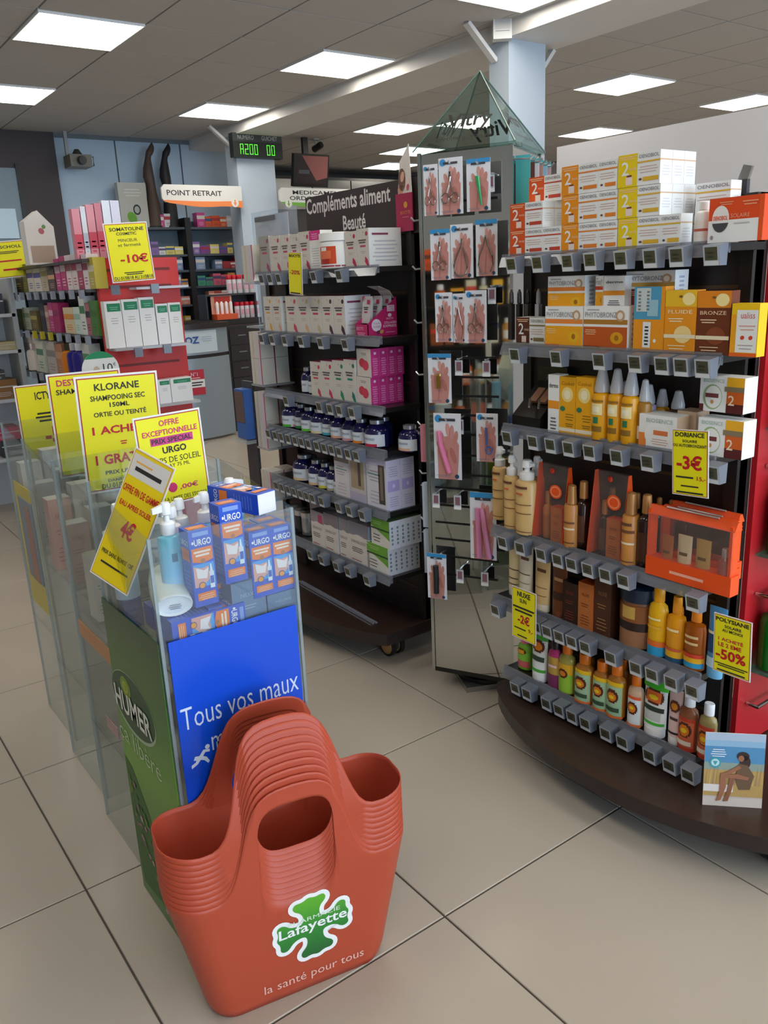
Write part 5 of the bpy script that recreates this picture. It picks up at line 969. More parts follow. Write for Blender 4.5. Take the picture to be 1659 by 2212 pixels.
g.poly(Fg, [(0.006, .36), (.05, .345), (.12, .27), (.17, .15), (.19, .05), (.02, .03), (.006, .1)], M('2f6420', .45), 1)
for k in range(46):
    a = random.random(); y = .012+a*.16; z = .31-a*.2+random.uniform(-.09, .04); g.disc(Fg, y, z, .006+.004*random.random(), .005+.004*random.random(), M(random.choice(['b88a9c', 'a87088', '6a8a3a', '8a6a7c', '4a7a2a', 'c0a0a8']), .5), 2+k % 4, 7)
g.v = [(x-b1.location.x, y-b1.location.y, z) for x, y, z in g.v]; fl_ = link('flower_print', g.mesh('flower_print'), gp); fl_['kind'] = 'stuff'
# spray boxes in the front bin
UB = M('1c50c8', .35); UO = M('ee7a1e', .4); UD = M('1a3a94', .35)
def s_urgo(g, w, d, h):
    boxbody(g, w, d, h, UB); F = FRONT(d); 
    g.rect(F, -w*.34, h*.92, w*.34, h*.975, M('7f9fe0', .4)); g.text(F, 'URGO', -w*.30, h*.80, w*.42, h*.885, WHITE, 2, .02); g.disc(F, -w*.36, h*.845, w*.05, h*.02, WHITE, 2, 8)
    g.poly(F, [(-w*.44, h*.60), (0, h*.565), (w*.44, h*.60), (w*.44, h*.77), (-w*.44, h*.77)], UO, 1); g.lines(F, -w*.36, h*.66, w*.36, h*.75, 2, M('f8e2cc', .5), 2, .6); g.disc(F, 0, h*.6, w*.1, h*.03, M('b06a2a', .5), 3, 12)
    g.rect(F, -w*.44, h*.26, w*.44, h*.56, M('3f9fe8', .35), 1); g.poly(F, [(-w*.44, h*.54), (-w*.1, h*.50), (w*.2, h*.52), (w*.26, h*.36), (-w*.1, h*.26), (-w*.44, h*.26)], M('e0a498', .5), 2); g.poly(F, [(-w*.34, h*.52), (.0, h*.47), (w*.2, h*.5), (w*.1, h*.36), (-w*.3, h*.38)], M('f0e4e4', .5), 3)
    g.rect(F, w*.2, h*.22, w*.40, h*.44, M('dfe8f4', .4), 4); g.rect(F, w*.22, h*.28, w*.38, h*.38, M('2a5ac0', .4), 5); g.poly(F, [(w*.24, h*.44), (w*.36, h*.44), (w*.32, h*.54), (w*.27, h*.54)], M('e8eef4', .4), 4); g.disc(F, -w*.14, h*.28, w*.15, h*.045, UD, 4, 16); g.disc(F, -w*.14, h*.28, w*.12, h*.036, M('f09a1e', .4), 5, 16)
    g.rect(F, -w*.36, h*.08, w*.40, h*.18, UO, 2); g.lines(F, -w*.3, h*.09, w*.34, h*.17, 3, M('f8cfa8', .5), 3, .3)
    L = FR((-w/2, 0, 0), (0, -1, 0), (0, 0, 1)); g.rect(L, -d*.4, h*.6, d*.4, h*.76, UO); g.text(L, 'URGO', -d*.4, h*.8, d*.4, h*.87, WHITE, 1); g.lines(L, -d*.36, h*.12, d*.36, h*.5, 7, M('5f88d8', .5), 1, .3)
    T = TOP(h); g.rect(T, -w*.38, -d*.3, w*.38, d*.2, UO); g.lines(T, -w*.3, -d*.2, w*.3, d*.1, 3, M('f8d8bc', .5), 2, .4)
UW, UDP, UH = .047, .042, .150
FZ = .69
def ubox(x, y, z, lab, rot=(0, 0, 0), h=UH):
    o = carton(lab, (x, y, z), UW, UDP, h, s_urgo, 0., 'sunburn spray boxes'); o.rotation_euler = rot; return o
yF = BY_0+.03
ubox(.741-.047, yF, FZ+.075, 'standing blue and orange spray box, front row, second from the right', h=.135); ubox(.741, yF, FZ+.075, 'standing blue and orange spray box, front right corner', h=.135)
ubox(.640, yF+.005, FZ+.118, 'tallest standing blue and orange spray box, centre front', h=.155)
ubox(.578, yF+.012, FZ+.085, 'standing blue and orange spray box beside the pump bottle', h=.150)
for i, (x, y, z) in enumerate(((.586, yF+.056, FZ+.085), (.636, yF+.052, FZ+.085), (.690, yF+.046, FZ+.075), (.741, yF+.046, FZ+.075), (.600, yF+.10, FZ+.085), (.652, yF+.098, FZ+.085))):
    ubox(x, y, z, 'blue and orange spray box in the second rows, '+['behind the one by the pump bottle', 'behind the tallest one', 'under the lying box, left', 'under the lying box, right', 'rear row, left', 'rear row, right'][i], h=.118 if i not in (2, 3) else .135)
o = ubox(.745, yF+.02, FZ+.076+.137, 'blue spray box lying on the right-hand boxes, white end to the front', (0, 0, 0), h=.15); o.rotation_euler = (-math.pi/2, 0, math.radians(14)); o.location = (.722, yF-.008, FZ+.258)
for nm_ in (o,):
    g = MB(); g.rect(FR((0, 0, 0), (1, 0, 0), (0, -1, 0)), -UW/2+.001, -UDP/2+.001, UW/2-.001, UDP/2-.001, WHITE, 1); link('end_flap', g.mesh('end_flap'), o)
# lying boxes at the front of the bin floor
o = ubox(.55, yF, FZ+.028, 'blue and orange spray box lying flat behind the blue panel, left'); o.rotation_euler = (0, math.pi/2, 0); o.location = (.497, yF-.003, FZ+.075-.022)
for i, (x, y) in enumerate(((.497, yF+.045), (.497, yF+.095))):
    o = ubox(x, y, FZ, f'blue spray box lying flat in the bin bottom, {["second", "third"][i]} from the front'); o.rotation_euler = (0, math.pi/2, 0); o.location = (x, y, FZ+.075-.022)
for i, (x, y) in enumerate(((.66, yF+.004), (.735, yF+.004), (.66, yF+.055), (.735, yF+.055), (.66, yF+.105))):
    o = carton(f'grey-blue spray box filling the bin bottom, {ORD[i]} of the lower layer', (x, y, FZ+.001), .072, .046, .072 if i else .115, st(s_plain, '5f7a9c', '9ab0cc', '6a86a8'), 0., 'lower layer of spray boxes')
for i, (x, y) in enumerate(((.535, yF+.0), (.535, yF+.05), (.59, yF+.004))):
    carton(f'hidden blue box under the lying boxes, {ORD[i]} from the front left', (x, y, FZ+.001), .07 if i < 2 else .03, .044, .028 if i < 2 else .08, st(s_plain, '1f4fb8', '5f88d8', '2a5ac8'), 0., 'lower layer of spray boxes')
# pump bottles and a lying tube
AQ = GRAD('e4eef4', '34a8c0', 0.0, .135, .3, '7ec4ea'); AQ2 = GRAD('cfe6f2', '8ac6ea', 0.0, .12, .3); PW = M('f2f4f4', .35)
pump('aqua pump bottle standing behind the yellow price card', (.541, yF+.052, FZ+.078), .046, .205, AQ, PW, [(.45, .53, M('1f6a8a', .4), 14)], 0., .8, -1., 'aqua pump bottles', .70)
for i, (x, y, z, lab) in enumerate(((.605, 1.545, FZ+.06, 'pale aqua pump bottle at the back, left of the centre'), (.640, 1.50, FZ+.075, 'pale aqua pump bottle in the middle behind the boxes'), (.708, 1.52, FZ+.088, 'pale aqua pump bottle with the tallest white head, right'), (.497, 1.60, FZ+.06, 'pale blue pump bottle at the left rear edge of the bin'), (.570, 1.50, FZ+.06, 'pale aqua pump bottle just right of the yellow price card'))):
    pump(lab, (x, y, z), .050, .20, AQ2, PW, (), 0., .8, 1. if i in (2, 3) else -.7, 'aqua pump bottles', .70)
for i, (x, y, z) in enumerate(((.605, 1.545, .06), (.640, 1.50, .075), (.708, 1.52, .088), (.497, 1.60, .06), (.570, 1.50, .06), (.541, yF+.052, .078))):
    carton(f'plain carton under a pump bottle in the bin, {ORD[i]} of six', (x, y, FZ+.0005), .038, .038, z-.001, st(s_plain, '3a5a9a', '5f88d8', '2a5ac8'), 0., 'cartons hidden at the bottom of the bin')
t = thing('lotion_bottle', 'white and green lotion bottle lying down, its round base to the front', 'bottle', (.520, yF+.02, FZ+.103), 0)
g = MB(); k = 20; R_ = []
for j, (yy, sx, sz, zo) in enumerate(((-.022, .8, .8, 0), (-.026, .96, .95, 0), (-.02, 1, 1, 0), (.03, 1, .98, 0), (.08, .9, .8, .002), (.115, .7, .5, .004), (.13, .3, .3, .004))):
    R_.append([(.036*sx*math.cos(2*math.pi*i/k), yy, .022*sz*math.sin(2*math.pi*i/k)+zo) for i in range(k)])
g.loft(R_[2:], M('dfe6dc', .35)); g.build('body', t, 40); g = MB(); g.loft(R_[:3], M('f0f2f6', .3)); F2 = FR((0, -.0262, 0), (1, 0, 0), (0, 0, 1)); g.lines(F2, -.010, -.006, .014, .006, 3, M('8a90a0', .5), 1, .4); g.build('base_cap', t, 40)
t.rotation_euler = (math.radians(9), 0, math.radians(-14))
# ---------------- yellow sheets
def sheet_sign(label, c0, c1, c2, lines, frame=True, name='promo_sheet', group=None, border='b02a2a', bg=YELLOW, thick=.0016, white=True):
    """upright printed sheet: c0 top-left, c1 top-right, c2 bottom-left (world points); lines: (text, x0, z0, x1, z1, material, bold) in sheet fractions"""
    c0, c1, c2 = Vector(c0), Vector(c1), Vector(c2); u = c1-c0; w = u.length; u.normalize(); v = c0-c2; v -= u*v.dot(u); h = v.length; v.normalize(); n = u.cross(v)
    o = c0-v*h; cen = o+u*w/2
    t = thing(name, label, 'sign', cen, 0, group)
    def L(mb): mb.v = [tuple(Vector(p)-cen) for p in mb.v]; return mb
    g = MB(); g.hexa([tuple(o), tuple(o+u*w), tuple(o+u*w-n*thick), tuple(o-n*thick)], [tuple(o+v*h), tuple(o+u*w+v*h), tuple(o+u*w+v*h-n*thick), tuple(o+v*h-n*thick)], PAPER)
    F = (o, u, v, n); b_ = min(w, h)*.02
    g.rect(F, b_*1.2, b_*1.2, w-b_*1.2, h-b_*1.2, M(border, .55), 1); g.rect(F, b_*1.9, b_*1.9, w-b_*1.9, h-b_*1.9, bg, 2)
    for tx_, x0, z0, x1, z1, m, bo in lines:
        if tx_ == '#': g.rect(F, w*x0, h*z0, w*x1, h*z1, m, 3)
        elif tx_ == 'o': g.disc(F, w*(x0+x1)/2, h*(z0+z1)/2, w*(x1-x0)/2, h*(z1-z0)/2, m, 3, 20)
        elif tx_ == '=': g.lines(F, w*x0, h*z0, w*x1, h*z1, int(bo), m, 4, .5)
    L(g).build('sheet', t)
    for tx_, x0, z0, x1, z1, m, bo in lines:
        if tx_ not in '#=o': g = MB(); g.text(F, tx_, w*x0, h*z0, w*x1, h*z1, m, 4, bo); L(g).build('lettering', t)
    return t
K_, R_I = INK, REDINK; PK_ = M('d02a6a', .55)
def yp(px, py, Y): return at(px, py, Y=Y)
Yk = 2.08
sheet_sign('yellow A4 sheet offering one free dry shampoo for one bought', yp(158, 815, Yk), yp(338, 800, Yk), yp(186, 1070, Yk),
  [('KLORANE', .22, .87, .76, .93, K_, .02), ('SHAMPOOING SEC', .16, .785, .82, .83, K_, .02), ('150ML', .38, .725, .62, .765, K_, .02), ('ORTIE OU TEINTÉ', .18, .65, .82, .70, K_, .02), ('1 ACHETÉ', .14, .50, .86, .585, R_I, .03), ('=', .46, .40, .54, .44, R_I, 2), ('1 GRATUIT', .14, .24, .9, .325, R_I, .03), ('PRIX UNITAIRE', .24, .15, .8, .185, K_, .02), ('DANS LA LIMITE DES', .26, .085, .86, .11, K_, .02), ('DU 01/08/18 AU 31/08', .18, .03, .88, .075, K_, .02)], group='yellow promotion sheets')
Yu = 1.655
sheet_sign('yellow sheet with a pink band, exceptional offer on sunburn spray', yp(285, 905, Yu), yp(430, 880, Yu), yp(318, 1102, Yu),
  [('OFFRE', .36, .87, .66, .935, PK_, .02), ('EXCEPTIONNELLE', .1, .775, .92, .835, PK_, .02), ('#', .2, .67, .84, .755, M('d03a86', .55), 0), ('PRIX SPECIAL', .22, .685, .82, .74, K_, .02), ('URGO', .36, .57, .72, .645, K_, .03), ('COUPS DE SOLEIL', .06, .465, .92, .53, K_, .0), ('SPRAY 75 ML', .3, .41, .74, .45, K_, .0), ('o', .36, .13, .5, .24, PK_, 0), (',00€', .54, .14, .82, .205, PK_, .02), ('DANS LA LIMITE DES STOCKS', .1, .04, .94, .085, K_, .0)], group='yellow promotion sheets')
Yd = 2.42
sheet_sign('yellow shampoo sheet mostly hidden behind the dry shampoo one', yp(98, 810, Yd), yp(258, 795, Yd), yp(128, 1035, Yd),
  [('DESTOCKAGE', .12, .88, .86, .94, PK_, .02), ('SHAMPOOING', .1, .80, .8, .85, K_, .02), ('EXTRA-DOUX', .36, .74, .8, .78, K_, .0), ('5', .40, .36, .58, .52, R_I, .03), ('€', .62, .36, .78, .52, R_I, .03), ('#', .4, .30, .58, .33, R_I, 0), ('DANS LA LIMITE', .4, .05, .9, .08, K_, .0)], group='yellow promotion sheets')
Yi = 2.78
sheet_sign('yellow sheet farthest left, shampoo discount in euros', yp(28, 835, Yi), yp(150, 822, Yi), yp(66, 1072, Yi),
  [('ICTYANE', .34, .86, .86, .93, K_, .02), ('=', .3, .66, .9, .76, K_, 3), ('-5€', .42, .46, .94, .62, R_I, .03), ('#', .6, .42, .8, .44, R_I, 0), ('PRIX DE L’UNITE', .16, .23, .9, .27, K_, .01), ('=', .5, .17, .9, .21, K_, 1)], group='yellow promotion sheets')
# leaning card in the front bin's left corner
a_, b_, c_ = at(292, 962, X=.52), at(380, 1012, Y=1.42), None
t = None
P0 = Vector((.500, 1.575, 1.015)); P1 = Vector((.530, 1.430, 1.000)); P2 = Vector((.487, 1.575, .765))
P0 = at(293, 965, Y=1.565); P1 = at(379, 1013, Y=1.47); P2 = at(235, 1262, Y=1.565)
sheet_sign('leaning yellow and white clearance card standing in the front bin', P0, P1, P2,
  [('#', .05, .80, .95, .965, M('d9d3cc', .5), 0), ('=', .1, .85, .9, .91, K_, 1), ('=', .1, .905, .6, .93, M('e8a84a', .5), 1), ('OFFRE FIN DE GAMME', .06, .68, .94, .735, R_I, .02), ('EAU APRES SOLEIL', .1, .575, .9, .615, R_I, .02), ('4€', .34, .36, .66, .50, R_I, .03), ('PRIX SANS REMISE 12€', .1, .19, .9, .225, K_, .02), ('=', .08, .12, .94, .15, K_, 1)], name='clearance_card', border='d89a4a', bg=M('eccf12', .5))
# ---------------- bins further back along the row
def fill(label, x0, x1, y0, y1, z, items, group):
    pass
b2 = bin_('clear acrylic bin with white lotion boxes, second in the row', .492, .792, 1.715, 2.02, 0, .93, .975, floorz=.60)
b3 = bin_('clear acrylic bin third in the row, with pink packets', .515, .815, 2.09, 2.40, 0, .93, .975, floorz=.62)
b4 = bin_('clear acrylic bin with a yellow printed side, fourth in the row', .54, .84, 2.46, 2.76, 0, .93, .975, floorz=.62)
# printed strip on the second bin's side, yellow poster on the fourth
def strip(par, name, x, y0, y1, z0, z1, m, sk=0.):
    return wb(MB().hexa([(x-.001, y0, z0), (x-.001, y1, z0+sk), (x-.003, y1, z0+sk), (x-.003, y0, z0)], [(x-.001, y0, z1), (x-.001, y1, z1+sk), (x-.003, y1, z1+sk), (x-.003, y0, z1)], m), name, par)
strip(b2, 'orange_band', .492, 1.73, 2.0, .535, .575, M('d98a3a', .5)); strip(b2, 'pink_mark', .492, 1.80, 1.88, .33, .36, M('c89a98', .5))
pp = strip(b4, 'yellow_poster', .54, 2.48, 2.72, .40, .80, M('e6cf10', .5)); 
wb(MB().box(.534, .536, 2.52, 2.68, .50, .76, M('8a94a0', .5)), 'poster_photo', b4); wb(MB().hexa([(.532, 2.55, .5), (.532, 2.62, .5), (.534, 2.62, .5), (.534, 2.55, .5)], [(.532, 2.56, .74), (.532, 2.60, .74), (.534, 2.60, .74), (.534, 2.56, .74)], M('a88474', .5)), 'poster_figure', b4)
GB = M('6a6a5e', .5)
for i in range(5):
    for j in range(2):
        carton(f'white lotion box with green print, {ORD[i]} column, {["front", "rear"][j]} row of the second bin', (.53+i*.053, 1.78+j*.13, .6005), .048, .06, .16-.012*i, st(s_plain, 'd6d2ca', '6a9a5a', '8a887a'), 0., 'white lotion boxes in the second bin')
for i, (x, y) in enumerate(((.56, 1.84), (.66, 1.86))):
    bottle(f'white round jar lying on the lotion boxes, {["left", "right"][i]} one', (x, y, .765), .06, .06, 'jar', M('ecebe8', .4), M('f2f2f0', .4), (), 0., cat='jar', name='jar', group='white jars on the lotion boxes')
for i in range(4):
    for j in range(2):
        carton(f'{["pink", "cream", "beige", "lilac"][i]} shampoo packet, {["front", "rear"][j]} row of the third bin', (.555+i*.068, 2.16+j*.14, .6205), .06, .05, .16+.03*(i % 2)+.04*j, st(s_plain, ['d9a090', 'dcd4c8', 'c8beb0', 'b8a8c0'][i], ['a85a6a', '8a847c', '8a7a6a', '5a4a8a'][i], 'cfc8c0'), 0., 'packets in the third bin')
        carton(f'{["white", "silver", "pearl", "lilac"][i]} shampoo packet, {["front", "rear"][j]} row of the fourth bin', (.58+i*.068, 2.53+j*.14, .6205), .06, .05, .20+.03*(i % 2)+.04*j, st(s_plain, ['e4e2de', 'c9c8c8', 'dedbd6', 'b9b0cc'][i], ['8a8a8a', '5a5a6a', '9a948c', '5a4a8a'][i], 'd6d2ce'), 0., 'packets in the fourth bin')
# ================================================================ nested orange totes
TOTE = M('b44a32', .40, spec=.4); NB = 10
def tote_mesh(lean):
    """rounded tapering tub whose long sides rise into arched handles with a hand hole"""
    W0, D0, W1, D1 = .365, .112, .480, .166; DT = D1+.012-lean; hs, hh = .285, .49; rc = .062
    KN = [(0, 1), (.03, .99), (.05, .965), (.065, .92), (.078, .84), (.088, .73), (.096, .60), (.103, .47), (.111, .33), (.12, .20), (.13, .10), (.142, .035), (.155, .005), (.17, 0), (1, 0)]
    def prof(x):
        a = abs(x)
        for (x0, y0), (x1, y1) in zip(KN, KN[1:]):
            if x0 <= a <= x1: return y0+(y1-y0)*(a-x0)/(x1-x0)
        return 0
    hx, hz0, hz1 = .074, .245, .453
    side = [-.178, -.17, -.162, -.155, -.148, -.142, -.136, -.13, -.125, -.12, -.1155, -.111, -.107, -.103, -.0995, -.096, -.092, -.088, -.083, -.078]
    xs_ = sorted(set(side+[-x for x in side]+[round(-hx*math.cos(math.pi*k/22), 5) for k in range(23)]))
    columns = [('s', 0, x) for x in xs_]; nc = 8; ne = 4
    columns += [('c', 1, 0, k/nc) for k in range(1, nc)]+[('e', 1, -1+2*k/ne) for k in range(ne+1)]+[('c', 1, 1, 1-k/nc) for k in range(1, nc)]
    columns += [('s', 1, x) for x in reversed(xs_)]
    columns += [('c', -1, 1, k/nc) for k in range(1, nc)]+[('e', -1, 1-2*k/ne) for k in range(ne+1)]+[('c', -1, 0, 1-k/nc) for k in range(1, nc)]
    def dims(z):
        u = min(z/hs, 1); w = W0+(W1-W0)*u; d = D0+(D1-D0)*u
        if z > hs: t_ = (z-hs)/(hh-hs); d = D1+(DT-D1)*t_**1.3
        return w, d
    def pt(c, z):
        w, d = dims(z); r = rc*(w/W1)
        if z < .03: s_ = 1-.03*(1-z/.03)**2; w *= s_; d *= s_
        if c[0] == 's': return (c[2]/.178*(w/2-r), (-1 if c[1] == 0 else 1)*d/2, z)
        if c[0] == 'e': return (c[1]*w/2, c[2]*(d/2-r), z)
        sd = -1 if c[2] == 0 else 1; a = c[3]*math.pi/2
        return (c[1]*(w/2-r+r*math.sin(a)), sd*(d/2-r+r*math.cos(a)), z)
    def rim(c):
        if c[0] == 's': return hs+(hh-hs)*prof(c[2])
        return hs+.010*(1 if c[0] == 'e' else c[3])
    LO, HI = 9, 7; v = []; f = []; idx = []; mid = (hz0+hz1)/2
    for c in columns:
        top = rim(c); hole = c[0] == 's' and abs(c[2]) <= hx+1e-6; zb = zt = min(mid, hs*.5+top*.25)
        if hole: k_ = max(0, 1-(abs(c[2])/hx)**4)**.25; zb = mid-(mid-hz0)*k_; zt = mid+(hz1-mid)*k_
        a = []; b_ = []
        for k in range(LO+1): v.append(pt(c, zb*(k/LO)**1.25)); a.append(len(v)-1)
        for k in range(HI+1):
            if k == 0 and zt-zb < 1e-6: b_.append(a[-1]); continue
            v.append(pt(c, zt+(top-zt)*k/HI)); b_.append(len(v)-1)
        idx.append((a, b_))
    n = len(columns)
    for i in range(n):
        (a, b_), (c, d) = idx[i], idx[(i+1) % n]
        for k in range(LO): f.append((a[k], c[k], c[k+1], a[k+1]))
        for k in range(HI): f.append((b_[k], d[k], d[k+1], b_[k+1]))
    f.append(tuple(idx[i][0][0] for i in range(n))[::-1])
    me = bpy.data.meshes.new('tote_shell'); me.from_pydata(v, [], f); me.materials.append(TOTE)
    me.polygons.foreach_set('use_smooth', [True]*len(f)); me.update(); return me, (D1-D0)/2/hs
SLP = (.166-.112)/2/.285
tc = Vector((.622, 1.246, 0)); trz = math.radians(-11.2); STEP = .0122
NAMES = ['outermost', 'second', 'third', 'fourth', 'fifth', 'sixth', 'seventh', 'eighth', 'ninth', 'innermost']
for i in range(NB):
    t = thing('tote_bag', 'outermost orange plastic tote of the nested stack, with a green cross emblem' if i == 0 else f'plain orange plastic tote, {NAMES[i]} of the nested stack counted from outside', 'tote bag', (tc.x, tc.y, .002+i*STEP), trz, 'nested orange shopping totes')
    o = link('shell', tote_mesh(.0125*i)[0], t)
    md = o.modifiers.new('thickness', 'SOLIDIFY'); md.thickness = .0018; md.offset = 0
    if i == 0:
        F_ = FR((0, -.056-.0016, 0), (1, 0, 0), (0, -SLP, 1))
        CX, CZ, Rr = .022, .158, .078
        pts = []
        for k in range(4):
            ang = k*math.pi/2+math.radians(6)
            for a, r in ((-.60, .36), (-.40, .60), (-.55, .86), (-.40, 1.0), (-.18, .90), (0, .97), (.18, .90), (.40, 1.0), (.55, .86), (.40, .60), (.60, .36)): pts.append((CX+r*Rr*math.cos(ang+a), CZ+r*Rr*math.sin(ang+a)))
        for _ in range(2):     # round the outline
            q = []
            for (x0, z0), (x1, z1) in zip(pts, pts[1:]+pts[:1]): q += [(x0*.75+x1*.25, z0*.75+z1*.25), (x0*.25+x1*.75, z0*.25+z1*.75)]
            pts = q
        halo = []
        for a_, p_, b_ in zip(pts[-1:]+pts[:-1], pts, pts[1:]+pts[:1]):
            tx, tz = b_[0]-a_[0], b_[1]-a_[1]; l_ = math.hypot(tx, tz); halo.append((p_[0]+tz/l_*.0095, p_[1]-tx/l_*.0095))
        g = MB(); gm = GRAD('1c5f30', '63b42c', CZ-Rr, CZ+Rr, .4, '2f8a34')
        g.poly(F_, halo, WHITE, 1); g.poly(F_, pts, gm, 2)
        g.text(F_, 'Lafayette', CX-.070, CZ-.014, CX+.070, CZ+.018, WHITE, 3, .015); g.text(F_, 'PHARMACIE', CX-.050, CZ+.018, CX+.056, CZ+.028, M('dcecd8', .5), 3)
        g.build('emblem_print', t); g = MB(); g.text(F_, 'la santé pour tous', CX-.105, CZ-.135, CX+.105, CZ-.108, M('eab8a8', .5), 1); g.build('slogan_print', t)
# ================================================================ background
def s_far(g, w, d, h, col, band, z0=.55, z1=.75):
    boxbody(g, w, d, h, M(col, .45)); F = FRONT(d); g.rect(F, -w/2, h*z0, w/2, h*z1, M(band, .45)); g.lines(F, -w*.3, h*.14, w*.3, h*.4, 3, M(band, .5), 1, .3)
# --- red end unit with its sign
RED = M('c4231c', .42); YR = 4.15
t = thing('red_end_unit', 'red panelled end unit with slim white shelves behind the yellow sheets', 'shelving', (1.56, YR+.1, 0))
wb(MB().box(1.352, 1.765, YR, YR+.04, .02, 1.50, RED), 'red_panel', t)
for z in (.70, .83, .98, 1.2, 1.36, 1.44): wb(MB().box(1.40, 1.72, YR-.002, YR, z, z+.012, M('6e1512', .5)), 'slot_groove', t)
for z, xa, xb in ((1.078, 1.36, 1.75), (.782, 1.40, 1.77), (1.362, 1.50, 1.77)): wb(MB().box(xa, xb, YR-.10, YR-.002, z-.012, z, CLEAR('cfd2d8', .1, .1, .4)), 'clear_shelf', t)
for p in ((300, 760), (362, 752), (250, 625), (335, 622)):
    q_ = at(*p, Y=YR-.11); wb(MB().box(q_.x-.02, q_.x+.02, YR-.112, YR-.10, q_.z-.025, q_.z+.02, TAGB), 'price_tag', t)
a, b_, c = at(221, 483, Y=4.0), at(316, 478, Y=4.0), at(246, 612, Y=4.0)
sheet_sign('yellow sign reading minus ten euros on the red unit', a, b_, c, [('SOMATOLINE', .12, .86, .9, .92, K_, .02), ('COSMETIC', .26, .79, .72, .84, K_, .02), ('MINCEUR', .28, .68, .72, .73, K_, .0), ('et fermeté', .26, .60, .78, .655, K_, .0), ('-10€', .26, .32, .9, .47, R_I, .03), ('=', .3, .12, .76, .18, K_, 2), ('DU 01/08/18 AU 31/08/18', .06, .04, .95, .10, K_, .02)], group='yellow promotion sheets')
def s_grn(g, w, d, h):
    boxbody(g, w, d, h, M('e6e4e2', .42)); F = FRONT(d); g.rect(F, -w*.36, h*.78, w*.46, h*.95, M('0f7a4c', .42)); g.lines(F, -w*.2, h*.82, w*.3, h*.9, 2, M('6ab898', .5), 2, .4); g.lines(F, -w*.2, h*.52, w*.25, h*.68, 3, M('b4b0ae', .5), 1, .3)
for i, (xl, xr, yt) in enumerate(((237, 273, 645), (274, 310, 644), (311, 344, 643), (346, 372, 660), (373, 400, 660))):
    A_ = at(xl, 748, Y=YR-.075); B_ = at(xr, 748, Y=YR-.075); T_ = at(xl, yt, Y=YR-.075)
    carton(f'white carton with a dark green top label, {ORD[i]} from the left on the red unit', ((A_.x+B_.x)/2, YR-.045, 1.079), B_.x-A_.x-.001, .05, T_.z-A_.z, s_grn, 0., 'green-labelled cartons on the red unit')
for i, (xl, xr) in enumerate(((345, 371), (372, 418))):
    A_ = at(xl, 868, Y=YR-.075); B_ = at(xr, 868, Y=YR-.075); T_ = at(xl, 816, Y=YR-.075)
    carton(f'wide white carton with a green label on the lowest red shelf, {["left", "right"][i]} one', ((A_.x+B_.x)/2, YR-.05, .783), B_.x-A_.x-.001, .06, T_.z-A_.z, s_grn, 0., 'green-labelled cartons on the red unit')
t = thing('round_offer_card', 'round white and green cardboard disc marked ten', 'card', at(218, 800, Y=4.02), 0)
g = MB(); F_ = FR((0, 0, 0), (1, 0, 0), (0, 0, 1)); n = 28; pts = [(.09*math.cos(2*math.pi*k/n), .09*math.sin(2*math.pi*k/n)) for k in range(n)]; g.slab(pts, -.001, .001, M('e2e6e4', .5)); F_ = FR((0, -.001, 0), (1, 0, 0), (0, 0, 1))
g.poly(F_, [p for p in pts if p[1] > .045], M('1a8a5a', .5), 1); g.text(F_, '10', .012, -.01, .058, .03, INK, 2, .0); g.text(F_, '€', .062, .016, .075, .032, INK, 2); g.disc(F_, -.02, 0, .016, .022, M('c8b8a4', .5), 1, 12); g.build('disc', t)
MB().box(-.004, .004, .002, .006, -.16, .0, M('8a8c90', .4)).build('stem', t)
# --- long unit behind it, seen along its side
G3F = 1.33
t = thing('gondola', 'far dark shelving unit crowded with toiletries, left background', 'shelving', (1.45, 5.0, 0))
wb(MB().box(1.46, 1.49, 4.2, 6.0, .05, 1.5, M('1c1615', .5)), 'back_panel', t); wb(MB().box(1.30, 1.75, 4.2, 6.0, .0, .10, DARKWOOD), 'base', t)
for y in (4.19, 4.6, 5.1, 5.98): wb(MB().box(1.45, 1.50, y, y+.02, .10, 1.5, M('2a201c', .5)), 'upright', t)
Z3 = [1.362, 1.137, .885, .62, .36]
for z in Z3:
    s_ = wb(MB().box(G3F, 1.458, 4.21, 5.98, z-.014, z, M('57575c', .4)), 'shelf', t)
    for k in range(9):
        y = 4.32+k*.17; wb(MB().box(G3F-.022, G3F-.004, y-.02, y+.02, z-.045, z-.002, M(['9aa0ac', 'c8b81e'][1 if (z == Z3[1] and k in (4, 5, 6)) else 0], .4)), 'price_tag', s_)
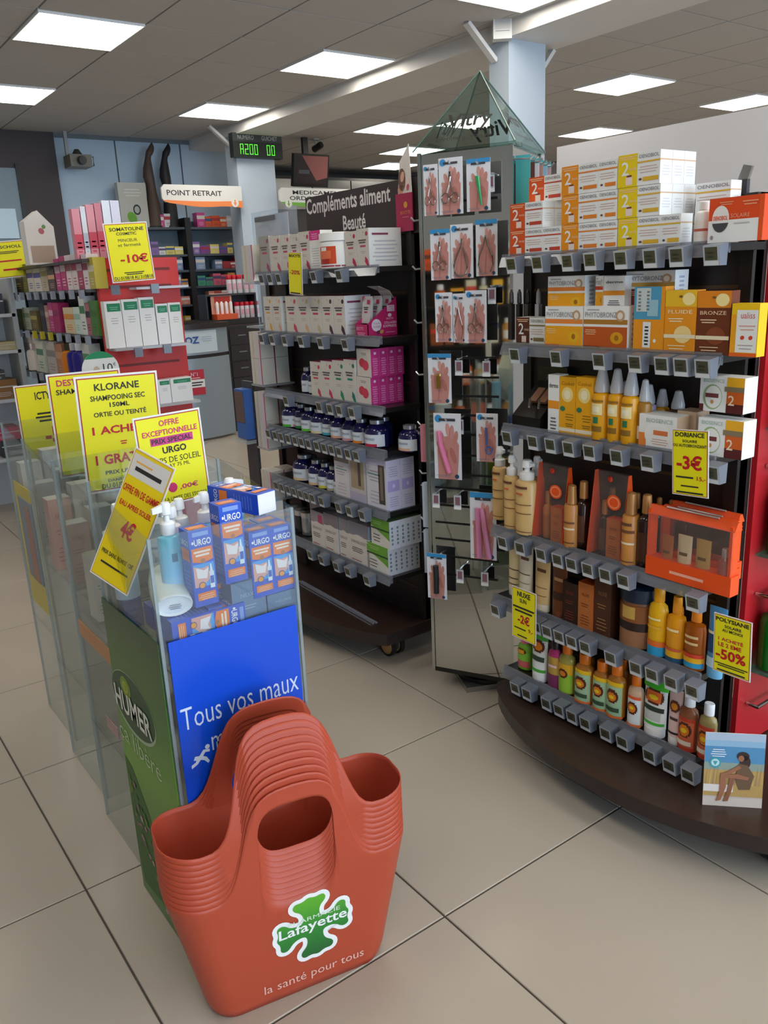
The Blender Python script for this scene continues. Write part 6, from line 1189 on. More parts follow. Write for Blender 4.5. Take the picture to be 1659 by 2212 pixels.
far = [[(33, 50, 575, '4c4024', 'b0a050'), (51, 60, 570, '6f6f2c', 'a8a040'), (61, 74, 575, 'd6d0c8', '3a3a9a'), (75, 90, 575, 'd6d0c8', '3a3a9a'), (91, 104, 570, 'bdaf98', '8a7a40'), (105, 120, 582, '4a3230', 'd8a080'), (122, 133, 558, 'c02a7a', 'e8c8d4'), (134, 145, 552, 'b8206e', 'f0d8dc'), (146, 157, 550, 'e6d6d8', 'b04a5a'), (158, 169, 548, 'dcd0d0', 'c8304a'), (170, 181, 550, 'a8305a', 'e0c0c8'), (182, 193, 548, 'e2d8da', 'a8284a'), (194, 206, 555, 'b8a83a', 'd8d0b0')],
       [(38, 52, 668, '8a8a4c', '5a8a2a'), (53, 67, 665, 'aab2a0', '7a8a6a'), (68, 82, 672, '6a5a34', 'a89a50'), (91, 100, 655, '2c2c36', '4a4a52'), (101, 108, 660, 'a07a70', 'c8a8a0'), (109, 118, 654, 'b83a7a', 'd8a0b8'), (119, 131, 655, 'a81f60', '8a1a50'), (141, 162, 665, 'd8c6a0', 'd88a2a'), (163, 176, 664, 'cfe0d8', '9ac0b0'), (177, 188, 640, 'dcdedc', '3a7a4a'), (189, 198, 655, 'b06a70', '2a1f2a'), (199, 212, 650, '4a7a2c', '3a6a20')],
       [(58, 82, 722, 'd0c8c4', 'b8a0a0'), (84, 98, 738, 'cfd6c8', '5a8a70'), (106, 124, 740, 'b8b0ae', '8a8280'), (126, 140, 745, 'b07a5a', 'c89a7a'), (185, 200, 745, 'c8ccc8', '5a8a6a')]]
for r, row in enumerate(far):
    for i, (xl, xr, yt, c1_, c2_) in enumerate(row):
        xm = (xl+xr)/2; yb = px_of((G3F, at(xm, 620+95*r, X=G3F).y, Z3[r]))[1]
        yc, z, w, h = slot(xl, xr, yb, yt, G3F)
        carton(f'far {["top", "middle", "lower"][r]} shelf packet, {ORD[i]} from the left, left background', (G3F+.035, yc, Z3[r]+.0005), w-.001, .06, max(h, .05), st(s_far, c1_, c2_), group=f'toiletries on the far unit, {["top", "middle", "lower"][r]} shelf')
for i, (xl, xr, c_, cp) in enumerate(((142, 153, 'd07a1a', '3a3420'), (154, 165, '241a80', 'd8d8e0'), (166, 178, '241a80', 'd8d8e0'), (68, 78, 'c8c0b8', 'e0e0e0'))):
    yb = px_of((G3F, at(xl, 810, X=G3F).y, Z3[2]))[1]; yc, z, w, h = slot(xl, xr, yb, 742, G3F); bottle(['orange bottle with a dark cap, far lower shelf', 'violet-blue bottle with white cap, far lower shelf, left one', 'violet-blue bottle with white cap, far lower shelf, right one', 'pale bottle at the left of the far lower shelf'][i], (G3F+.03, yc, Z3[2]+.0005), w, h, 'round', M(c_, .3), M(cp, .4))
# things on top of the unit
for i, (xl, xr, yt, yb, c_) in enumerate(((163, 180, 452, 545, 'd88a98'), (181, 192, 447, 540, 'd8dce4'), (193, 210, 443, 538, 'd8909a'), (211, 226, 440, 535, 'c87a88'), (227, 244, 434, 530, 'dfe6f0'), (245, 264, 434, 528, 'd8d8ea'))):
    A_ = at(xl, yb, Y=4.35); B_ = at(xr, yb, Y=4.35); T_ = at(xl, yt, Y=4.35)
    carton(f'{["pink", "white", "rose", "dark rose", "bluish white", "lilac white"][i]} tall carton on top of the far unit', ((A_.x+B_.x)/2, 4.35, 1.505), B_.x-A_.x-.001, .05, T_.z-1.505, st(s_far, c_, 'c8445c' if i in (0, 2, 3) else 'b8bccc', .2, .5), 0., 'tall cartons on top of the far unit')
wb(MB().box(1.30, 1.80, 4.19, 6.0, 1.49, 1.504, M('3a302c', .5)), 'top_board', t)
q0 = at(60, 570, Y=5.0); q1 = at(122, 572, Y=5.0); tp = at(90, 456, Y=5.0)
w = q1.x-q0.x; h = tp.z-1.505; x0 = (q0.x+q1.x)/2
t2 = thing('gable_pack', 'large white gable-topped gift pack on the far unit', 'gift pack', (x0, 5.0, 1.5045)); g = MB()
g.slab([(-w/2, 0), (w/2, 0), (w/2, h*.7), (0, h), (-w/2, h*.8)], -.05, .05, M('d8d2ca', .35)); F_ = FR((0, -.05, 0), (1, 0, 0), (0, 0, 1)); g.rect(F_, -w*.4, .01, w*.42, h*.35, M('a8907c', .45), 1); g.disc(F_, w*.05, h*.62, w*.1, h*.06, M('b05a60', .5), 2, 10, .4); g.disc(F_, w*.15, h*.7, w*.07, h*.04, M('5a8a4a', .5), 2, 10); g.build('pack', t2)
# --- left edge: white cabinet, wooden end panel, another yellow sheet
q_ = at(20, 700, Y=5.6)
t = thing('white_cabinet', 'pale open cabinet with boxes at the left edge of the photo', 'cabinet', (1.05, 5.75, 0))
wb(MB().box(.72, 1.30, 5.85, 5.90, 0, 1.45, M('b4b6b8', .5)), 'back_panel', t)
for z in (.35, .72, 1.02, 1.24): wb(MB().box(.72, 1.28, 5.58, 5.85, z-.02, z, M('c0c2c4', .5)), 'shelf', t)
wb(MB().box(1.26, 1.29, 5.58, 5.85, 0, 1.45, M('a8aaac', .5)), 'side_panel', t)
for i, (x, z, w, h, c_) in enumerate(((1.16, 1.24, .14, .12, '26262c'), (1.0, 1.24, .1, .08, 'b8b8bc'), (1.18, 1.02, .16, .05, 'b8a878'), (1.14, .72, .18, .12, '8a5c20'), (1.12, .72+.12, .1, .06, '3a3434'), (1.16, .35, .16, .11, '16161a'), (1.12, .35+.11, .16, .08, 'b02a50'))):
    carton(['black box on the pale cabinet', 'grey box on the pale cabinet', 'flat tan box on the pale cabinet', 'brown box on the pale cabinet', 'small dark box on top of the brown one', 'black tray box low on the pale cabinet', 'crimson box on the black tray box'][i], (x, 5.70, z+.0005), w, .16, h, st(s_far, c_, 'c8c4c0', .6, .66), 0.)
a, b_, c = at(-28, 524, Y=5.45), at(50, 517, Y=5.45), at(-12, 604, Y=5.45)
ys = sheet_sign('yellow sheet at the far left edge above the pale cabinet', a, b_, c, [('SCHOLL', .3, .80, .9, .88, K_, .02), ('=', .2, .66, .8, .74, K_, 2), ('=', .1, .44, .9, .52, R_I, 1), ('=', .2, .2, .8, .3, R_I, 1)], group='yellow promotion sheets')
MB().box(-.006, .006, .002, .008, -.14, .0, M('8a8c90', .4)).build('stem', ys)
p = at(62, 1012, Z=0); p2 = at(0, 1030, Z=0)
tag(MB().box(p.x-.30, p.x, p.y, p.y+.03, 0, .62, M('b0762e', .45, var=.2, scale=12)).build('wooden_end_panel'), 'orange-brown wooden end panel at the left edge', 'panel')
# --- service counter
t = thing('service_counter', 'silver curved service counter with blue lettering and a red sticker', 'counter', (3.12, 7.2, 0))
A0, A1 = math.radians(232), math.radians(300); cx, cy, R0 = 3.02, 7.62, .72
def arc(r, z0, z1, m, a0=A0, a1=A1, n=24): return MB().lathe([(r, z0), (r, z1)], m, n, cx=cx, cy=cy, a0=a0, a1=a1)
SILV = M('8d9aa4', .35, .35, var=.04, scale=3)
def solid_arc(r0, r1, z0, z1, m, a0=A0, a1=A1, n=24):
    pts = [(cx+r1*math.cos(a0+(a1-a0)*k/n), cy+r1*math.sin(a0+(a1-a0)*k/n)) for k in range(n+1)]+[(cx+r0*math.cos(a1-(a1-a0)*k/n), cy+r0*math.sin(a1-(a1-a0)*k/n)) for k in range(n+1)]
    return MB().prism(pts, z0, z1, m)
wb(solid_arc(R0-.05, R0, .02, .735, SILV), 'front_panel', t, 30); wb(solid_arc(R0-.05, R0-.012, .735, .765, M('1c1718', .5)), 'groove', t); wb(solid_arc(R0-.05, R0, .765, .985, SILV), 'upper_panel', t, 30)
wb(solid_arc(R0-.05, R0+.03, .985, 1.03, M('241b1a', .4)), 'counter_edge', t, 30); wb(MB().box(2.6, 3.935, 7.35, 7.75, .98, 1.03, M('241b1a', .4)), 'worktop', t)
aa = math.radians(265); wb(solid_arc(R0, R0+.003, .785, .97, M('c4d2dc', .4), math.radians(246), math.radians(288)), 'white_poster', t, 30)
P_ = Vector((cx+(R0+.008)*math.cos(aa), cy+(R0+.008)*math.sin(aa), 0)); T_ = Vector((-math.sin(aa), math.cos(aa), 0)); F_ = FR(P_, T_, (0, 0, 1))
g = MB(); g.text(F_, 'SANDOZ', -.26, .865, .10, .925, M('1f4a9c', .5), 1, .03); g.lines(F_, .12, .88, .22, .93, 3, M('8aa4c0', .5), 1, .3); wb(g, 'lettering', t)
g = MB(); aa = math.radians(266); P_ = Vector((cx+(R0+.006)*math.cos(aa), cy+(R0+.006)*math.sin(aa), 0)); T_ = Vector((-math.sin(aa), math.cos(aa), 0)); F_ = FR(P_, T_, (0, 0, 1)); g.box(0, 0, 0, 0, 0, 0, RED) if 0 else None
g.rect(F_, -.1, .42, .1, .64, M('b81c34', .45), 1); g.rect(F_, -.1, .485, .1, .555, M('e4e4e6', .45), 2); g.lines(F_, -.085, .50, .085, .545, 2, INK, 3, .5); g.disc(F_, -.065, .6, .02, .025, M('e8c8cc', .5), 2, 12); g.text(F_, 'N°1', -.02, .585, .04, .62, M('f0dce0', .5), 2); g.lines(F_, -.04, .565, .07, .58, 1, M('e8c8cc', .5), 2); wb(g, 'sticker', t)
t = thing('drawer_cabinet', 'dark drawer cabinet right of the silver counter', 'cabinet', (3.72, 7.35, 0)); wb(MB().box(3.44, 3.93, 7.12, 7.6, 0, .978, M('1d1618', .45)), 'body', t)
for k in range(6):
    dr = wb(MB().box(3.46, 3.91, 7.108, 7.12, .06+k*.15, .20+k*.15, M('231b1d', .4)), 'drawer', t); wb(MB().box(3.54, 3.62, 7.098, 7.108, .135+k*.15, .145+k*.15, M('8a8c92', .3, .8)), 'handle', dr)
# red-capped cans, orange display on the counter
t = thing('riser_shelf', 'dark riser shelf with red-capped cans on the counter', 'shelf', (3.75, 7.5, 1.03)); zr = at(520, 633, Y=7.45).z
wb(MB().box(3.40, 3.93, 7.42, 7.60, zr-.015, zr, M('343640', .5)), 'board', t); wb(MB().box(3.415, 3.915, 7.585, 7.60, 1.031, zr-.015, M('2a2c34', .5)), 'back', t)
for s_ in (3.40, 3.915): wb(MB().box(s_, s_+.015, 7.42, 7.6, 1.031, zr-.015, M('2a2c34', .5)), 'side', t)
for r in range(2):
    xs = [(491, 502), (503, 512), (513, 524), (527, 538), (539, 549)] if r == 0 else [(510, 521), (522, 531), (532, 542), (543, 553), (554, 563)]
    for i, (xl, xr) in enumerate(xs):
        A_ = at(xl, 625 if r == 0 else 700, Y=7.45); B_ = at(xr, 625 if r == 0 else 700, Y=7.45); zz = (zr if r == 0 else 1.03)+.0005
        bottle(f'white can with a red cap, {ORD[i]} of the {["upper", "lower"][r]} row on the counter', ((A_.x+B_.x)/2, 7.46, zz), B_.x-A_.x-.002, .17 if r == 0 else .15, 'jar', M('dcd6da', .35), M('c8102e', .35), [(.2, .55, M('d8a8b4', .5), 50)], 0., cat='can', name='can', group='red-capped cans on the counter')
A_ = at(465, 700, Y=7.4); B_ = at(510, 700, Y=7.4)
t = thing('orange_counter_display', 'orange and red cardboard counter display with white tubes', 'display box', ((A_.x+B_.x)/2, 7.40, 1.0305)); w = B_.x-A_.x; OD = M('e05a2c', .45)
g = MB(); g.box(-w/2, w/2, -.06, .05, 0, .05, OD); g.build('tray', t); g = MB(); g.box(-w/2, w/2, .05, .056, 0, .24, M('e8a890', .45)); g.rect(FR((0, .05, 0), (1, 0, 0), (0, 0, 1)), -w*.34, .15, w*.42, .21, M('c8382c', .5), 1); g.build('header', t)
for i in range(4): MB().lathe([(.014, .05), (.015, .06), (.015, .15), (.006, .165)], M('ece6e4', .4), 10, cx=-w*.33+i*w*.22, cy=0).build('white_tube', t, 40)
# --- wall shelving with medicine boxes
YS = 8.36
t = thing('wall_shelving', 'dark wall shelving full of medicine boxes behind the counter', 'shelving', (4.0, 8.5, 0))
PST = M('1e1a1c', .45)
for px in (416, ):
    q_ = at(px, 600, Y=YS); wb(MB().box(q_.x-.03, q_.x+.03, YS-.02, YS+.24, 0, 2.02, PST), 'upright', t)
xl_, xr_ = at(330, 600, Y=YS).x, 4.55
wb(MB().box(xl_, xr_, 8.56, 8.60, .9, 2.0, M('5f7484', .5)), 'back_panel', t)
ZS = [1.93, 1.665, 1.51, 1.345, 1.165, .965]
for z in ZS: wb(MB().box(xl_, xr_, YS, 8.56, z-.022, z, M('4a525c', .5)), 'shelf', t)
random.seed(11)
PAL = [['d8582c', 'c8448a', 'b8a890', 'c8c8cc'], ['8a6aa8', 'd8c868', 'b8a0d0', 'dcdce0', '7a4a90'], ['7a90b8', 'a8b8cc', 'a82a34', 'c89a8a', '8aa0c0'], ['e09a4a', 'd8607a', '4a9a7a', '9a8ac8', 'b0a8d4'], ['dcd0c8', 'd88a78', 'e0d8d0', 'b04a3a'], ['d8d8dc', 'c8b03a', 'e0dcd8']]
cnt = 0
for r, z in enumerate(ZS):
    x = xl_+.03; k = 0
    top = (ZS[r-1]-z-.03) if r else .18
    while x < xr_-.06:
        w = random.uniform(.055, .11); h = min(top, random.uniform(.07, .13)) if r else random.uniform(.08, .16)
        post = at(416, 600, Y=YS).x
        if abs(x+w/2-post) < w/2+.035: x += .035; continue
        if random.random() < .86:
            carton(f'medicine box, {ORD[min(k, 15)]} from the left on the {["top", "second", "third", "fourth", "fifth", "lowest"][r]} wall shelf', (x+w/2, YS+.07, z+.0005), w, .10, h, st(s_far, random.choice(PAL[r]), random.choice(['e0dcdc', '5a4a70', 'a8343c', '3a5a8a', 'd8d0c8']), .55, .8), 0., f'medicine boxes on the {["top", "second", "third", "fourth", "fifth", "lowest"][r]} wall shelf'); k += 1; cnt += 1
        x += w+.004
# hosiery legs and the white display
def leg(label, px, m):
    q_ = at(px, 487, Y=8.42); z0 = ZS[0]+.0005; t = thing('display_leg', label, 'display leg', (q_.x, 8.44, z0)); H_ = .74
    prof = [(0, 0, .075), (.004, .06, .073), (.008, .2, .066), (.004, .32, .050), (.0, .40, .046), (-.012, .48, .054), (-.010, .56, .046), (.0, .64, .030), (.008, .67, .029), (.012, .69, .034), (.03, .70, .030)]
    R_ = [[(x+r*math.cos(2*math.pi*k/16), r*math.sin(2*math.pi*k/16), z) for k in range(16)] for x, z, r in prof[:-2]]
    # foot: toes point up and to the right
    for x, z, rx in ((.022, .70, .030), (.045, .735, .026), (.06, .765, .018), (.066, .785, .008)): R_.append([(x+rx*math.cos(2*math.pi*k/16), rx*1.1*math.sin(2*math.pi*k/16), z-.016*math.cos(2*math.pi*k/16)) for k in range(16)])
    MB().loft(R_, m).build('stocking', t, 60); MB().lathe([(.08, 0), (.08, .012), (.074, .014)], M('1a1816', .5), 20).build('base_ring', t)
leg('sheer brown stocking display leg, toes up, on the wall shelving', 337, M('4c3c34', .6)); leg('black stocking display leg, toes up, beside the brown one', 372, M('16151a', .6))
q0 = at(262, 478, Y=8.42); q1 = at(322, 478, Y=8.42); tp = at(290, 395, Y=8.42)
t = thing('white_advert_box', 'tall white advertising box with a green leaf beside the display legs', 'display box', ((q0.x+q1.x)/2, 8.45, ZS[0]+.0005)); w = q1.x-q0.x; h = tp.z-ZS[0]; g = MB(); g.box(-w/2, w/2, -.04, .04, 0, h, M('b9bcb6', .5)); F_ = FRONT(.08); g.disc(F_, -w*.1, h*.22, w*.16, h*.14, M('6aa832', .5), 1, 14, .5); g.disc(F_, w*.1, h*.4, w*.14, h*.12, M('2a3038', .5), 1, 16); g.disc(F_, w*.1, h*.4, w*.09, h*.08, M('a8b0a8', .5), 2, 14); g.lines(F_, -w*.3, h*.7, w*.3, h*.9, 3, M('d0d4d0', .5), 1, .4); g.build('box', t)
# --- signs, screens, cameras
YSG = 7.58
def sw(px, py): p = at(px, py, Y=YSG); return p.x, p.z
def hangsign(label, x0, x1, z0, z1, col, txts, flip=1):
    t = thing('hanging_sign', label, 'sign', ((x0+x1)/2, YSG, z0)); w = x1-x0; h = z1-z0; g = MB(); cr_ = .03
    g.slab([(-w/2+cr_, h*.22), (w/2, h*.22), (w/2, h), (-w/2+cr_, h), (-w/2, h-cr_), (-w/2, h*.22+cr_)], -.012, .012, M('dcdcd8', .5)); g.build('board', t)
    n = 14; bot = [(-w/2+.0+w*k/n, (h*.10-h*.26*(math.sin(math.pi*(k/n-.2))) if k/n > .2 else h*.16)) for k in range(n+1)]
    lo_ = [(-w/2, h*.30)]+[(-w/2+w*k/n, h*.22-h*.30*max(0, (k/n))**.8*(1+.35*math.sin(math.pi*2*(k/n)-.6))) for k in range(1, n+1)]+[(w/2, h*.32)]+[(-w/2+w*(1-k/n), h*.32-h*.05*math.sin(math.pi*(1-k/n))) for k in range(1, n)]
    MB().slab(lo_, -.016, -.0125, M(col, .5)).build('colour_swoosh', t)
    F_ = FR((0, -.0125, 0), (1, 0, 0), (0, 0, 1)); 
    for s_, a, b_, c, d in txts: g = MB(); g.text(F_, s_, -w/2+w*a, h*b_, -w/2+w*c, h*d, M('34302e', .6), 1, .015); g.build('lettering', t)
    F_ = FR((0, -.0165, 0), (1, 0, 0), (0, 0, 1)); g = MB(); cx_ = (w*.40)*flip; cz_ = h*.22; r = h*.2
    g.disc(F_, cx_, cz_, r, r, M('e4e2dc', .5), 1, 20); g.poly(F_, [(cx_-r*.18, cz_+r*.75), (cx_+r*.18, cz_+r*.75), (cx_+r*.18, cz_), (cx_+r*.5, cz_+r*.15), (cx_, cz_-r*.7), (cx_-r*.5, cz_+r*.15), (cx_-r*.18, cz_)], M(col, .5), 2); g.build('arrow_emblem', t)
    return t
xa, za = sw(346, 398); xb, zb_ = sw(502, 402); _, zc = sw(500, 456)
hangsign('hanging white and orange sign reading point retrait', xa, 3.948, zc+.03, za, 'ef8a4c', [('POINT RETRAIT', .06, .52, .74, .76)])
xa, za = sw(598, 405); hangsign('hanging white and green sign for prescriptions behind the dark header', 4.362, 5.3, zc+.03, za, '6fae3c', [('MEDICAMENTS', .16, .68, .88, .88), ('ORDONNANCES', .12, .40, .86, .60)], -1)
t = thing('queue_display', 'black queue number display with green digits on the far column', 'display', (4.1, 7.55, 2.47)); xa, za = sw(497, 287); xb, zb_ = sw(607, 345); zb_ = zb_; w = xb-xa; x0 = xa
wb(MB().box(xa, xb, 7.54, 7.618, zb_, za, M('1f2522', .4)), 'housing', t); h = za-zb_; F_ = FR((xa, 7.54, zb_), (1, 0, 0), (0, 0, 1)); g = MB(); g.rect(F_, 0, h*.66, w, h, M('3a403e', .4), 1); g.text(F_, 'NUMERO', w*.1, h*.74, w*.42, h*.92, M('b8bcbc', .5), 2); g.text(F_, 'GUICHET', w*.58, h*.74, w*.9, h*.92, M('b8bcbc', .5), 2); wb(g, 'caption', t)
GRN = M('5ef03a', .5, emit=1.6); g = MB()
def seg(x, z, sw_, sh, s7):
    th = sw_*.16
    for c, (a, b_, c_, d) in dict(a=(0, 1, 1, 1), g=(0, .5, 1, .5), d=(0, 0, 1, 0), f=(0, .5, 0, 1), b=(1, .5, 1, 1), e=(0, 0, 0, .5), c=(1, 0, 1, .5)).items():
        if c in s7: g.rect(F_, x+sw_*a-th/2, z+sh*b_-th/2, x+sw_*c_+th/2, z+sh*d+th/2, GRN, 2)
D7 = {'A': 'abcefg', '2': 'abged', '0': 'abcdef'}
for i, ch in enumerate('A200'): seg(w*(.14+i*.095), h*.14, w*.055, h*.40, D7[ch])
for i, ch in enumerate('00'): seg(w*(.68+i*.095), h*.14, w*.055, h*.40, D7[ch])
wb(g, 'digits', t)
# motion sensor on the near column
t = thing('motion_sensor', 'white wall sensor box on the near column', 'sensor', (3.94, 4.0, 2.6)); q0 = at(1064, 98, X=3.9); 
g = MB(); g.box(-.055, .055, -.035, .035, -.02, .15, M('dad9d6', .45)); F_ = FRONT(.07); g.rect(F_, -.042, .02, .042, .024, M('8a8886', .5), 1); g.disc(F_, .0, .11, .006, .006, M('d85a5a', .5), 1, 8); g.rect(F_, -.045, .03, .045, .09, M('c6c4c0', .3), 1); o = g.build('housing', t); t.location = (3.90, 3.985, q0.z+.03); t.rotation_euler = (0, 0, math.radians(-38))
# wall camera, dome camera, television
q_ = at(168, 345, Y=8.4); t = thing('wall_projector', 'grey wall-mounted projector head on a ceiling bracket', 'projector', (q_.x, 8.4, q_.z-.05)); MB().box(-.10, .10, -.10, .10, -.02, .085, M('75746a', .45)).build('housing', t); MB().lathe([(.04, .085), (.045, .1), (.02, .14)], M('3a3a3a', .4), 14).build('knob', t, 40); MB().box(-.10, -.07, .0, .03, .08, CEIL-q_.z+.04, M('9a9ea0', .4)).build('bracket', t); MB().tube([(.09, -.02, .06), (.14, -.02, .08), (.14, -.02, .0), (.10, -.02, -.01)], .006, M('4a4a46', .5)).build('cable', t)
MB().lathe([(.035, 0), (.04, .02), (.04, .06)], M('232323', .3), 14).build('lens', t, 40).matrix_basis = Matrix.Translation((.0, -.155, .03)) @ Matrix.Rotation(-math.pi/2, 4, 'X')
t = thing('ceiling_camera', 'small dark security camera hanging from the ceiling', 'camera', (5.12, 8.04, CEIL-.10)); MB().lathe([(.012, .02), (.012, .08), (.04, .085), (.04, .10)], M('b8b8b4', .4), 14).build('mount', t, 40); o = MB().lathe([(.03, 0), (.035, .01), (.035, .11), (.03, .12)], M('1c1a1a', .3), 16).build('camera_body', t, 40); o.rotation_euler = (math.radians(70), 0, math.radians(20)); o.location = (0, .05, 0)
xa, za = at(637, 330, Y=7.9).x, at(637, 330, Y=7.9).z; xb = at(703, 345, Y=7.9).x; zb_ = at(660, 402, Y=7.9).z
t = thing('television', 'dark tilted television hung from the ceiling', 'television', ((xa+xb)/2, 7.95, zb_)); w = xb-xa+.06; h = za-zb_
o = MB().box(-w/2, w/2, -.02, .03, 0, h, M('141212', .35)).build('housing', t); F_ = FR((0, -.02, 0), (1, 0, 0), (0, 0, 1)); g = MB(); g.rect(F_, -w/2+.015, .015, w/2-.015, h-.015, M('2a2222', .2), 1); g.poly(F_, [(-w*.28, h-.016), (w/2-.016, h-.016), (w/2-.016, h*.3), (w*.15, h*.2)], M('8a5450', .25), 2); g.rect(F_, -w*.36, h*.4, -w*.05, h*.52, M('4a4a52', .25), 2); scr = g.build('screen', t)
for o_ in (o, scr): o_.rotation_euler = (math.radians(12), 0, 0)
MB().box(-.03, .03, .03, .07, h*.4, CEIL-zb_-.002, M('2a2a2a', .5)).build('ceiling_arm', t)
t = thing('metal_frieze', 'brushed metal fascia panels under the far ceiling', 'fascia', (6.7, 9.9, 1.9))
for k in range(5): wb(MB().box(5.6+k*.62, 6.2+k*.62, 9.9, 9.93, 2.25, 2.62, M('8a8a88', .3, .7)), 'metal_panel', t)
wb(MB().box(5.58, 8.7, 9.93, 9.96, 1.9, 2.66, M('4a4846', .6)), 'backing', t)
tag(MB().box(5.58, 8.7, 9.97, 10.3, 0, 2.2, M('4e4a46', .6)).box(5.56, 8.72, 9.96, 10.32, 2.2, 2.24, M('3a3634', .6)).build('tall_cabinet'), 'tall dark cabinet row at the far end of the shop', 'cabinet')
# door and dark wall panel on the left
d1 = struct('door_1', MB().box(.9, 2.55, YW-.07, YW-.001, 0, CEIL-.002, M('362c2e', .5)))
MB().box(1.0, 2.16, YW-.085, YW-.071, .01, 2.46, M('7c8f9c', .4)).build('door_leaf', d1); MB().box(2.16, 2.20, YW-.10, YW-.071, .01, 2.5, M('1a1618', .4)).build('door_jamb', d1)
p = at(30, 515, Y=YW-.09); MB().box(1.05, p.x+.05, YW-.10, YW-.086, p.z, p.z+.26, M('c2dcec', .3)).build('door_glass', d1)
# clear acrylic notice behind the supplement gondola, yellow leaflet, cartons at its far end
t = thing('plexi_notice', 'clear upright notice board with white paper behind the cream cartons', 'notice board', (2.05, 3.55, 0)); a = at(540, 461, X=2.05); b_ = at(640, 463, X=2.05)
wb(MB().box(2.05, 2.055, b_.y, a.y, .9, a.z, CLEAR('e6eef4', .12, .04, .08)), 'pane', t); wb(MB().box(2.057, 2.06, b_.y+.09, a.y-.03, 1.0, a.z-.02, M('cdd4e4', .5)), 'paper', t); wb(MB().box(2.045, 2.05, b_.y+.2, a.y-.05, a.z-.045, a.z-.025, M('5a5c62', .4)), 'clip', t); wb(MB().box(2.05, 2.09, (a.y+b_.y)/2-.02, (a.y+b_.y)/2+.02, .0, .9, M('3a3634', .4)), 'post', t); wb(MB().box(1.98, 2.16, (a.y+b_.y)/2-.1, (a.y+b_.y)/2+.1, .0, .012, M('3a3634', .4)), 'foot', t)
GE = 'cream cartons at the far end of the supplement gondola'
t = thing('end_shelves', 'clear end shelves at the far end of the supplement gondola', 'shelf', (1.66, 3.06, 0)); 
for z in (.47, .66+.03, .955, 1.19, 1.36): wb(MB().box(1.595, 1.742, 3.012, 3.115, z-.008, z, CLEAR('c8ccd0', .1, .1, .3)), 'clear_shelf', t)
wb(MB().box(1.736, 1.742, 3.02, 3.11, .145, 1.45, M('2a201c', .5)), 'bracket_panel', t)
def s_end(g, w, d, h): boxbody(g, w, d, h, M('d6cfc2', .45)); F = FRONT(d); g.rect(F, w*.1, 0, w/2, h, M('d2c8d6', .45), 1); g.rect(F, w*.42, 0, w/2, h, M('c04a50', .45), 2); g.rect(F, -w*.2, 0, -w*.18, h, M('b0a898', .5), 2)
for z, n_, hh_ in ((.69, 2, .115), (.955, 2, .105), (1.36, 1, .14), (.47, 1, .12)):
    for k in range(n_):
        for j in range(2): carton(f'cream carton on the {({.69: "lower", .955: "middle", 1.36: "top", .47: "lowest"})[z]} end shelf, {["bottom", "upper"][k]} one, {["front", "rear"][j]}', (1.628+j*.066, 3.062, z+.0005+k*(hh_+.001)), .088, .06, hh_, s_end, -math.pi/2, GE)
t = thing('brochure_holder', 'clear holder with blue photo brochures at the end of the gondola', 'brochure holder', (1.62, 3.17, .0)); wb(MB().box(1.56, 1.60, 3.13, 3.215, .72, .93, M('3a66b0', .45)), 'brochures', t); wb(MB().box(1.557, 1.56, 3.135, 3.21, .79, .92, M('6a5450', .5)), 'brochure_photo', t); wb(MB().box(1.55, 1.61, 3.125, 3.22, .70, .715, CLEAR('d8dcde', .1, .1, .3)), 'tray', t); wb(MB().box(1.60, 1.612, 3.125, 3.22, .1395, .96, M('3a3a3c', .4)), 'stand', t)
# ================================================================ small things on and round the right gondola, hanging tags
# red end panel with glass shelves and green bottles
t = thing('glass_shelf_rack', 'red end panel with glass shelves on the right gondola', 'shelving', (2.0, 1.0, 0)); YE = 1.005
wb(MB().box(1.80, 2.30, YE, YE+.014, .142, 1.44, M('c02028', .4)), 'red_panel', t)
zs_ = [at(1640, 948, Y=YE-.06).z, at(1612, 1238, Y=YE-.06).z, at(1580, 1505, Y=YE-.06).z]
GLG = CLEAR('5fb89a', .12, .03, .12)
for z in zs_: wb(MB().box(1.822, 2.27, YE-.17, YE-.004, z-.006, z, GLG), 'glass_shelf', t)
for px, py in ((1612, 1032), (1612, 1310), (1590, 1555), (1640, 640)):
    z = at(px, py, Y=YE-.03).z; wb(MB().tube([(1.84, YE-.002, z), (1.84, YE-.03, z), (2.26, YE-.03, z), (2.26, YE-.002, z)], .005, CHROME, 8), 'chrome_bar', t, 40)
    wb(MB().lathe([(.012, 0), (.012, .004)], CHROME, 14, cx=1.84, cy=YE-.004), 'flange', t) if 0 else None
k = 0
for z in zs_+[1.24]:
    for i in range(4):
        if z == 1.24: continue
        bottle(f'dark green glass-like bottle, {ORD[i]} from the left on the {["upper", "middle", "lower"][zs_.index(z)]} glass shelf', (1.868+i*.09, YE-.045, z+.0005), .076, .19, 'round', M('0f6a1c', .2), M('0a3a12', .3), [(.1, .5, M('14801f', .4), 60)], 0., group='green bottles on glass shelves')
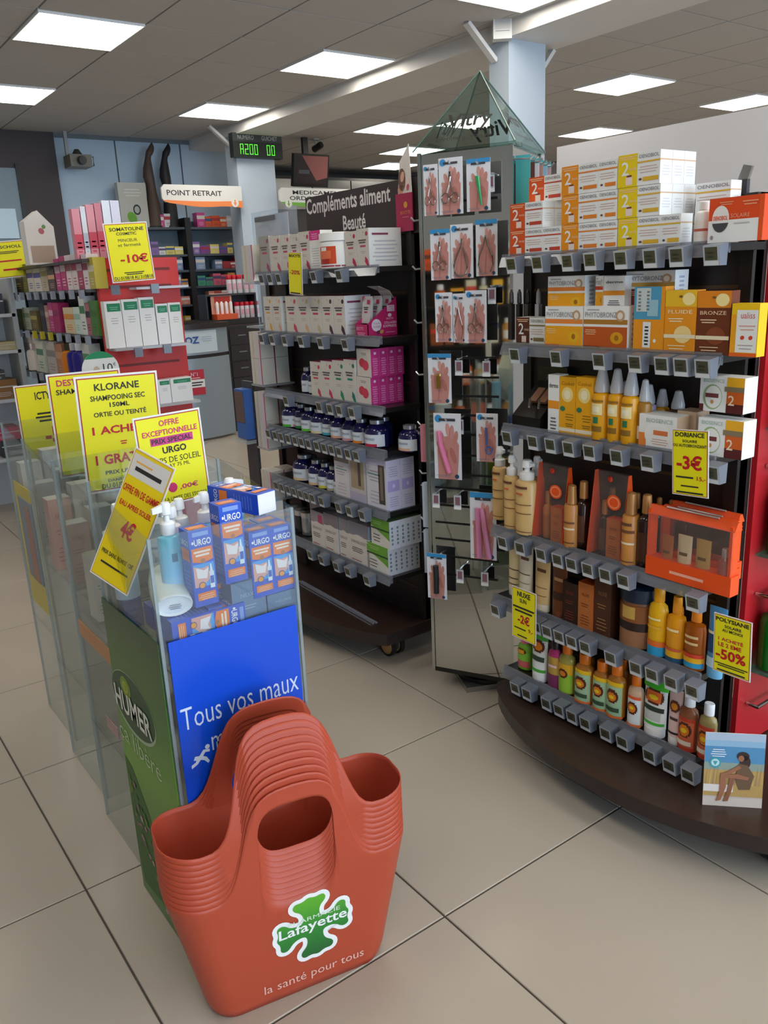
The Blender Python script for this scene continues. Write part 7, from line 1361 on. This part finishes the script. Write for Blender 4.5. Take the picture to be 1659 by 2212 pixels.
# beach leaflet standing on the gondola base
zb0 = .139
A_, B_ = at(1517, 1738, Z=zb0), at(1645, 1746, Z=zb0); C_ = at(1520, 1578, X=A_.x+.012)
u = (B_-A_); w = u.length; u.normalize(); n = Vector((u.y, -u.x, 0)); h = (C_.z-zb0)*1.0
t = thing('beach_leaflet', 'beach photo leaflet of a seated figure, standing on the gondola base', 'leaflet', A_+u*w/2); v = (Vector((0, 0, 1))-n*.08).normalized()
o_ = A_; F_ = (o_, u, v, u.cross(v))
def L_(mb): mb.v = [tuple(Vector(p)-t.location) for p in mb.v]; return mb
g = MB(); nn = F_[3]; g.hexa([tuple(o_), tuple(o_+u*w), tuple(o_+u*w-nn*.002), tuple(o_-nn*.002)], [tuple(o_+v*h), tuple(o_+u*w+v*h), tuple(o_+u*w+v*h-nn*.002), tuple(o_+v*h-nn*.002)], PAPER)
R_ = lambda x0, z0, x1, z1, c, l: g.rect(F_, w*x0, h*z0, w*x1, h*z1, M(c, .35), l)
R_(0, .9, 1, 1, 'a8b8cc', 1); R_(0, .82, 1, .9, '8ab0cc', 1); R_(0, .60, 1, .82, '4f8ab4', 1); R_(0, .5, 1, .6, '8a9a90', 1); R_(0, .12, 1, .5, 'b89458', 1); R_(0, 0, 1, .14, 'cfc0b4', 1)
for i in range(16): g.poly(F_, [(w*(.02+.06*i), h*.3), (w*(.05+.06*i), h*.3), (w*(.06+.06*i), h*(.52+.06*((i*5) % 4)/3))], M(['a88a50', 'c8a868', '9a8460'][i % 3], .5), 2)
R_(0, .2, .5, .3, 'dcd2cc', 3); g.disc(F_, w*.18, h*.6, w*.1, h*.075, M('3f97a4', .4), 3, 20); g.disc(F_, w*.18, h*.6, w*.07, h*.05, M('b8dce0', .4), 4, 16); g.poly(F_, [(w*.14, h*.62), (w*.22, h*.62), (w*.18, h*.565)], M('3f97a4', .4), 5); g.lines(F_, w*.1, h*.68, w*.36, h*.8, 4, M('d8e4ec', .5), 3, .4)
SK = M('9a6448', .45); DR = M('6a4f38', .5)
g.disc(F_, w*.64, h*.70, w*.105, h*.06, M('2e1d18', .5), 4, 16); g.disc(F_, w*.68, h*.62, w*.09, h*.09, M('35221a', .5), 4, 16); g.disc(F_, w*.61, h*.67, w*.05, h*.042, SK, 5, 14)
g.poly(F_, [(w*.58, h*.60), (w*.72, h*.58), (w*.84, h*.44), (w*.78, h*.25), (w*.6, h*.24), (w*.52, h*.40)], DR, 5); g.poly(F_, [(w*.58, h*.58), (w*.62, h*.54), (w*.4, h*.43), (w*.3, h*.45), (w*.36, h*.47)], SK, 6); g.poly(F_, [(w*.28, h*.46), (w*.36, h*.47), (w*.38, h*.28), (w*.30, h*.09), (w*.22, h*.07), (w*.27, h*.2)], SK, 7); g.poly(F_, [(w*.44, h*.44), (w*.52, h*.42), (w*.48, h*.24), (w*.42, h*.08), (w*.34, h*.07), (w*.40, h*.22)], M('8a583e', .45), 7); g.poly(F_, [(w*.36, h*.44), (w*.56, h*.46), (w*.76, h*.42), (w*.74, h*.38), (w*.5, h*.40), (w*.36, h*.40)], SK, 8)
L_(g).build('leaflet', t)
# hanging yellow promo tags
def hang(label, p0, p1, p2, X, lines_, **k): return sheet_sign(label, at(*p0, X=X), at(*p1, X=X-.004), at(*p2, X=X), lines_, name='promo_tag', group='yellow tags clipped on the shelves', **k)
XT = G1F-.055
hang('yellow tag reading minus three euros, clipped under the third shelf', (1452, 926), (1531, 931), (1420, 1062), XT, [('DORIANCE', .1, .89, .9, .96, K_, .03), ('SOLAIRE', .3, .81, .7, .85, K_, .02), ('OU AUTOBRONZANT', .04, .74, .96, .785, K_, .02), ('-3€', .14, .40, .84, .62, R_I, .03), ('=', .06, .27, .66, .32, K_, 1), ('15,-', .7, .24, .94, .31, R_I, .02), ('=', .2, .14, .8, .18, K_, 1), ('=', .04, .04, .96, .09, K_, 1)])
hang('yellow tag reading minus two euros, left of the fifth shelf', (1106, 1264), (1158, 1284), (1084, 1362), XT, [('NUXE', .24, .84, .78, .94, K_, .03), ('SUN', .34, .73, .62, .81, K_, .02), ('=', .06, .54, .94, .68, K_, 2), ('-2€', .26, .32, .76, .50, R_I, .03), ('=', .06, .2, .66, .25, K_, 1), ('9,-', .7, .18, .9, .27, R_I, .02), ('=', .2, .06, .7, .11, K_, 1)])
hang('large yellow tag reading minus fifty percent, right of the bottom shelves', (1543, 1322), (1625, 1346), (1531, 1443), XT+.0, [('POLYSIANE', .06, .88, .94, .95, K_, .03), ('SOLAIRE', .3, .79, .74, .84, K_, .02), ('AU MONOI', .24, .72, .78, .77, K_, .02), ('1 ACHETÉ', .14, .56, .8, .63, R_I, .02), ('LE 2 EME', .14, .46, .76, .53, R_I, .02), ('-50%', .08, .24, .88, .42, R_I, .03), ('=', .06, .12, .94, .19, K_, 2), ('=', .04, .04, .96, .09, K_, 1)])
sheet_sign('long yellow strip hanging from the top supplement shelf', at(622, 544, X=G2F-.05), at(651, 545, X=G2F-.055), at(617, 634, X=G2F-.05), [('BIOCYTE', .1, .88, .92, .95, K_, .03), ('-20%', .12, .48, .88, .58, R_I, .02), ('=', .06, .03, .94, .08, K_, 1)], name='promo_tag', group='yellow tags clipped on the shelves')
# gripper on top of the back panel
q_ = at(1625, 400, X=G1X); t = thing('sign_clip', 'metal sign clip on top of the right gondola', 'clip', (G1X+.015, q_.y+.03, 1.4975)); MB().box(-.006, .006, -.012, .012, 0, .03, M('3a3a3c', .4)).build('base', t); MB().hexa([(-.004, -.012, .03), (.004, -.012, .03), (.004, .012, .03), (-.004, .012, .03)], [(-.004, -.02, .055), (.004, -.02, .055), (.004, .0, .06), (-.004, .0, .06)], CHROME).build('jaw', t)
# ================================================================ unit across the aisle, seen only in the mirrored tower
t = thing('gondola', 'dark shelving unit across the aisle, mirrored in the display tower', 'shelving', (-1.35, 1.15, 0))
wb(MB().box(-1.40, -1.36, .45, 1.85, .14, 1.5, M('241a18', .45)), 'back_panel', t)
base = [(-1.40, .40)]+[(-1.05+.17*(1-(u_/6-1)**2)**.8, 1.15-.75*(1-u_/6)) for u_ in range(13)]+[(-1.40, 1.90)]
wb(MB().prism(base[::-1], .095, .137, DARKWOOD), 'base', t)
for x, y in ((-1.1, .6), (-1.1, 1.7), (-1.33, .6), (-1.33, 1.7)): castor(t, x, y, 1)
random.seed(5); kk = 0
for r, z in enumerate((.42, .66, .92, 1.16, 1.38)):
    wb(MB().box(-1.36, -1.14, .46, 1.84, z-.016, z, SHELFM), 'shelf', t)
    y = .52; nn_ = 0
    while y < 1.78:
        w = random.uniform(.05, .09); c_ = random.choice(['e8a020', 'f0b428', 'd8641c', 'e8e4de', 'c88a3a', '8a4a20', 'e0551a', '9ab0c8', 'd8cfae'])
        if kk % 3 == 2: bottle(f'bottle on the mirrored unit, {ORD[nn_]} place of the {ORD[r]} shelf from below', (-1.2, y, z+.0005), w, random.uniform(.12, .18), random.choice(['round', 'squat', 'oil']), M(c_, .35), M('e4e2de', .4), [(.15, .5, M('efe8dc', .5), 60)], math.pi/2, group='goods on the unit across the aisle')
        else: carton(f'box on the mirrored unit, {ORD[nn_]} place of the {ORD[r]} shelf from below', (-1.2, y, z+.0005), w, .08, random.uniform(.09, .17), st(s_far, c_, random.choice(['f0ece4', '6a3a20', 'd8402a', '2a6a8a'])), math.pi/2, 'goods on the unit across the aisle')
        y += w+.025; kk += 1; nn_ += 1
